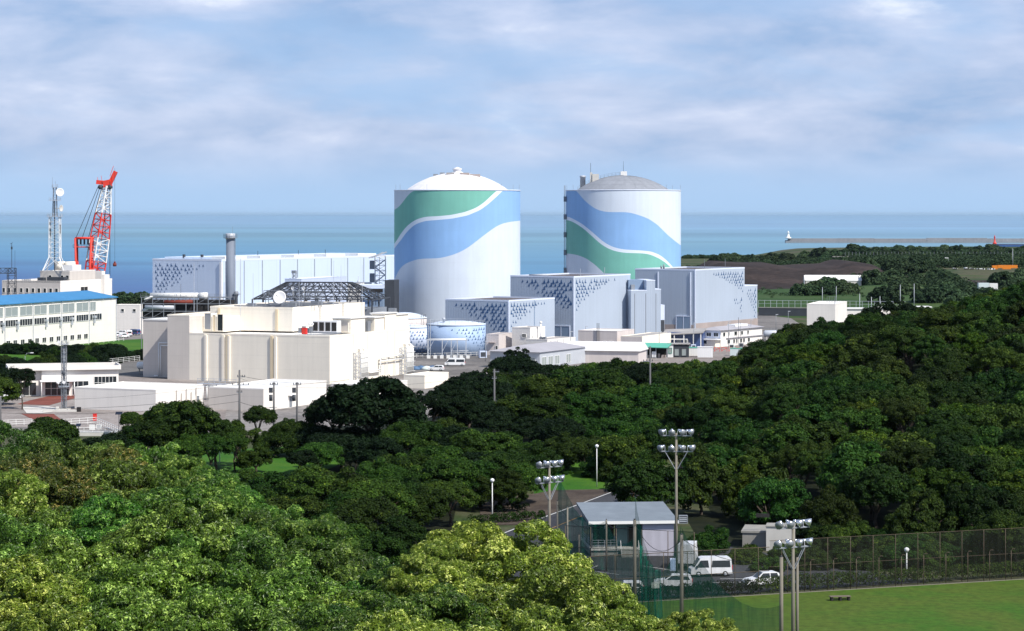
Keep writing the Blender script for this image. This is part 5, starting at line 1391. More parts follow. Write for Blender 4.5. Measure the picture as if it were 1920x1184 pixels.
m_.tube((hx, 2, hz + 2), (hx, 2, zk(518)), .13, 4).tube((xk(195.5), 2, hz - 2), (xk(195.5), 2, zk(515)), .13, 4)
m_.build('hoist_cable', 'cable_black', ck)
m_ = MB(); m_.tube((head.x + 3.2, 2, hz + 7), (head.x + 3.2, 2, zk(495)), .05, 4); m_.build('auxiliary_cable', 'cable_black', ck)
MB().cyl(head.x + 3.2, 2, zk(500), zk(494), .7, 10).cyl(head.x + 3.2, 2, zk(494), zk(491), .35, 8).build('hook_block', 'rust_red', ck)
MB().box(xk(148), xk(186), -4, 4, 1.6, 4.6).build('machine_house', 'steel_white', ck)
for yy in (-4.4, 3.0): MB().box(xk(150), xk(192), yy, yy + 1.4, 0, 1.6).build('crawler_track', 'steel_dark', ck)
MB().box(xk(186), xk(192), -4.2, -1.6, 1.8, 4.4).build('cab', 'crane_red', ck)

# switchyard lattice tower at the left edge
lt = thing('lattice_tower', 'dark switchyard lattice gantry with a thin mast at the left edge', 'lattice tower', (PX(22, 835), 835, GZ))
zl = lambda py: PZ(py, 835) - GZ
m_ = MB(); truss(m_, (0, 0, 0), (0, 0, zl(503)), 2.6, 9, .12); m_.build('lattice_leg', 'steel_dark', lt)
m_ = MB(); truss(m_, (-9, 0, zl(508)), (1.3, 0, zl(508)), 1.8, 6, .12); m_.build('lattice_beam', 'steel_dark', lt)
m_ = MB(); m_.tube((0, 0, zl(503)), (0, 0, zl(456)), .10, 5).tube((1.1, 0, zl(503)), (1.1, 0, zl(470)), .05, 4).tube((-.6, 0, zl(458)), (.4, 0, zl(455)), .07, 4); m_.box(-.25, .25, -.2, .2, zl(468), zl(463)); m_.build('mast', 'steel_dark', lt)

# chimney
ch = thing('chimney', 'tall grey chimney with a pale collar near its top', 'chimney', (PX(432, 760), 760, GZ))
zc_ = lambda py: PZ(py, 760) - GZ
MB().lathe([(1.36, 0), (1.33, zc_(449))], 32).build('shaft', 'chimney', ch)
MB().lathe([(1.5, zc_(449)), (1.5, zc_(438.5)), (1.36, zc_(438)), (1.2, zc_(438.5)), (1.2, zc_(440))], 32).build('collar', 'steel_pale', ch)
m_ = MB(); m_.lathe([(2.1, zc_(447)), (2.1, zc_(446))], 20); rails(m_, [(2.1 * math.cos(a), 2.1 * math.sin(a), zc_(446)) for a in np.linspace(0, 6.283, 13)], 1.1, 1.2, .04); m_.build('gallery', 'steel_grey', ch)
MB().tube((.8, -1.2, zc_(438)), (.8, -1.2, zc_(425)), .05, 4).build('lightning_rod', 'steel_grey', ch)
m_ = MB(); m_.tube((1.5, -.4, 0), (1.5, -.4, zc_(449)), .07, 4).tube((1.5, .2, 0), (1.5, .2, zc_(449)), .07, 4); m_.build('ladder', 'steel_grey', ch)
m_ = MB(); m_.lathe([(.5, 0), (.5, zc_(555)), (.7, zc_(554)), (.7, zc_(548)), (.5, zc_(546))], 12, 0, 2.0, -1.6); m_.box(1.4, 3.4, -2.4, -.6, zc_(552), zc_(551)); m_.build('side_duct', 'steel_grey', ch)

# pipe rack with insulated ducts, left of the chimney
pk = thing('pipe_rack', 'dark rusty steel rack carrying silver and red pipes left of the chimney', 'pipe rack', (PX(345, 735), 735, GZ), -R(6))
zp = lambda py: PZ(py, 735) - GZ
for k in range(9):
    x = -13 + k * 3.4
    for y in (0, 5): MB().tube((x, y, 0), (x, y, zp(558)), .14, 4).build('post', 'steel_grey', pk)
m_ = MB()
for py in (558, 570, 584, 596):
    for y in (0, 5): m_.tube((-13.3, y, zp(py)), (14.6, y, zp(py)), .13, 4)
for k in range(8):
    x = -13 + k * 3.4; m_.tube((x, 0, zp(596)), (x + 3.4, 0, zp(584)), .07, 4); m_.tube((x, 0, zp(570)), (x + 3.4, 0, zp(558)), .07, 4)
rails(m_, [(-13.3, 0, zp(558)), (14.6, 0, zp(558))], 1.0, 1.7, .05)
m_.build('beam', 'steel_grey', pk)
m_ = MB().box(-13.0, 14.4, 1.2, 4.6, zp(600), zp(563)); m_.build('duct_bundle', 'dark_in', pk)
for a_, b_, r_ in (((-12, .6, zp(577)), (-3, .6, zp(577)), .75), ((-12.8, .6, zp(584)), (-10, .6, zp(575)), .5), ((3, .5, zp(589)), (13, .5, zp(589)), .4)): MB().tube(a_, b_, r_, 12).build('silver_pipe', 'steel_pale', pk)
MB().tube((-6.2, .4, zp(567.5)), (2.6, .4, zp(566)), .62, 12).build('red_pipe', 'rust_red', pk)
m_ = MB(); m_.tube((-11, 3, zp(555.5)), (3.6, 3, zp(555)), .85, 12).tube((4, 3, zp(556)), (6.5, 3, zp(556)), 1.1, 12); m_.tube((-12.4, 1, zp(563)), (-10, 2.6, zp(556)), .3, 8); m_.build('white_duct', 'steel_white', pk)
m_ = MB()
for x, h in ((-1.2, zp(533)), (12.0, zp(530))): m_.tube((x, 1, zp(558)), (x, 1, h), .06, 4)
m_.build('lightning_mast', 'steel_grey', pk)
# small white wall building between hall and rack
sw = simple('low_building', 'plain low white shed with two tiny windows right of the blue-roofed hall', 262, 572, 852, 12, 214, 275, 'white_wall')
for px in (230, 252): x = -sw.L(px); win(sw.root, 'L', x - .5, x + .5, sw.h - 2.4, sw.h - 1.5)

# steel roof skeleton of a building under construction
sk = Site(620, 752, 23.5); kr = sk.thing('roof_skeleton', 'dark open steel truss roof with sloping hips behind the cream building', 'steel structure')
kr.rotation_euler.z = -R(9); kr.location = (PX(583, 752), 752, GZ)
zz = lambda py: PZ(py, 752) - GZ
x0, x1 = PX(470, 752) - PX(583, 752), PX(700, 752) - PX(583, 752); r0, r1 = PX(518, 752) - PX(583, 752), PX(641, 752) - PX(583, 752)
zb, zr_ = zz(562), zz(532); D = 26
m_ = MB()
def slope(pA, pB, qA, qB, n, k, rr_=.17):
    pA, pB, qA, qB = map(Vector, (pA, pB, qA, qB))
    for i in range(n + 1):
        t = i / n; m_.tube(lerp(pA, pB, t), lerp(qA, qB, t), rr_, 4)
        if i < n:
            t2 = (i + 1) / n
            for j in range(k):
                a, b = j / k, (j + 1) / k
                m_.tube(lerp(lerp(pA, pB, t), lerp(qA, qB, t), a), lerp(lerp(pA, pB, t2), lerp(qA, qB, t2), b), rr_ * .6, 4)
    for j in range(k + 1):
        s_ = j / k; m_.tube(lerp(pA, qA, s_), lerp(pB, qB, s_), rr_, 4)
slope((x0, 0, zb), (x1, 0, zb), (r0, D * .4, zr_), (r1, D * .4, zr_), 13, 5)
slope((x0, D, zb), (x1, D, zb), (r0, D * .6, zr_), (r1, D * .6, zr_), 11, 3)
slope((x0, 0, zb), (x0, D, zb), (r0, D * .4, zr_), (r0, D * .6, zr_), 4, 4); slope((x1, 0, zb), (x1, D, zb), (r1, D * .4, zr_), (r1, D * .6, zr_), 4, 4)
slope((r0, D * .4, zr_), (r0, D * .6, zr_), (r1, D * .4, zr_), (r1, D * .6, zr_), 2, 11)
# lower chord
for i in range(12):
    x = x0 + (x1 - x0) * i / 11; m_.tube((x, 0, zb - .2), (x, D, zb - .2), .14, 4)
m_.build('roof_truss', 'steel_dark', kr)
for i in range(12):
    x = x0 + (x1 - x0) * i / 11
    for y in (0, D): MB().box(x - .22, x + .22, y - .22, y + .22, 0, zb).build('column', 'steel_dark', kr)
MB().box(x0 + .5, x1 - .5, 2.5, D - 2, 2.0, zb - 3.0).build('inner_cladding', 'steel_grey', kr)
# blue-grey service buildings between skeleton and tower
sv = simple('service_building', 'blue-grey service block tight against the left side of the white-domed tower', 738, 0, 770, 8, 690, 739, 'blue_shutter', 'tank_roof') if False else None
sv = Site(739, 792, 6); vr = sv.thing('service_building', 'blue-grey service block tight against the left side of the white-domed tower', 'plant building')
zz = lambda py: PZ(py, 792) - GZ
XV = lambda px: PX(px, 792) - sv.X
MB().box(XV(721), XV(739.5), 0, 10, 0, zz(526)).build('dark_wall', 'steel_dark', vr)
MB().box(XV(697), XV(720.8), -3, 8, 0, zz(541)).build('wall', 'blue_shutter', vr)
MB().box(XV(697.5), XV(720.3), -3.06, -3, zz(548), zz(541.5)).build('dark_band', 'dark_in', vr)
MB().box(XV(660), XV(721), -2, 12, zz(541), zz(535)).build('roof_house', 'clad_trim', vr)
MB().box(XV(678), XV(698), -2.5, 6, 0, zz(545)).build('wall', 'tank_blue', vr)
m_ = MB(); rails(m_, [(XV(680), -3.2, zz(558)), (XV(721), -3.2, zz(558))], 1.1, 1.2, .05); m_.box(XV(680), XV(721), -3.6, -3, zz(559), zz(558)); m_.build('walkway', 'steel_pale', vr)
for px in (702, 707, 712): MB().box(XV(px), XV(px + .7), -3.1, -3.0, zz(572), zz(549)).build('wall_joint', 'steel_dark', vr)
st = thing('stair_tower', 'pale steel stair tower rising in front of the long hall, beside the white-domed tower', 'stair tower', (PX(713, 850), 850, GZ))
zz = lambda py: PZ(py, 850) - GZ
m_ = MB(); truss(m_, (0, 0, 0), (0, 0, zz(480)), 3.6, 16, .14); m_.build('lattice', 'steel_white', st)
m_ = MB(); z = 0; k = 0
while z < zz(482) - 2:
    m_.tube((-1.6 if k % 2 else 1.6, -1.2, z), (1.6 if k % 2 else -1.6, -1.2, z + 2.6), .3, 4); z += 2.6; k += 1
m_.tube((-4.0, 0, zz(484)), (2.2, 0, zz(473)), .35, 4).tube((-3.0, 0, zz(484)), (1.0, 0, zz(473)), .2, 4)
m_.build('stair_flight', 'steel_pale', st)
for py0, py1 in ((489, 505), (513, 530)): MB().box(-3.6, -1.9, -1.6, 1.6, zz(py1), zz(py0)).build('cabin', 'steel_grey', st)
# white flat building with antenna seen over the skeleton roof
fw_ = simple('plant_building', 'flat white-roofed plant building glimpsed above the dark truss roof', 565, 523, 830, 20, 534, 650, 'tank_pale', 'roof_white')
m_ = MB(); truss(m_, (-4, 3, fw_.h), (-4, 3, fw_.h + 2.6), 1.1, 3, .09); m_.box(-4.8, -3.4, 2.4, 3.4, fw_.h + 1.8, fw_.h + 2.7); m_.build('antenna', 'steel_grey', fw_.root)
w2 = simple('plant_building', 'small white plant hut with a pointed finial right of the dark truss roof', 676, 531, 815, 20, 652, 697, 'white_wall', 'roof_white')
MB().lathe([(.5, w2.h), (.5, w2.h + .6), (.15, w2.h + .8), (.1, w2.h + 2.2)], 10, 0, -2, 3).build('finial', 'steel_pale', w2.root)

# ------------------------------------------------------------ small buildings in front of the blue boxes
def gable(name, label, px0, px1, pyE, pyR, Y, dep, rz, wall, roof, cat='building'):
    t = thing(name, label, cat, (PX((px0 + px1) / 2, Y), Y, GZ), rz)
    hw = (px1 - px0) / 2 / F * Y; he = PZ(pyE, Y) - GZ; hr = PZ(pyR, Y + dep / 2) - GZ
    MB().box(-hw, hw, 0, dep, 0, he).build('wall', wall, t)
    MB().extr([(-.4, he - .05), (dep + .4, he - .05), (dep + .4, he + .1), (dep / 2, hr), (-.4, he + .1)], -hw - .4, hw + .4, 'x').build('roof', roof, t)
    return t, hw, he
q1 = simple('small_building', 'little pinkish shed with a single-slope roof and small awning right of the wide blue tank', 935, 627, 727, 20, 912, 960, 'pink_wall', 'roof_grey')
MB().box(-3.0, -1.0, -.9, 0, q1.h - 2.6, q1.h - 2.4).build('awning', 'tan_base', q1.root)
win(q1.root, 'L', -.9, -.3, 1.6, 2.8)
q2 = simple('small_building', 'tall white block with a twin window and roof chimney in front of the bird walls', 994, 614.5, 728, 30, 960, 1022, 'white_wall', 'roof_grey')
win(q2.root, 'L', -2.7, -1.4, q2.h - 2.9, q2.h - 2.0, 2, 1)
MB().cyl(1.4, 4, 3, q2.h + 1.2, .28, 10).build('flue', 'white_paint', q2.root); MB().lathe([(.45, q2.h + 1.2), (.45, q2.h + 1.5), (.1, q2.h + 1.8)], 12, 0, 1.4, 4).build('flue_cap', 'steel_white', q2.root)
for y, z_ in ((1.2, 5.0), (6.2, 3.6)): MB().box(.02, .5, y, y + .9, z_, z_ + .8).build('air_unit', 'steel_white', q2.root)
q3 = simple('small_building', 'wide white flat-roofed block with two shuttered windows right beside the tall white block', 1026, 637, 721, 30, 986, 1079, 'white_wall', 'roof_grey')
for a, b in ((-5.6, -4.3), (-2.9, -1.2)): win(q3.root, 'L', a, b, 1.8, 3.2, 2, 1, pane='steel_grey')
m_ = MB(); 
for y in (2, 6, 10): m_.tube((.12, y, 0), (.12, y, q3.h - .4), .07, 4)
m_.build('downpipe', 'steel_pale', q3.root)
m_ = MB().box(-3.2, -2.4, 1, 1.8, q3.h - .3, q3.h + .7).box(-2.0, -1.2, 1, 1.8, q3.h - .3, q3.h + .7); m_.build('air_unit', 'steel_grey', q3.root)
q4 = simple('small_building', 'pinkish flat-roofed building with two dark windows below the tall blue box', 1157, 621, 748, 24, 1084, 1189, 'pink_wall', 'roof_white')
for a, b in ((-4.7, -3.5), (-2.6, -1.3)): win(q4.root, 'L', a, b, 1.4, 3.0)
m_ = MB(); m_.tube((-6.4, -.4, 0), (-6.4, -.4, 8.5), .1, 5).tube((-5.8, -.4, 0), (-5.8, -.4, 8.5), .1, 5); m_.build('vent_pipe', 'steel_dark', q4.root)
q5 = simple('small_building', 'low flat block with pink front and cream side wall right of the two-windowed one', 1204, 631, 742, 24, 1164, 1258, 'cream', 'roof_grey')
MB().box(-q5.len, 0, -.03, 0, 0, q5.h - .3).build('front_overlay', 'pink_wall', q5.root)
# long low barrack with grey roof, half behind the grove
q6 = Site(1012, 664, 26); q6r = q6.thing('barrack', 'long low grey-roofed barrack with pale curtained windows behind the grove', 'building')
L6, W6, h6 = 15, 30, q6.z(661)
MB().box(-L6, 0, 0, W6, 0, h6).build('wall', 'steel_pale', q6r)
MB().add([(-L6 - .5, -.6, h6), (.5, -.6, h6), (.5, W6 + .5, h6), (-L6 - .5, W6 + .5, h6), (-L6 / 2, 4, h6 + 1.6), (-L6 / 2, W6 - 4, h6 + 1.6)], [(0, 1, 4), (1, 2, 5, 4), (2, 3, 5), (3, 0, 4, 5), (3, 2, 1, 0)]).build('roof', 'roof_lilac', q6r)
for y0 in (1.2, 5.4, 9.6, 17): win(q6r, 'R', y0, y0 + 2.8, .8, 3.0, 2, 1, pane='glass_pale')
for x0 in (-13, -8.5, -4): win(q6r, 'L', x0, x0 + 2.6, .8, 3.0, 2, 1, pane='glass_pale')
# long white roof behind it
q7 = thing('warehouse', 'long low shed with a plain white pitched roof between grove and pink building', 'warehouse', (PX(1125, 690), 690, GZ), -R(14))
h7 = PZ(658, 690) - GZ
MB().box(-11, 11, 0, 12, 0, h7).build('wall', 'pink_wall', q7)
MB().extr([(-.5, h7 - .05), (12.5, h7 - .05), (12.5, h7 + .1), (6, h7 + 2.3), (-.5, h7 + .1)], -11.5, 11.5, 'x').build('roof', 'roof_white', q7)
# open shelter with a green canopy, workshop front beside it
q8 = thing('open_shelter', 'open work shelter under a mint green canopy at the edge of the grove', 'shelter', (PX(1220, 712), 712, GZ), -R(8))
h8 = PZ(648, 712) - GZ
MB().add([(-5.2, -1, h8 - .3), (5.0, -1.6, h8 - .5), (5.8, 6, h8 + .4), (-3.2, 6, h8 + .5), (-5.2, -1, h8 - .5), (5.0, -1.6, h8 - .7), (5.8, 6, h8 + .2), (-3.2, 6, h8 + .3)],
         [(0, 1, 2, 3), (7, 6, 5, 4), (0, 4, 5, 1), (1, 5, 6, 2), (2, 6, 7, 3), (3, 7, 4, 0)]).build('canopy', 'canopy_green', q8)
for x in (-4.8, -1, 1.6, 4.8): MB().tube((x, -.8, 0), (x, -.8, h8 - .45), .08, 5).build('post', 'steel_pale', q8)
MB().box(-3, 5.2, 5, 5.3, 0, h8 - .2).build('back_wall', 'dark_in', q8)
m_ = MB(); g = random.Random(9)
for k in range(9): x = -4 + k * 1.0; m_.box(x, x + g.uniform(.3, .8), .5, 1.5, 0, g.uniform(.8, 2.0))
m_.build('stored_goods', 'tan_base', q8)
MB().box(.4, 1.6, -.4, .2, .3, 2.0).build('notice_board', 'white_paint', q8)
q9 = thing('site_cabin', 'dark brown site cabin with white end wall and glazed doors right of the mint canopy', 'site cabin', (PX(1252, 716), 716, GZ), -R(4))
h9 = PZ(646, 716) - GZ
MB().box(0, 1.6, 0, 5, 0, h9).build('end_wall', 'white_paint', q9); MB().box(1.6, 6.2, .1, 5, 0, h9 - .3).build('wall', 'steel_dark', q9)
win(q9, 'L', .3, 1.2, 1.3, 2.8, pane='glass_pale', frame='canopy_green')
for x in (2.0, 4.1): win(q9, 'L', x, x + 1.3, .6, 2.6, off=.1, pane='glass_pale', frame='frame_dark')
MB().box(-.2, 6.6, -.3, 5.2, h9, h9 + .2).build('roof', 'roof_grey', q9)
# dark framed car port block behind
q10 = thing('covered_yard', 'open-fronted yard building with grey roof and dark blue bays right of the cream block', 'building', (PX(1282, 765), 765, GZ), -R(10))
h10 = PZ(622, 765) - GZ
MB().box(-5.5, 5.6, 3, 11, 0, h10 - .4).build('wall', 'vehicle_blue', q10)
MB().add([(-7, 0, h10 - 1.0), (6, 0, h10 - .2), (6, 12, h10 + .6), (-7, 12, h10 + .1), (-7, 0, h10 - 1.3), (6, 0, h10 - .5), (6, 12, h10 + .3), (-7, 12, h10 - .2)], [(0, 1, 2, 3), (7, 6, 5, 4), (0, 4, 5, 1), (1, 5, 6, 2), (2, 6, 7, 3), (3, 7, 4, 0)]).build('roof', 'roof_grey', q10)
for x in (-5.2, -3, 0, 3, 5.3): MB().box(x - .14, x + .14, .2, .5, 0, h10 - .6 + (x - 5) * .03).build('column', 'steel_white', q10)
MB().box(-5.4, 1.4, -2, -1.8, 2.8, 3.1).box(-5.4, -5.2, -2, -1.8, 0, 2.8).box(1.2, 1.4, -2, -1.8, 0, 2.8).build('portal_frame', 'steel_white', q10)
for x in (-2.4, 0.0): win(q10, 'L', x, x + 1.2, 1.0, 2.4, off=2.9, pane='glass_pale')
# two storey office
q11 = Site(1351, 772, 32); r11 = q11.thing('site_office', 'two-storey white site office with a grey lean roof and rows of small windows', 'office building')
L11, W11, H11 = q11.L(1312), q11.Rr(1429), q11.z(620)
MB().box(-L11, 0, 0, W11, 0, H11).build('wall', 'white_wall', r11)
MB().box(-L11 + .02, .0, -.04, 0, 2.7, H11).build('front_overlay', 'clad_trim', r11)
MB().add([(-L11 - .6, -.8, H11 + .0), (.7, -.8, H11 + .0), (.7, W11 + .5, H11 + .0), (-L11 - .6, W11 + .5, H11), (-L11 / 2, 3, H11 + 1.0), (-L11 / 2, W11 - 3, H11 + 1.0)], [(0, 1, 4), (1, 2, 5, 4), (2, 3, 5), (3, 0, 4, 5), (3, 2, 1, 0)]).build('roof', 'roof_lilac', r11)
MB().box(-4.5, -1.5, W11 * .45, W11 * .75, H11 + .6, H11 + 1.3).build('roof_box', 'white_paint', r11)
for a in (-4.8, -2.3): win(r11, 'L', a, a + 1.5, 3.35, 4.4, 2, 1, off=-.04)
for k, (a, b) in enumerate(((1.6, 3.0), (5, 6), (9.4, 11.2), (14, 15.6), (18.6, 19.6))): 
    if b < W11: win(r11, 'R', a, b, 3.35, 4.5, 1 + k % 2, 1)
for k, (a, b) in enumerate(((4.6, 6.4), (8.6, 9.8), (10.6, 11.6), (13.6, 14.8), (15.6, 16.8), (19, 20.4))): 
    if b < W11: win(r11, 'R', a, b, .9, 2.1)
MB().box(.02, .5, 3.8, W11, 2.55, 2.75).build('lower_eave', 'roof_lilac', r11)
MB().box(-L11 - .4, -.2, -3.2, -.05, 0, 2.35).build('porch_wall', 'cream', r11); MB().box(-L11 - .8, .8, -3.6, -.05, 2.35, 2.55).build('porch_roof', 'white_paint', r11)
win(r11, 'L', -4.6, -3.2, 1.1, 2.1, off=-3.2); 
m_ = MB(); m_.tube((.8, 11, 0), (.8, 11, 9), .09, 5).tube((1.1, 11.6, 0), (1.1, 11.6, 7.5), .06, 5); m_.build('mast', 'steel_grey', r11)
# cylinder tank on legs
ht = thing('gas_tank', 'silver horizontal tank on saddle legs right of the site office', 'gas tank', (PX(1446, 815), 815, GZ), R(-4))
MB().lathe([(.1, -2.6), (.8, -2.45), (1.15, -2.0), (1.2, 1.9), (.8, 2.35), (.1, 2.5)], 24).build('vessel', 'steel_pale', ht)
o = [c for c in kids(ht)][0]; o.rotation_euler.y = R(90); o.location = (0, 0, 2.1)
for x in (-1.5, 1.5): MB().box(x - .2, x + .2, -.8, .8, 0, 1.1).build('saddle', 'concrete_pale', ht)
rails_ = MB(); rails(rails_, [(-2, 0, 3.25), (2, 0, 3.25)], .7, .9, .04); rails_.build('top_rail', 'steel_grey', ht)

# small machinery standing in the yard among the little buildings
g = random.Random(33)
spots_ = [(1095, 657, 1.6), (1105, 656, 1.2), (1192, 655, 1.5), (1265, 654, 1.4), (1288, 650, 1.6), (1300, 655, 1.2), (1012, 668, 1.1), (1080, 660, 1.5), (938, 668, 1.3), (924, 672, 1.2), (1415, 650, 1.2), (905, 672, 1.8), (1372, 655, 1.3), (1390, 652, 1.1)]
for i, (px, py, s_) in enumerate(spots_):
    t = thing('equipment_cabinet', 'small pale machinery cabinet in the yard between the low buildings', 'cabinet', (*G(px, py), GZ + .07), R(g.uniform(-40, 20)), 'machinery cabinets in the yard')
    MB().box(-s_ * .6, s_ * .6, -s_ * .35, s_ * .35, .12, s_ * 1.15).build('body', ('steel_white', 'steel_grey', 'tank_pale')[i % 3], t)
    MB().box(-s_ * .66, s_ * .66, -s_ * .4, s_ * .4, 0, .12).build('plinth', 'concrete', t)
    MB().box(-s_ * .45, s_ * .45, -s_ * .37, -s_ * .35, .35, s_ * .95).build('louvre', 'steel_dark', t)
for i, (px, py, pt) in enumerate(((1098, 650, 612), (1236, 662, 622), (1301, 655, 606), (1366, 652, 604), (1408, 645, 600), (1070, 668, 622), (910, 678, 640), (1455, 622, 590), (1478, 612, 584))):
    x, y = G(px, py); t = thing('yard_lamp', 'slim grey lamp post in the yard below the pale blue buildings', 'lamp post', (x, y, GZ), 0, 'slim lamp posts in the yard'); h = PZ(pt, y) - GZ
    MB().tube((0, 0, 0), (0, 0, h), .08, 6).build('post', 'steel_grey', t); MB().box(-.1, .8, -.12, .12, h - .1, h + .08).build('lamp_head', 'steel_pale', t)
# ------------------------------------------------------------ land towards the river mouth
def scatter_shrubs(name, spots, mtl, per, size, wid, seed):
    """low far-off scrub: clumps of leaves following the ground, one mass"""
    C = np.array([(x, y, H1(x, y) + r * .35) for x, y, r in spots]); rad = np.array([r for _, _, r in spots])
    V, Q, T = leaves(C, rad, per, size, wid, seed, 0.5, 0.75, 0.4, (0.5, 1.05))
    me = np_mesh(name, V, Q, [mtl], smooth=False)
    ca = me.color_attributes.new('tone', 'FLOAT_COLOR', 'POINT')
    ca.data.foreach_set('color', np.stack([T, T, T, np.ones_like(T)], 1).astype(np.float32).ravel())
    o = bpy.data.objects.new(name, me); col.objects.link(o); o['kind'] = 'stuff'; return o
g = random.Random(21); sp_ = []
while len(sp_) < 2300:
    y = g.uniform(1040, 2450); x = g.uniform(110, 0.225 * y + 30)
    bk = 1310 < y < 1560 and 96 < x < 236
    fld = 960 < y < 1320 and x < 222 + (y - 1000) * -.05
    if bk or fld or (1175 < y < 1330 and 232 < x < 296) or (1440 < y < 1500 and 290 < x < 345): continue
    px_ = 960 + F * x / y; r_ = g.uniform(2.6, 6.0) * (1 if y < 1500 else 1.2)
    if HY + (CZ - H1(x, y) - r_ * 1.2) / y * F < np.interp(px_, [1270, 1335, 1350, 1470, 1530, 1560, 1920], [497, 495, 488, 486, 480, 475, 473]): continue
    if 1738 < px_ < 1925 and 1200 < y < 1490 and HY + (CZ - H1(x, y) - r_ * 1.2) / y * F < 513: continue
    if g.random() < .25 and lump(x, y, 90) > .25: continue
    sp_.append((x, y, r_))
scatter_shrubs('scrub_vegetation', sp_, 'leaf_far', 90, 1.5, 1.0, 5)
sp_ = []
for k in range(240):
    y = g.uniform(1150, 1300); x = g.uniform(100, 215)
    if g.random() < .5: sp_.append((x, y, g.uniform(.8, 1.8)))
scatter_shrubs('bank_undergrowth', sp_, 'leaf_far', 40, .8, .5, 6)
FAR = [crown_mesh('crown', 'leaf_far', 6.0, 4.4, 6, 60, 60, 1.3, 0.9, 121 + k, (0.17, 0.28), up=0.5, cover=.1) for k in range(3)]
n_ = 0
def far_tree(px, py, Y, rr, lab='dark rounded tree in the belt along the river-mouth shore', grp='trees along the far shore', nm='shore_tree'):
    global n_
    x = PX(px, Y); t, h = tree('f', FAR[n_ % 3], x, Y, PZ(py, Y), rr, lab, grp, 900 + n_, name=nm); with_trunk(t, h, rr, n_ % 5); n_ += 1
prof = [(1345, 486), (1365, 479), (1385, 477), (1405, 481), (1425, 484), (1450, 481), (1475, 481), (1490, 484), (1515, 479), (1540, 472), (1560, 468), (1580, 470), (1600, 473), (1612, 466), (1635, 470), (1655, 471), (1680, 470), (1705, 465), (1722, 463), (1745, 469),
        (1765, 470), (1795, 468), (1818, 465), (1835, 467), (1860, 466), (1885, 470), (1905, 467), (1925, 469)]
for i, (px, py) in enumerate(prof):
    far_tree(px, py, 2080 + 60 * math.sin(i * 1.7), 6.5 + 2.5 * abs(math.sin(i * 2.3)))
    far_tree(px + 10, py + 6, 1960 + 50 * math.sin(i), 6.0)
for i in range(9): far_tree(1284 + i * 7.5, 491 - i * .2, 2300, 3.6)
for px, py, Y, rr in ((1556, 520, 1215, 7), (1530, 526, 1200, 4.5), (1580, 524, 1230, 6), (1508, 538, 1180, 6.5), (1545, 536, 1180, 5.5), (1590, 540, 1190, 6.5), (1612, 524, 1300, 8), (1640, 516, 1290, 8), (1665, 513, 1300, 9), (1690, 500, 1400, 10), (1720, 498, 1420, 9),
                      (1700, 530, 1180, 8), (1735, 540, 1120, 8), (1660, 545, 1120, 7), (1770, 535, 1150, 7), (1800, 548, 1080, 7), (1625, 498, 1500, 7), (1760, 508, 1330, 7), (1845, 540, 1080, 7), (1880, 520, 1250, 8), (1905, 512, 1300, 8), (1440, 500, 1600, 8), (1780, 520, 1270, 7)):
    far_tree(px, py, Y, rr, 'dark spreading tree on the scrubby ground beyond the plant', 'trees on the scrub land beyond the plant', 'scrub_tree')
# pine belt behind the left-hand buildings
for i in range(11):
    far_tree(205 + i * 12, 549 + 2 * math.sin(i * 2.1), 1090, 4.2, 'low dark pine in the belt between the office block and the long hall', 'pines by the sea on the left', 'pine_tree')

# breakwaters and lights
bw = thing('breakwater', 'long grey breakwater across the sea, with a white light at its tip', 'breakwater', (PX(1473, 4700), 4700, 0), -R(1.0))
def seg(x0, x1, h0, h1, y0=0, y1=14):
    return MB().box(x0, x1, y0, y1, -3, h0).box(x0, x1, y0 + 7, y1, h0, h1)
X_ = lambda px: PX(px, 4700) - PX(1473, 4700)
for a, b, h in ((1473, 1478, 5.0), (1478, 1572, 8.6), (1572.2, 1640, 8.8), (1640.3, 1738, 8.2), (1738, 1851, 9.4), (1851.3, 1985, 8.4)):
    seg(X_(a), X_(b), 3.6 if a != 1738 else 5.2, h).build('caisson', 'concrete_sea', bw)
def light(name, px, py0, py1, Y, m, lab, r=1.6):
    t = thing(name, lab, 'lighthouse', (PX(px, Y), Y, PZ(py0, Y))); h = PZ(py1, Y) - PZ(py0, Y)
    MB().lathe([(r * 1.9, 0), (r * 1.7, h * .15), (r * .85, h * .22), (r * .6, h * .62), (r * .62, h * .72)], 16).build('tower', m, t)
    MB().lathe([(r * .95, h * .72), (r * .95, h * .76)], 16).build('gallery', m, t)
    MB().lathe([(r * .5, h * .76), (r * .5, h * .9), (r * .1, h)], 12).build('lantern', m, t)
    return t
light('lighthouse', 1478, 447.5, 433.5, 4705, 'steel_white', 'small white lighthouse standing on the tip of the breakwater', 3.2)
light('lighthouse', 1865, 458.0, 441.5, 3850, 'crane_red', 'small red lighthouse on the inner harbour wall at the right edge', 1.7)
hw_ = thing('harbour_wall', 'low dark blue harbour wall under the red lighthouse', 'harbour wall', (PX(1852, 3850), 3850, 0))
MB().box(0, 130, 0, 12, -3, 8.0).build('wall', 'harbour_blue', hw_); MB().box(-.5, 130, -.5, 12.2, 8.0, 8.5).build('coping', 'concrete_sea', hw_)

# fence of tall posts on the ridge
fx = thing('ridge_fence', 'long line of thin pale fence posts on the far shore ridge', 'fence', (PX(1585, 1900), 1900, GZ), 0)
m_ = MB(); 
for k in range(52):
    x = k * 2.75; wx = PX(1585, 1900) + x; zg = H1(wx, 1900) - GZ
    m_.tube((x, 0, zg - .5), (x, 0, PZ(472.5, 1900) - GZ), .14, 4)
o = m_.build('post', 'steel_grey', fx)
m_ = MB(); z = PZ(481.5, 1900) - GZ; m_.tube((-10, 0, z), (143, 0, z), .45, 4); m_.build('rail', 'concrete', fx)

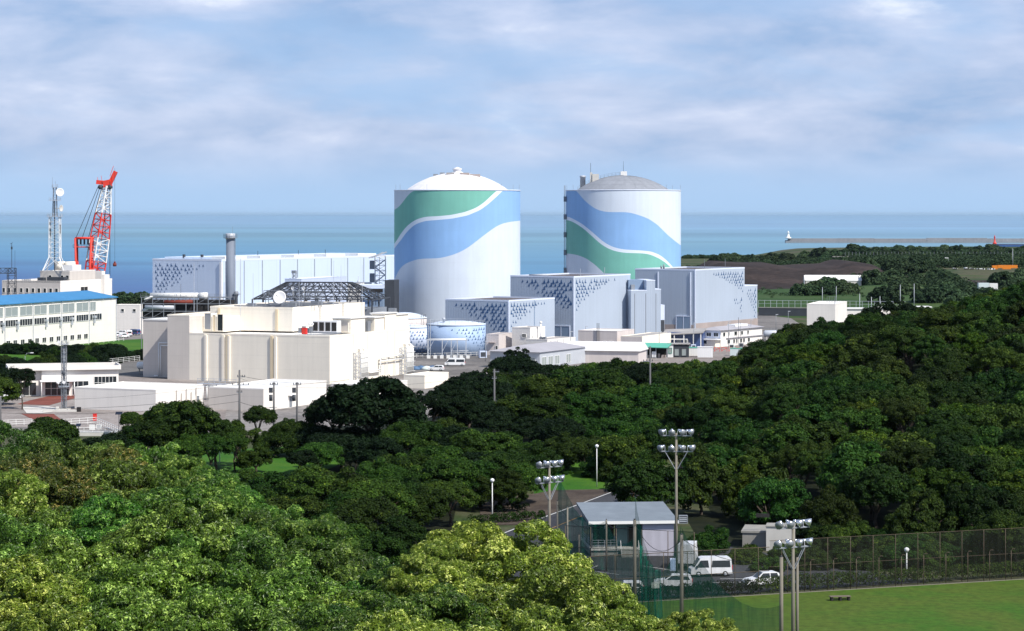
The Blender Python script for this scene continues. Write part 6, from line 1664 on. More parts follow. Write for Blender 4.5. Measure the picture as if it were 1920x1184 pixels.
# tent hall, white block, roofs, tanks beyond the wooded hill
tt = thing('tent_hall', 'white ridge tent hall standing before the brown spoil heap', 'tent hall', (PX(1563, 1290), 1290, GZ + .0), -R(3))
ze, zr2 = PZ(526, 1290) - GZ, PZ(516.5, 1290) - GZ; zb = 0
MB().box(-14.5, 14.5, 0, 10, 0, ze).build('wall', 'concrete_pale', tt)
MB().extr([(-.2, ze - .3), (10.2, ze - .3), (10.2, ze), (5, zr2), (-.2, ze)], -14.8, 14.8, 'x').build('roof', 'roof_white', tt)
MB().extr([(-.1, ze), (10.1, ze), (5, zr2 - .1)], -15.2, -14.9, 'x').box(-15.1, -14.9, 0, 10, 0, ze).build('gable_wall', 'white_wall', tt)
wb = simple('control_hut', 'plain white flat-topped block standing up behind the wooded hill', 1566, 570.5, 850, 16, 1513, 1588, 'white_wall', 'roof_white', .3, None, 'building')
rails_ = MB(); rails(rails_, [(-3, 1, wb.h), (-.4, 1, wb.h), (-.4, 3, wb.h)], 2.6, .8, .05); rails_.build('roof_rail', 'steel_grey', wb.root)
for px0, px1, py, Y in ((1588, 1625, 580, 900), (1640, 1700, 578, 905), (1703, 1746, 577, 900)):
    t = thing('store_shed', {1588: 'small white shed roof just right of the plain white block', 1640: 'white shed wall glimpsed through the thin treetops on the hill', 1703: 'rightmost white shed roof behind the hill crest'}[px0], 'shed', (PX(px0, Y), Y, GZ))
    w_ = (px1 - px0) / F * Y; h = PZ(py, Y) - GZ
    MB().box(0, w_, 0, 8, 0, h).build('wall', 'white_wall', t); MB().box(-.3, w_ + .3, -.4, 8.3, h, h + .3).build('roof', 'roof_white', t)
# thin tree on the crest in front of the sheds
for px, py, rr in ((1650, 566, 4.6), (1690, 562, 5.0), (1722, 572, 4.0), (1625, 580, 3.6)):
    Y = 560; x = PX(px, Y); t, h = tree('s', SPARSE[0], x, Y, PZ(py, Y), rr, 'thin crowned tree on the hill crest with white sheds showing through', 'thin trees on the hill crest', px, name='crest_tree'); with_trunk(t, h, rr, px)
# tall thin poles
for k, (px, pt, Y, pb) in enumerate(((1542, 539, 1120, 570), (1568, 537, 1120, 570), (1612, 551, 1000, 578), (1634, 557, 1000, 578), (1650, 556, 1000, 576), (1688, 534, 1080, 565), (1714, 532, 1080, 568), (1899, 466, 1500, 497))):
    o = MB().tube((0, 0, 0), (0, 0, PZ(pt, Y) - GZ), .16, 6, r1=.09).build('slender_pole', 'steel_pale', None, (PX(px, Y), Y, GZ if Y < 1400 else 22))
    if Y >= 1400: o.scale.z = (PZ(pt, Y) - 22) / (PZ(pt, Y) - GZ)
    tag(o, 'slender pale pole standing on the grass beyond the wooded hill', 'pole', 'slender poles beyond the hill')
sl_ = thing('street_lamp', 'single white-headed lamp on the far scrub land', 'street lamp', (PX(1778, 1500), 1500, H1(PX(1778, 1500), 1500)))
hz = PZ(484, 1500) - sl_.location.z
MB().tube((0, 0, 0), (0, 0, hz), .15, 6).build('post', 'steel_grey', sl_); MB().obox((-1.0, 0, hz), (2.2, .6, .4), Matrix.Rotation(.1, 3, 'Y')).build('lamp_head', 'white_paint', sl_)
# yellow crane truck and parked white vehicles on the far ground
yt = thing('mobile_crane', 'orange-yellow mobile crane with folded boom on the far right', 'crane', (PX(1860, 1460), 1460, H1(PX(1860, 1460), 1460) + .0))
zt_ = PZ(505, 1460) - yt.location.z
MB().box(0, 3.2, -1, 1, zt_ - .6, zt_ + 2.2).build('cab', 'crane_orange', yt); MB().box(3.2, 15, -1.2, 1.2, zt_ + .6, zt_ + 2.4).build('boom', 'crane_orange', yt); MB().box(0, 13, -1.2, 1.2, zt_ - 1.4, zt_ - .4).build('chassis', 'steel_dark', yt)
MB().box(6, 11, -1.25, 1.25, zt_ - .4, zt_ + .6).build('superstructure', 'crane_orange', yt)
for x in (1.2, 3.4, 9.4, 11.6): MB().tube((x, -1.4, zt_ - 1.8), (x, 1.4, zt_ - 1.8), .6, 12).build('wheel', 'tyre', yt)
far_v = [(1756, 506, 16), (1790, 506, 8), (1812, 505, 8), (1822, 506, 8), (1838, 508, 14), (1858, 510, 12)]
for i, (px, py, w_) in enumerate(far_v):
    Y = 1455; t = thing('parked_truck', 'white truck parked in the row left of the orange crane', 'truck', (PX(px, Y), Y, H1(PX(px, Y), Y)), .2 * (i % 3), 'white trucks parked on the far ground')
    zz = PZ(py, Y) - t.location.z; L_ = w_ / F * Y
    MB().box(-L_ / 2, L_ / 2 - 1.2, -1, 1, max(.6, zz - 1.2), zz + 1.0).build('cargo_box', 'vehicle_white', t); MB().box(L_ / 2 - 1.15, L_ / 2 + .3, -1, 1, max(.6, zz - 1.2), zz + .5).build('cab', 'vehicle_white', t)
    for x in (-L_ / 2 + .8, L_ / 2 - .6): MB().tube((x, -1.1, .45), (x, 1.1, .45), .45, 10).build('wheel', 'tyre', t)
fc_ = thing('container_cabin', 'pale blue-white site cabins on the far right slope', 'site cabin', (PX(1835, 1150), 1150, H1(PX(1835, 1150), 1150)))
zc1 = PZ(531, 1150) - fc_.location.z
MB().box(0, 5.0, 0, 3, max(zc1 - 2.9, 0), zc1).build('wall', 'pale_sheet', fc_); MB().box(5.1, 9.0, 0, 3, max(0, zc1 - 2.9), zc1 - .2).build('wall', 'roof_white', fc_)
# retaining wall, fence and posts right of the tall blue box
rw = thing('retaining_wall', 'dark retaining wall topped by a post fence below the green bank', 'retaining wall', (PX(1422, 1010), 1010, GZ), -R(14))
MB().box(0, 60, 0, 1, -1, 3.2).build('wall', 'steel_dark', rw); MB().box(-.1, 60, -.15, 1.1, 3.2, 3.5).build('coping', 'concrete', rw)
m_ = MB()
for k in range(24): m_.tube((k * 2.5, .5, 3.4), (k * 2.5, .5, 6.4), .09, 4)
m_.tube((0, .5, 6.3), (60, .5, 6.3), .08, 4).tube((0, .5, 5.0), (60, .5, 5.0), .05, 4); m_.build('fence', 'steel_pale', rw)
# guard rails and clutter in the yard by the site office
m_ = MB(); pts = [G(1235, 655), G(1290, 652), G(1340, 646), G(1400, 640)]
rails(m_, [(x, y, GZ) for x, y in pts], 1.2, 2.2, .06); rails(m_, [(x - 1, y - 6, GZ) for x, y in pts], 1.2, 2.2, .06)
tag(m_.build('guard_rail', 'steel_white'), 'white guard rail in front of the two-storey site office', 'guard rail')
rs = thing('red_scaffold', 'stack of red scaffolding frames lying in the yard below the site office', 'scaffolding', (*G(1352, 660), GZ))
for k in range(5):
    m_ = MB(); x = -2 + k * 2.2; m_.tube((x, 0, 0), (x, 0, 1.5), .08, 4).tube((x + 1.6, 0, 0), (x + 1.6, 0, 1.3), .08, 4).tube((x, 0, 1.4), (x + 1.6, 0, 1.2), .08, 4).tube((x, 0, .3), (x + 1.6, 0, 1.2), .08, 4); m_.build('frame', 'crane_red', rs)
for k, (px, py, w_, h_, mm, lab) in enumerate(((1298, 668, 5.5, 2.4, 'steel_white', 'white slatted container at the edge of the grove, left of the plain white one'), (1322, 671, 4.4, 3.0, 'white_paint', 'plain bright white container at the edge of the grove'),
                             (1382, 668, 4.2, 2.2, 'pale_sheet', 'white container with a mint lid half behind the hill trees'))):
    x, y = G(px, py); t = thing('container', lab, 'container', (x, y, GZ), -.1)
    MB().box(-w_ / 2, w_ / 2, 0, 2.4, 0, h_).build('body', mm, t); MB().box(-w_ / 2 - .1, w_ / 2 + .1, -.1, 2.5, h_, h_ + .15).build('lid', 'canopy_green' if k != 1 else 'white_paint', t)
    m_ = MB()
    for j in range(7): m_.box(-w_ / 2 + .3 + j * w_ / 7.5, -w_ / 2 + .4 + j * w_ / 7.5, -.05, .0, .1, h_ - .1)
    m_.build('rib', mm, t)
# pale paving there
sheet('work_yard', [G(1190, 690), G(1420, 690), G(1440, 640), G(1240, 648)], 'plaza', 0.07)
# ------------------------------------------------------------ vehicles
def wheel(parent, x, y, r=.33, w=.2):
    o = MB().tube((x, y - w / 2, r), (x, y + w / 2, r), r, 18).build('wheel', 'tyre', parent)
    MB().tube((x, y - w / 2 - .012, r), (x, y + w / 2 + .012, r), r * .58, 12).build('rim', 'steel_pale', o)
def van(label, loc, rz, group=None, name='van', body='vehicle_white', L=4.8, H=2.05):
    """boxy high-roofed van; +x is the front"""
    t = thing(name, label, 'van', loc, rz, group); a, b = -L / 2, L / 2; W = .86
    prof = [(a, .35), (a + .02, 1.0), (a + .10, H - .25), (a + .30, H - .03), (b - 1.5, H), (b - 1.15, H - .12), (b - .42, 1.12), (b - .06, .95), (b, .55), (b - .03, .32)]
    m = MB(); n = len(prof)
    ring = []
    for s_, k in ((-1, 1), (1, 1)):
        base = len(m.v)
        for p, q in prof:
            inn = .10 if q > 1.05 else 0.0
            m.v.append((p, s_ * (W - inn * (q - 1.0)), q))
        ring.append(base)
    m.f.append(tuple(ring[0] + i for i in range(n))); m.m.append(0); m.s.append(False)
    m.f.append(tuple(ring[1] + i for i in range(n - 1, -1, -1))); m.m.append(0); m.s.append(False)
    for i in range(n): m.f.append((ring[0] + i, ring[1] + i, ring[1] + (i + 1) % n, ring[0] + (i + 1) % n)); m.m.append(0); m.s.append(False)
    m.build('body', body, t)
    for s_ in (-1, 1):
        y0 = s_ * (W - .07); y1 = s_ * (W - .03)
        lo, hi = min(y0, y1), max(y0, y1)
        def side(pts, nm='side_window'):
            MB().add([(x, s_ * (W + .012 - .10 * (z - 1.0)), z) for x, z in pts] + [(x, s_ * (W - .05 - .10 * (z - 1.0)), z) for x, z in pts],
                     [tuple(range(len(pts))), tuple(range(2 * len(pts) - 1, len(pts) - 1, -1))] + [(i, (i + 1) % len(pts), len(pts) + (i + 1) % len(pts), len(pts) + i) for i in range(len(pts))]).build(nm, 'glass_dark', t)
        side([(a + .22, 1.12), (a + 2.45, 1.12), (a + 2.35, H - .38), (a + .28, H - .38)])
        side([(a + 2.75, 1.10), (b - .62, 1.10), (b - 1.18, H - .34), (a + 2.85, H - .34)])
        MB().box(b - .22, b - .02, s_ * W - .24 if s_ > 0 else -W + .04, s_ * W - .04 if s_ > 0 else -W + .24, .62, .88).build('headlight', 'lamp_glass', t)
        MB().box(a - .02, a + .05, s_ * W - .16 if s_ > 0 else -W + .02, s_ * W - .02 if s_ > 0 else -W + .16, .8, 1.3).build('tail_light', 'signal_red', t)
        MB().box(b - .85, b - .65, s_ * (W + .08) - .08, s_ * (W + .08) + .08, 1.1, 1.35).build('mirror', 'frame_dark', t)
        for x in (a + .85, b - .9): wheel(t, x, s_ * (W - .10))
    MB().add([(b - .45, -.66, 1.16), (b - .45, .66, 1.16), (b - 1.10, .6, H - .16), (b - 1.10, -.6, H - .16), (b - .41, -.66, 1.18), (b - .41, .66, 1.18), (b - 1.06, .6, H - .13), (b - 1.06, -.6, H - .13)],
             [(4, 5, 6, 7), (3, 2, 1, 0), (0, 1, 5, 4), (1, 2, 6, 5), (2, 3, 7, 6), (3, 0, 4, 7)]).build('windscreen', 'glass_dark', t)
    MB().box(a - .03, a + .03, -.6, .6, 1.12, H - .4).build('rear_window', 'glass_dark', t)
    MB().box(b - .06, b + .05, -.75, .75, .3, .52).box(a - .06, a + .02, -.75, .75, .3, .5).build('bumper', 'steel_grey', t)
    return t
def car(label, loc, rz, group=None, body='vehicle_white', L=4.1, H=1.5, name='parked_car'):
    t = thing(name, label, 'car', loc, rz, group); a, b = -L / 2, L / 2; W = .82
    prof = [(a, .3), (a - .0, .78), (a + .08, .95), (a + .22, H - .12), (a + .55, H), (b - 2.0, H), (b - 1.25, 1.0), (b - .25, .86), (b, .68), (b, .3)]
    m = MB(); n = len(prof)
    for s_ in (-1, 1):
        for p, q in prof: m.v.append((p, s_ * (W - (.30 * (q - .95) if q > .97 else 0)), q))
    m.f.append(tuple(range(n))); m.f.append(tuple(range(2 * n - 1, n - 1, -1))); m.m += [0, 0]; m.s += [False, False]
    for i in range(n): m.f.append((i, n + i, n + (i + 1) % n, (i + 1) % n)); m.m.append(0); m.s.append(False)
    m.build('body', body, t)
    for s_ in (-1, 1):
        def side(pts):
            MB().add([(x, s_ * (W + .012 - .30 * max(0, z - .95)), z) for x, z in pts] + [(x, s_ * (W - .05 - .30 * max(0, z - .95)), z) for x, z in pts],
                     [tuple(range(len(pts))), tuple(range(2 * len(pts) - 1, len(pts) - 1, -1))] + [(i, (i + 1) % len(pts), len(pts) + (i + 1) % len(pts), len(pts) + i) for i in range(len(pts))]).build('side_window', 'glass_dark', t)
        side([(a + .25, .98), (a + 1.25, .98), (a + 1.25, H - .12), (a + .45, H - .12)])
        side([(a + 1.35, .98), (b - 1.42, .98), (b - 1.98, H - .12), (a + 1.35, H - .12)])
        MB().box(b - .2, b + .02, min(s_ * W, s_ * (W - .3)), max(s_ * W, s_ * (W - .3)), .6, .76).build('headlight', 'lamp_glass', t)
        MB().box(a - .02, a + .06, min(s_ * W, s_ * (W - .2)), max(s_ * W, s_ * (W - .2)), .68, .9).build('tail_light', 'signal_red', t)
        for x in (a + .75, b - .8): wheel(t, x, s_ * (W - .09), .31)
    y = .62
    MB().add([(b - 1.30, -y, 1.02), (b - 1.30, y, 1.02), (b - 1.98, y - .08, H - .05), (b - 1.98, -y + .08, H - .05), (b - 1.25, -y, 1.04), (b - 1.25, y, 1.04), (b - 1.93, y - .08, H - .02), (b - 1.93, -y + .08, H - .02)],
             [(4, 5, 6, 7), (3, 2, 1, 0), (0, 1, 5, 4), (1, 2, 6, 5), (2, 3, 7, 6), (3, 0, 4, 7)]).build('windscreen', 'glass_dark', t)
    MB().box(b - .04, b + .04, -.7, .7, .28, .45).build('bumper', 'steel_grey', t)
    return t
x, y = G(1334, 1086, GZ); van('white high-roofed van parked beyond the fence beside the floodlight pole', (x, y + 2.0, GZ + .06), R(188), L=4.9, H=2.25)
x, y = G(1430, 1103); car('white hatchback parked beyond the hedge near the right-hand floodlight', (x, y + 1.2, GZ + .06), R(196), H=1.62)
x, y = G(1258, 1105); car('white car behind the hedge at the foot of the tall floodlight pole', (x + .3, y + .8, GZ + .06), R(176), L=4.3)
x, y = G(1172, 1118); car('silver-white car, only its roof showing above the hedge', (x, y + .6, GZ + .06), R(178), L=4.2)
x, y = G(22, 749); van('white van on the forecourt in front of the gatehouse, left edge', (x, y, GZ + .08), R(5), L=5.0)
x, y = G(853, 687); van('white minibus on the yard in front of the wide blue tank', (x, y, GZ + .08), R(178), L=5.6, H=2.2)
x, y = G(818, 696); car('white car on the yard beside blue tarpaulins', (x, y, GZ + .08), R(172))
for i, (px, py, k, lab) in enumerate(((222, 632, 0, 'white car nearest the hall corner in the small lorry park'), (232, 634, 0, 'white car in front row between two others right of the hall'), (243, 631, 1, 'white van with dark windows in the small lorry park'), (252, 629, 1, 'white van beside the cream building wing, rightmost of the little row'), (226, 628, 0, 'white car in the second row behind the others right of the hall'))):
    x, y = G(px, py)
    (van if k else car)(lab, (x, y, GZ + .08), R(20 + 40 * i), 'vehicles parked right of the hall', body='vehicle_white' if i != 3 else 'vehicle_blue')
# small truck standing behind the net pole
tr = thing('box_truck', 'small white box truck partly hidden behind the tall net pole', 'truck', (PX(1290, 291), 291, GZ + .06), R(80))
MB().box(-2.2, 1.2, -.95, .95, .75, 3.0).build('cargo_box', 'vehicle_white', tr); MB().extr([(1.25, .6), (2.7, .6), (2.75, 1.2), (2.4, 2.1), (1.25, 2.15)], -.9, .9, 'y').build('cab', 'vehicle_white', tr)
MB().box(-2.2, 2.7, -.5, .5, .45, .72).build('chassis', 'steel_dark', tr)
for x in (-1.4, 2.0):
    for y in (-.8, .8): wheel(tr, x, y, .38, .24)
MB().box(2.62, 2.78, -.6, .6, 1.3, 1.95).build('windscreen', 'glass_dark', tr)
# tarpaulin covered stores
for i in range(4):
    x, y = G(778 + 11 * i, 694 - i % 2); g = np.random.RandomState(i)
    m_ = MB(); m_.lathe([(1.1 + .3 * g.rand(), 0), (1.0, .5), (.6, .9), (.05, 1.05)], 9); o = m_.build('tarpaulin_heap', 'tarp_blue' if i != 2 else 'pale_sheet', None, (x, y, GZ + .05)); o.scale = (1.3, .8, 1)
    tag(o, 'low heap under a creased blue tarpaulin on the yard' if i != 2 else 'pale sheeted heap among the blue tarpaulins', 'tarpaulin', 'covered heaps on the yard')
# rail fences in the yard by the tanks
m_ = MB(); rails(m_, [(*G(770, 672), GZ), (*G(905, 668), GZ)], 1.2, 1.8, .06); tag(m_.build('railing', 'steel_white'), 'white railing along the foot of the blue tanks', 'railing')

# ------------------------------------------------------------ pavilion beside the car park
pv = thing('pavilion', 'small clubhouse with a grey lean roof, teal doors and steps beside the car park', 'pavilion', (PX(1112, 300), 300, GZ + .06), R(5))
Wp, Dp, hf, hbk = 10.0, 11.0, 4.35, 5.35
MB().add([(-.6, -.5, hf), (Wp + .5, -.5, hf), (Wp + .3, Dp, hbk), (-.8, Dp, hbk), (-.6, -.5, hf - .32), (Wp + .5, -.5, hf - .32), (Wp + .3, Dp, hbk - .3), (-.8, Dp, hbk - .3)], [(0, 1, 2, 3), (7, 6, 5, 4), (1, 5, 6, 2), (2, 6, 7, 3), (3, 7, 4, 0)]).build('roof', 'roof_metal', pv)
MB().box(-.62, Wp + .52, -.56, -.5, hf - .34, hf + .02).build('fascia', 'steel_white', pv)
MB().box(6.1, Wp, 0, Dp - .6, 0, hf - .3).build('side_wall', 'lilac_wall', pv)
MB().box(3.0, 6.1, 2.2, 2.4, 1.0, hf - .2).build('front_wall', 'teal_door', pv)
MB().box(4.55, 4.65, 2.12, 2.2, 1.0, 3.4).box(5.9, 6.08, .0, 2.2, .0, hf - .3).box(3.0, 3.1, 2.1, 2.2, 1.0, 3.6).build('door_frame', 'frame_dark', pv)
MB().box(4.7, 5.85, 2.15, 2.2, 1.0, 3.3).build('door', 'dark_in', pv)
MB().box(-.1, 3.0, 3.4, 3.5, 1.0, hf).build('inner_wall', 'dark_in', pv)
MB().box(-.3, 6.1, .1, Dp - .6, .72, 1.0).build('deck', 'concrete_pale', pv)
MB().box(-.2, 6.1, .3, Dp - .6, 0, .72).build('plinth', 'concrete', pv)
for x, y in ((-.1, .3), (1.6, .3), (-.15, 5), (-.2, 9.5), (2.9, .3)): MB().tube((x, y, 1.0), (x, y, hf - .1), .06, 6).build('post', 'steel_grey', pv)
m_ = MB(); rails(m_, [(-.1, .3, 1.0), (3.0, .3, 1.0)], .95, .7, .025, (.35, .68, 1.0)); rails(m_, [(-.1, .3, 1.0), (-.25, 9.6, 1.0)], .95, .8, .025, (.35, .68, 1.0)); m_.build('railing', 'steel_pale', pv)
m_ = MB(); 
for k in range(12): m_.tube((-.15, .4 + k * .8, 1.0), (-.15, .4 + k * .8, hf + .05 * k), .02, 4)
for z in (1.8, 2.6, 3.4): m_.tube((-.15, .4, z), (-.15, 9.5, z), .02, 4)
m_.build('lattice_screen', 'steel_grey', pv)
m_ = MB()
for k in range(4): m_.box(3.4, 5.6, -.95 + k * .28, -.67 + k * .28, 0, .2 + k * .22)
m_.build('steps', 'concrete', pv)
for x in (3.4, 5.6):
    m_ = MB(); m_.tube((x, -.95, .1), (x, -.95, 1.1), .025, 5).tube((x, .1, .9), (x, .1, 1.9), .025, 5).tube((x, -.95, 1.1), (x, .1, 1.9), .03, 5).tube((x, -.95, .6), (x, .1, 1.4), .02, 5); m_.build('handrail', 'steel_white', pv)
MB().cyl(1.55, .25, 3.4, 3.75, .12, 10).build('porch_lamp', 'white_paint', pv)
MB().tube((Wp + .1, -.1, 0), (Wp + .1, -.1, hf - .3), .05, 6).build('downpipe', 'frame_dark', pv)
# weathered concrete pump house
ph = thing('pump_house', 'weathered grey concrete hut with a slit window under the wooded hill', 'hut', (PX(1392, 309), 309, GZ), -R(10))
MB().box(0, 5.6, 0, 6, 0, PZ(999, 309) - GZ).build('wall', 'concrete', ph); MB().box(-.15, 5.8, -.15, 6.2, PZ(999, 309) - GZ, PZ(999, 309) - GZ + .25).build('roof', 'concrete', ph)
MB().box(1.7, 3.4, -.06, 0, 3.8, 4.3).build('window', 'dark_in', ph)
MB().box(3.2, 6.6, -3.0, -.0, 0, 3.0).build('annex_wall', 'concrete_pale', ph); MB().box(3.1, 6.7, -3.1, 0, 3.0, 3.15).build('annex_roof', 'concrete', ph)

# ------------------------------------------------------------ floodlights
def flood(px, Y, ptop, label, turn, pole_m='pole_concrete', py_low=None, twin=False, zf=None):
    z0 = H1(PX(px, Y), Y); t = thing('floodlight_mast', label, 'floodlight', (PX(px, Y), Y, z0), turn, 'sports ground floodlights')
    H = PZ(ptop, Y) - z0
    m = MB(); m.tube((0, 0, -.3), (0, 0, H - .2), .21, 12, 0, .13)
    if twin: m.tube((.55, .1, -.3), (.55, .1, H - 3.3), .15, 10, 0, .12)
    m.build('pole', pole_m, t)
    for k, z in enumerate((H - .55, H - 2.35)):
        w_ = 1.75 if k == 0 else 1.9
        m = MB().box(-w_, w_, -.16, .16, z, z + .09); m.build('crossarm', 'steel_grey', t)
        for j in range(4):
            x = -w_ + .28 + j * (2 * w_ - .56) / 3; d = Vector((.35 + (j - 1.5) * .75, -.8, -.38)).normalized(); c = Vector((x, 0, z + .55))
            lm = MB().cone(c + d * .42, c - d * .15, .40, .17, 16).cone(c - d * .15, c - d * .42, .17, .10, 12).build('lamp_head', 'chrome', t)
            MB().tube(c + d * .425, c + d * .44, .36, 16).build('lens', 'steel_grey', lm)
            MB().tube((x - .34, 0, z + .1), (x - .34, 0, z + .6), .03, 4).tube((x + .34, 0, z + .1), (x + .34, 0, z + .6), .03, 4).tube((x - .34, 0, z + .1), (x + .34, 0, z + .1), .03, 4).build('bracket', 'steel_pale', lm)
    for s_ in (-1, 1):
        for y_ in (-.12, .12):
            MB().tube((s_ * 1.25, y_, H - 2.35), (s_ * .12, y_, H - 4.3), .045, 5).build('brace', 'steel_grey', t)
    return t
flood(1268, 279, 809, 'tallest floodlight mast with eight lamps, beside the pavilion', R(-4))
flood(1030, 285, 868, 'floodlight mast with two racks of lamps left of the pavilion', R(38))
flood(1487, 228, 980, 'floodlight mast with bright white lamps standing in front of the lawn on the right', R(28), twin=True)
x, y = G(1268, 1106); 
bx_ = thing('switch_box', 'pale blue-grey switch cabinet on the tall floodlight pole', 'switch cabinet', (PX(1261, 278), 277.6, GZ)); MB().box(-.3, .3, -.2, .2, 1.6, 3.0).build('body', 'tank_pale', bx_); MB().box(-.25, .25, -.23, -.2, 1.7, 2.9).build('door', 'tank_blue', bx_)
MB().tube((-.2, 0, 0), (-.2, 0, 1.6), .04, 5).tube((.2, 0, 0), (.2, 0, 1.6), .04, 5).build('leg', 'steel_grey', bx_)
sp = thing('loudspeaker', 'slatted grey loudspeaker hung on the right of the tall floodlight pole', 'loudspeaker', (PX(1281, 279), 279, PZ(974, 279)))
m_ = MB(); m_.box(-.5, .5, -.3, .3, -.45, -.38).box(-.5, .5, -.3, .3, .38, .45).box(-.5, -.42, -.3, .3, -.38, .38).box(.42, .5, -.3, .3, -.38, .38).box(-.42, .42, .2, .28, -.38, .38); m_.build('case', 'steel_grey', sp)
for z in (-.2, 0, .2): MB().box(-.42, .42, -.28, -.2, z - .04, z + .04).build('slat', 'steel_pale', sp)
MB().tube((-.8, 0, 0), (-.5, 0, 0), .05, 5).build('bracket', 'steel_grey', sp)

# ------------------------------------------------------------ net posts, green nets and fences
posts = [(1045, 940, 296), (1064, 952, 292), (1190, 975, 262), (1278, 1003, 246), (1465, 1045, 232), (1137, 975, 288), (1086, 1003, 292)]
plab_ = ['thin net post just right of the left floodlight mast', 'short net post left of the pavilion', 'thick dark net post in front of the pavilion', 'thick net post right of the tall floodlight mast', 'net post just left of the right-hand floodlight mast', 'slim net post in front of the pavilion porch', 'short rail post at the left end of the car park fence']
pt3 = []
for (px, py, Y), lab in zip(posts, plab_):
    z0 = H1(PX(px, Y), Y); h = PZ(py, Y) - z0; rr = .21 if Y < 270 else .12
    t = thing('net_post', lab, 'post', (PX(px, Y), Y, z0)); MB().tube((0, 0, -.3), (0, 0, h), rr, 10, 0, rr * .8).build('post', 'pole_concrete', t)
    MB().tube((0, 0, h), (0, 0, h + .12), rr * .5, 8).build('cap', 'steel_dark', t)
    pt3.append(Vector((PX(px, Y), Y, z0 + h - .4)))
def net(name, label, a, b, ha, hb_, sag, bot=0.05, m='net_green', nx=28, nz=10, fold=.25, seed=0):
    """hanging net between two tops; sagging upper edge, gathered folds"""
    g = np.random.RandomState(seed); u = np.linspace(0, 1, nx); V = []
    for j in range(nz + 1):
        for i, t in enumerate(u):
            p = Vector(a).lerp(Vector(b), t); top = (ha * (1 - t) + hb_ * t) - sag * 4 * t * (1 - t); z = p.z + bot + (top - bot) * j / nz
            w_ = fold * math.sin(t * 21 + j * .3) * (1 - j / nz * .6) + fold * .5 * math.sin(t * 47 + 1)
            V.append((p.x + w_ * .3, p.y + w_, z))
    fs = [(j * nx + i, j * nx + i + 1, (j + 1) * nx + i + 1, (j + 1) * nx + i) for j in range(nz) for i in range(nx - 1)]
    o = MB().add(V, fs, 0, True).build(name, m); tag(o, label, 'net', 'green sports nets')
    return o
def gp(px, Y): return (PX(px, Y), Y, H1(PX(px, Y), Y))
net('sports_net', 'green net sagging between the posts left of the pavilion', gp(1045, 296), gp(1137, 288), 11, 6.0, 2.6, seed=1)
net('sports_net', 'green net in front of the pavilion between slim and thick post', gp(1137, 288), gp(1190, 262), 6.0, 7.5, 1.6, seed=2)
net('sports_net', 'green net drooping from the thick post across the pavilion wall', gp(1190, 262), gp(1278, 246), 12.2, 11.0, 6.6, seed=3)
net('sports_net', 'green net hanging low over the lawn left of the right-hand floodlight', gp(1278, 246), gp(1465, 232), 10.5, 5.0, 2.9, seed=4)
net('gathered_net', 'bundle of dark green netting hanging beside the thick dark post', gp(1199, 258), gp(1240, 254), 8.0, 5.2, 1.2, seed=5, fold=.7)
for (i, j, s_) in ((0, 5, 1.6), (5, 2, .6), (2, 3, 2.0), (3, 4, 1.0)):
    a, b = pt3[i], pt3[j]; P = [a.lerp(b, k / 12) - Vector((0, 0, s_ * 4 * (k / 12) * (1 - k / 12))) for k in range(13)]
    o = MB().path(P, .028, 4).build('net_rope', 'cable_black'); tag(o, {0: 'thin rope carrying the leftmost green net', 5: 'short rope between slim and thick net posts', 2: 'rope sagging in front of the pavilion wall', 3: 'rope from the thick post to the right-hand floodlight'}[i], 'rope')
# chain-link fence along the sports ground
fe = thing('sports_fence', 'tall brown chain-link fence running behind the sports lawn', 'fence', FL(0, .5, 0), math.atan2(dAB.y, dAB.x))
n = 27; sp2 = 2.85; hF = 5.9
for k in range(n + 1):
    x = -4 + k * sp2 * 1.0
    MB().tube((x, 0, 0), (x, 0, hF if x > 17 else 5.2), .035, 6).build('post', 'rust_post', fe)
    if x > 17: MB().path([(x + .55, -.35, 0), (x + .55, -.35, 3.45), (x + .68, -.5, 3.65), (x + .9, -.6, 3.6)], .04, 6).build('short_post', 'rust_post', fe)
x1 = -4 + n * sp2
MB().tube((17.3, 0, hF), (x1, 0, hF), .03, 5).tube((17.3, 0, 3.0), (x1, 0, 3.0), .022, 5).tube((-4, 0, 5.2), (17.3, 0, 5.2), .04, 5).tube((-4, 0, 2.6), (17.3, 0, 2.6), .035, 5).build('rail', 'rust_post', fe)
MB().add([(-4, .02, .05), (17.3, .02, .05), (17.3, .02, 5.15), (-4, .02, 5.15), (17.35, .02, .05), (x1, .02, .05), (x1, .02, hF - .05), (17.35, .02, hF - .05)], [(0, 1, 2, 3), (4, 5, 6, 7)]).build('wire_mesh', 'net_fence', fe)
fl2 = thing('car_park_fence', 'dark rail fence between the car park and the bright camphor treetops', 'fence', (PX(1060, 291), 291, GZ), -R(22))
for k in range(6): MB().tube((k * 3.2, 0, 0), (k * 3.2, 0, 5.0), .05, 6).build('post', 'rust_post', fl2)
MB().tube((0, 0, 5.0), (16, 0, 5.0), .035, 5).tube((0, 0, 2.5), (16, 0, 2.5), .03, 5).build('rail', 'cable_black', fl2)
MB().add([(0, .02, .05), (16, .02, .05), (16, .02, 4.95), (0, .02, 4.95)], [(0, 1, 2, 3)]).build('wire_mesh', 'net_fence', fl2)
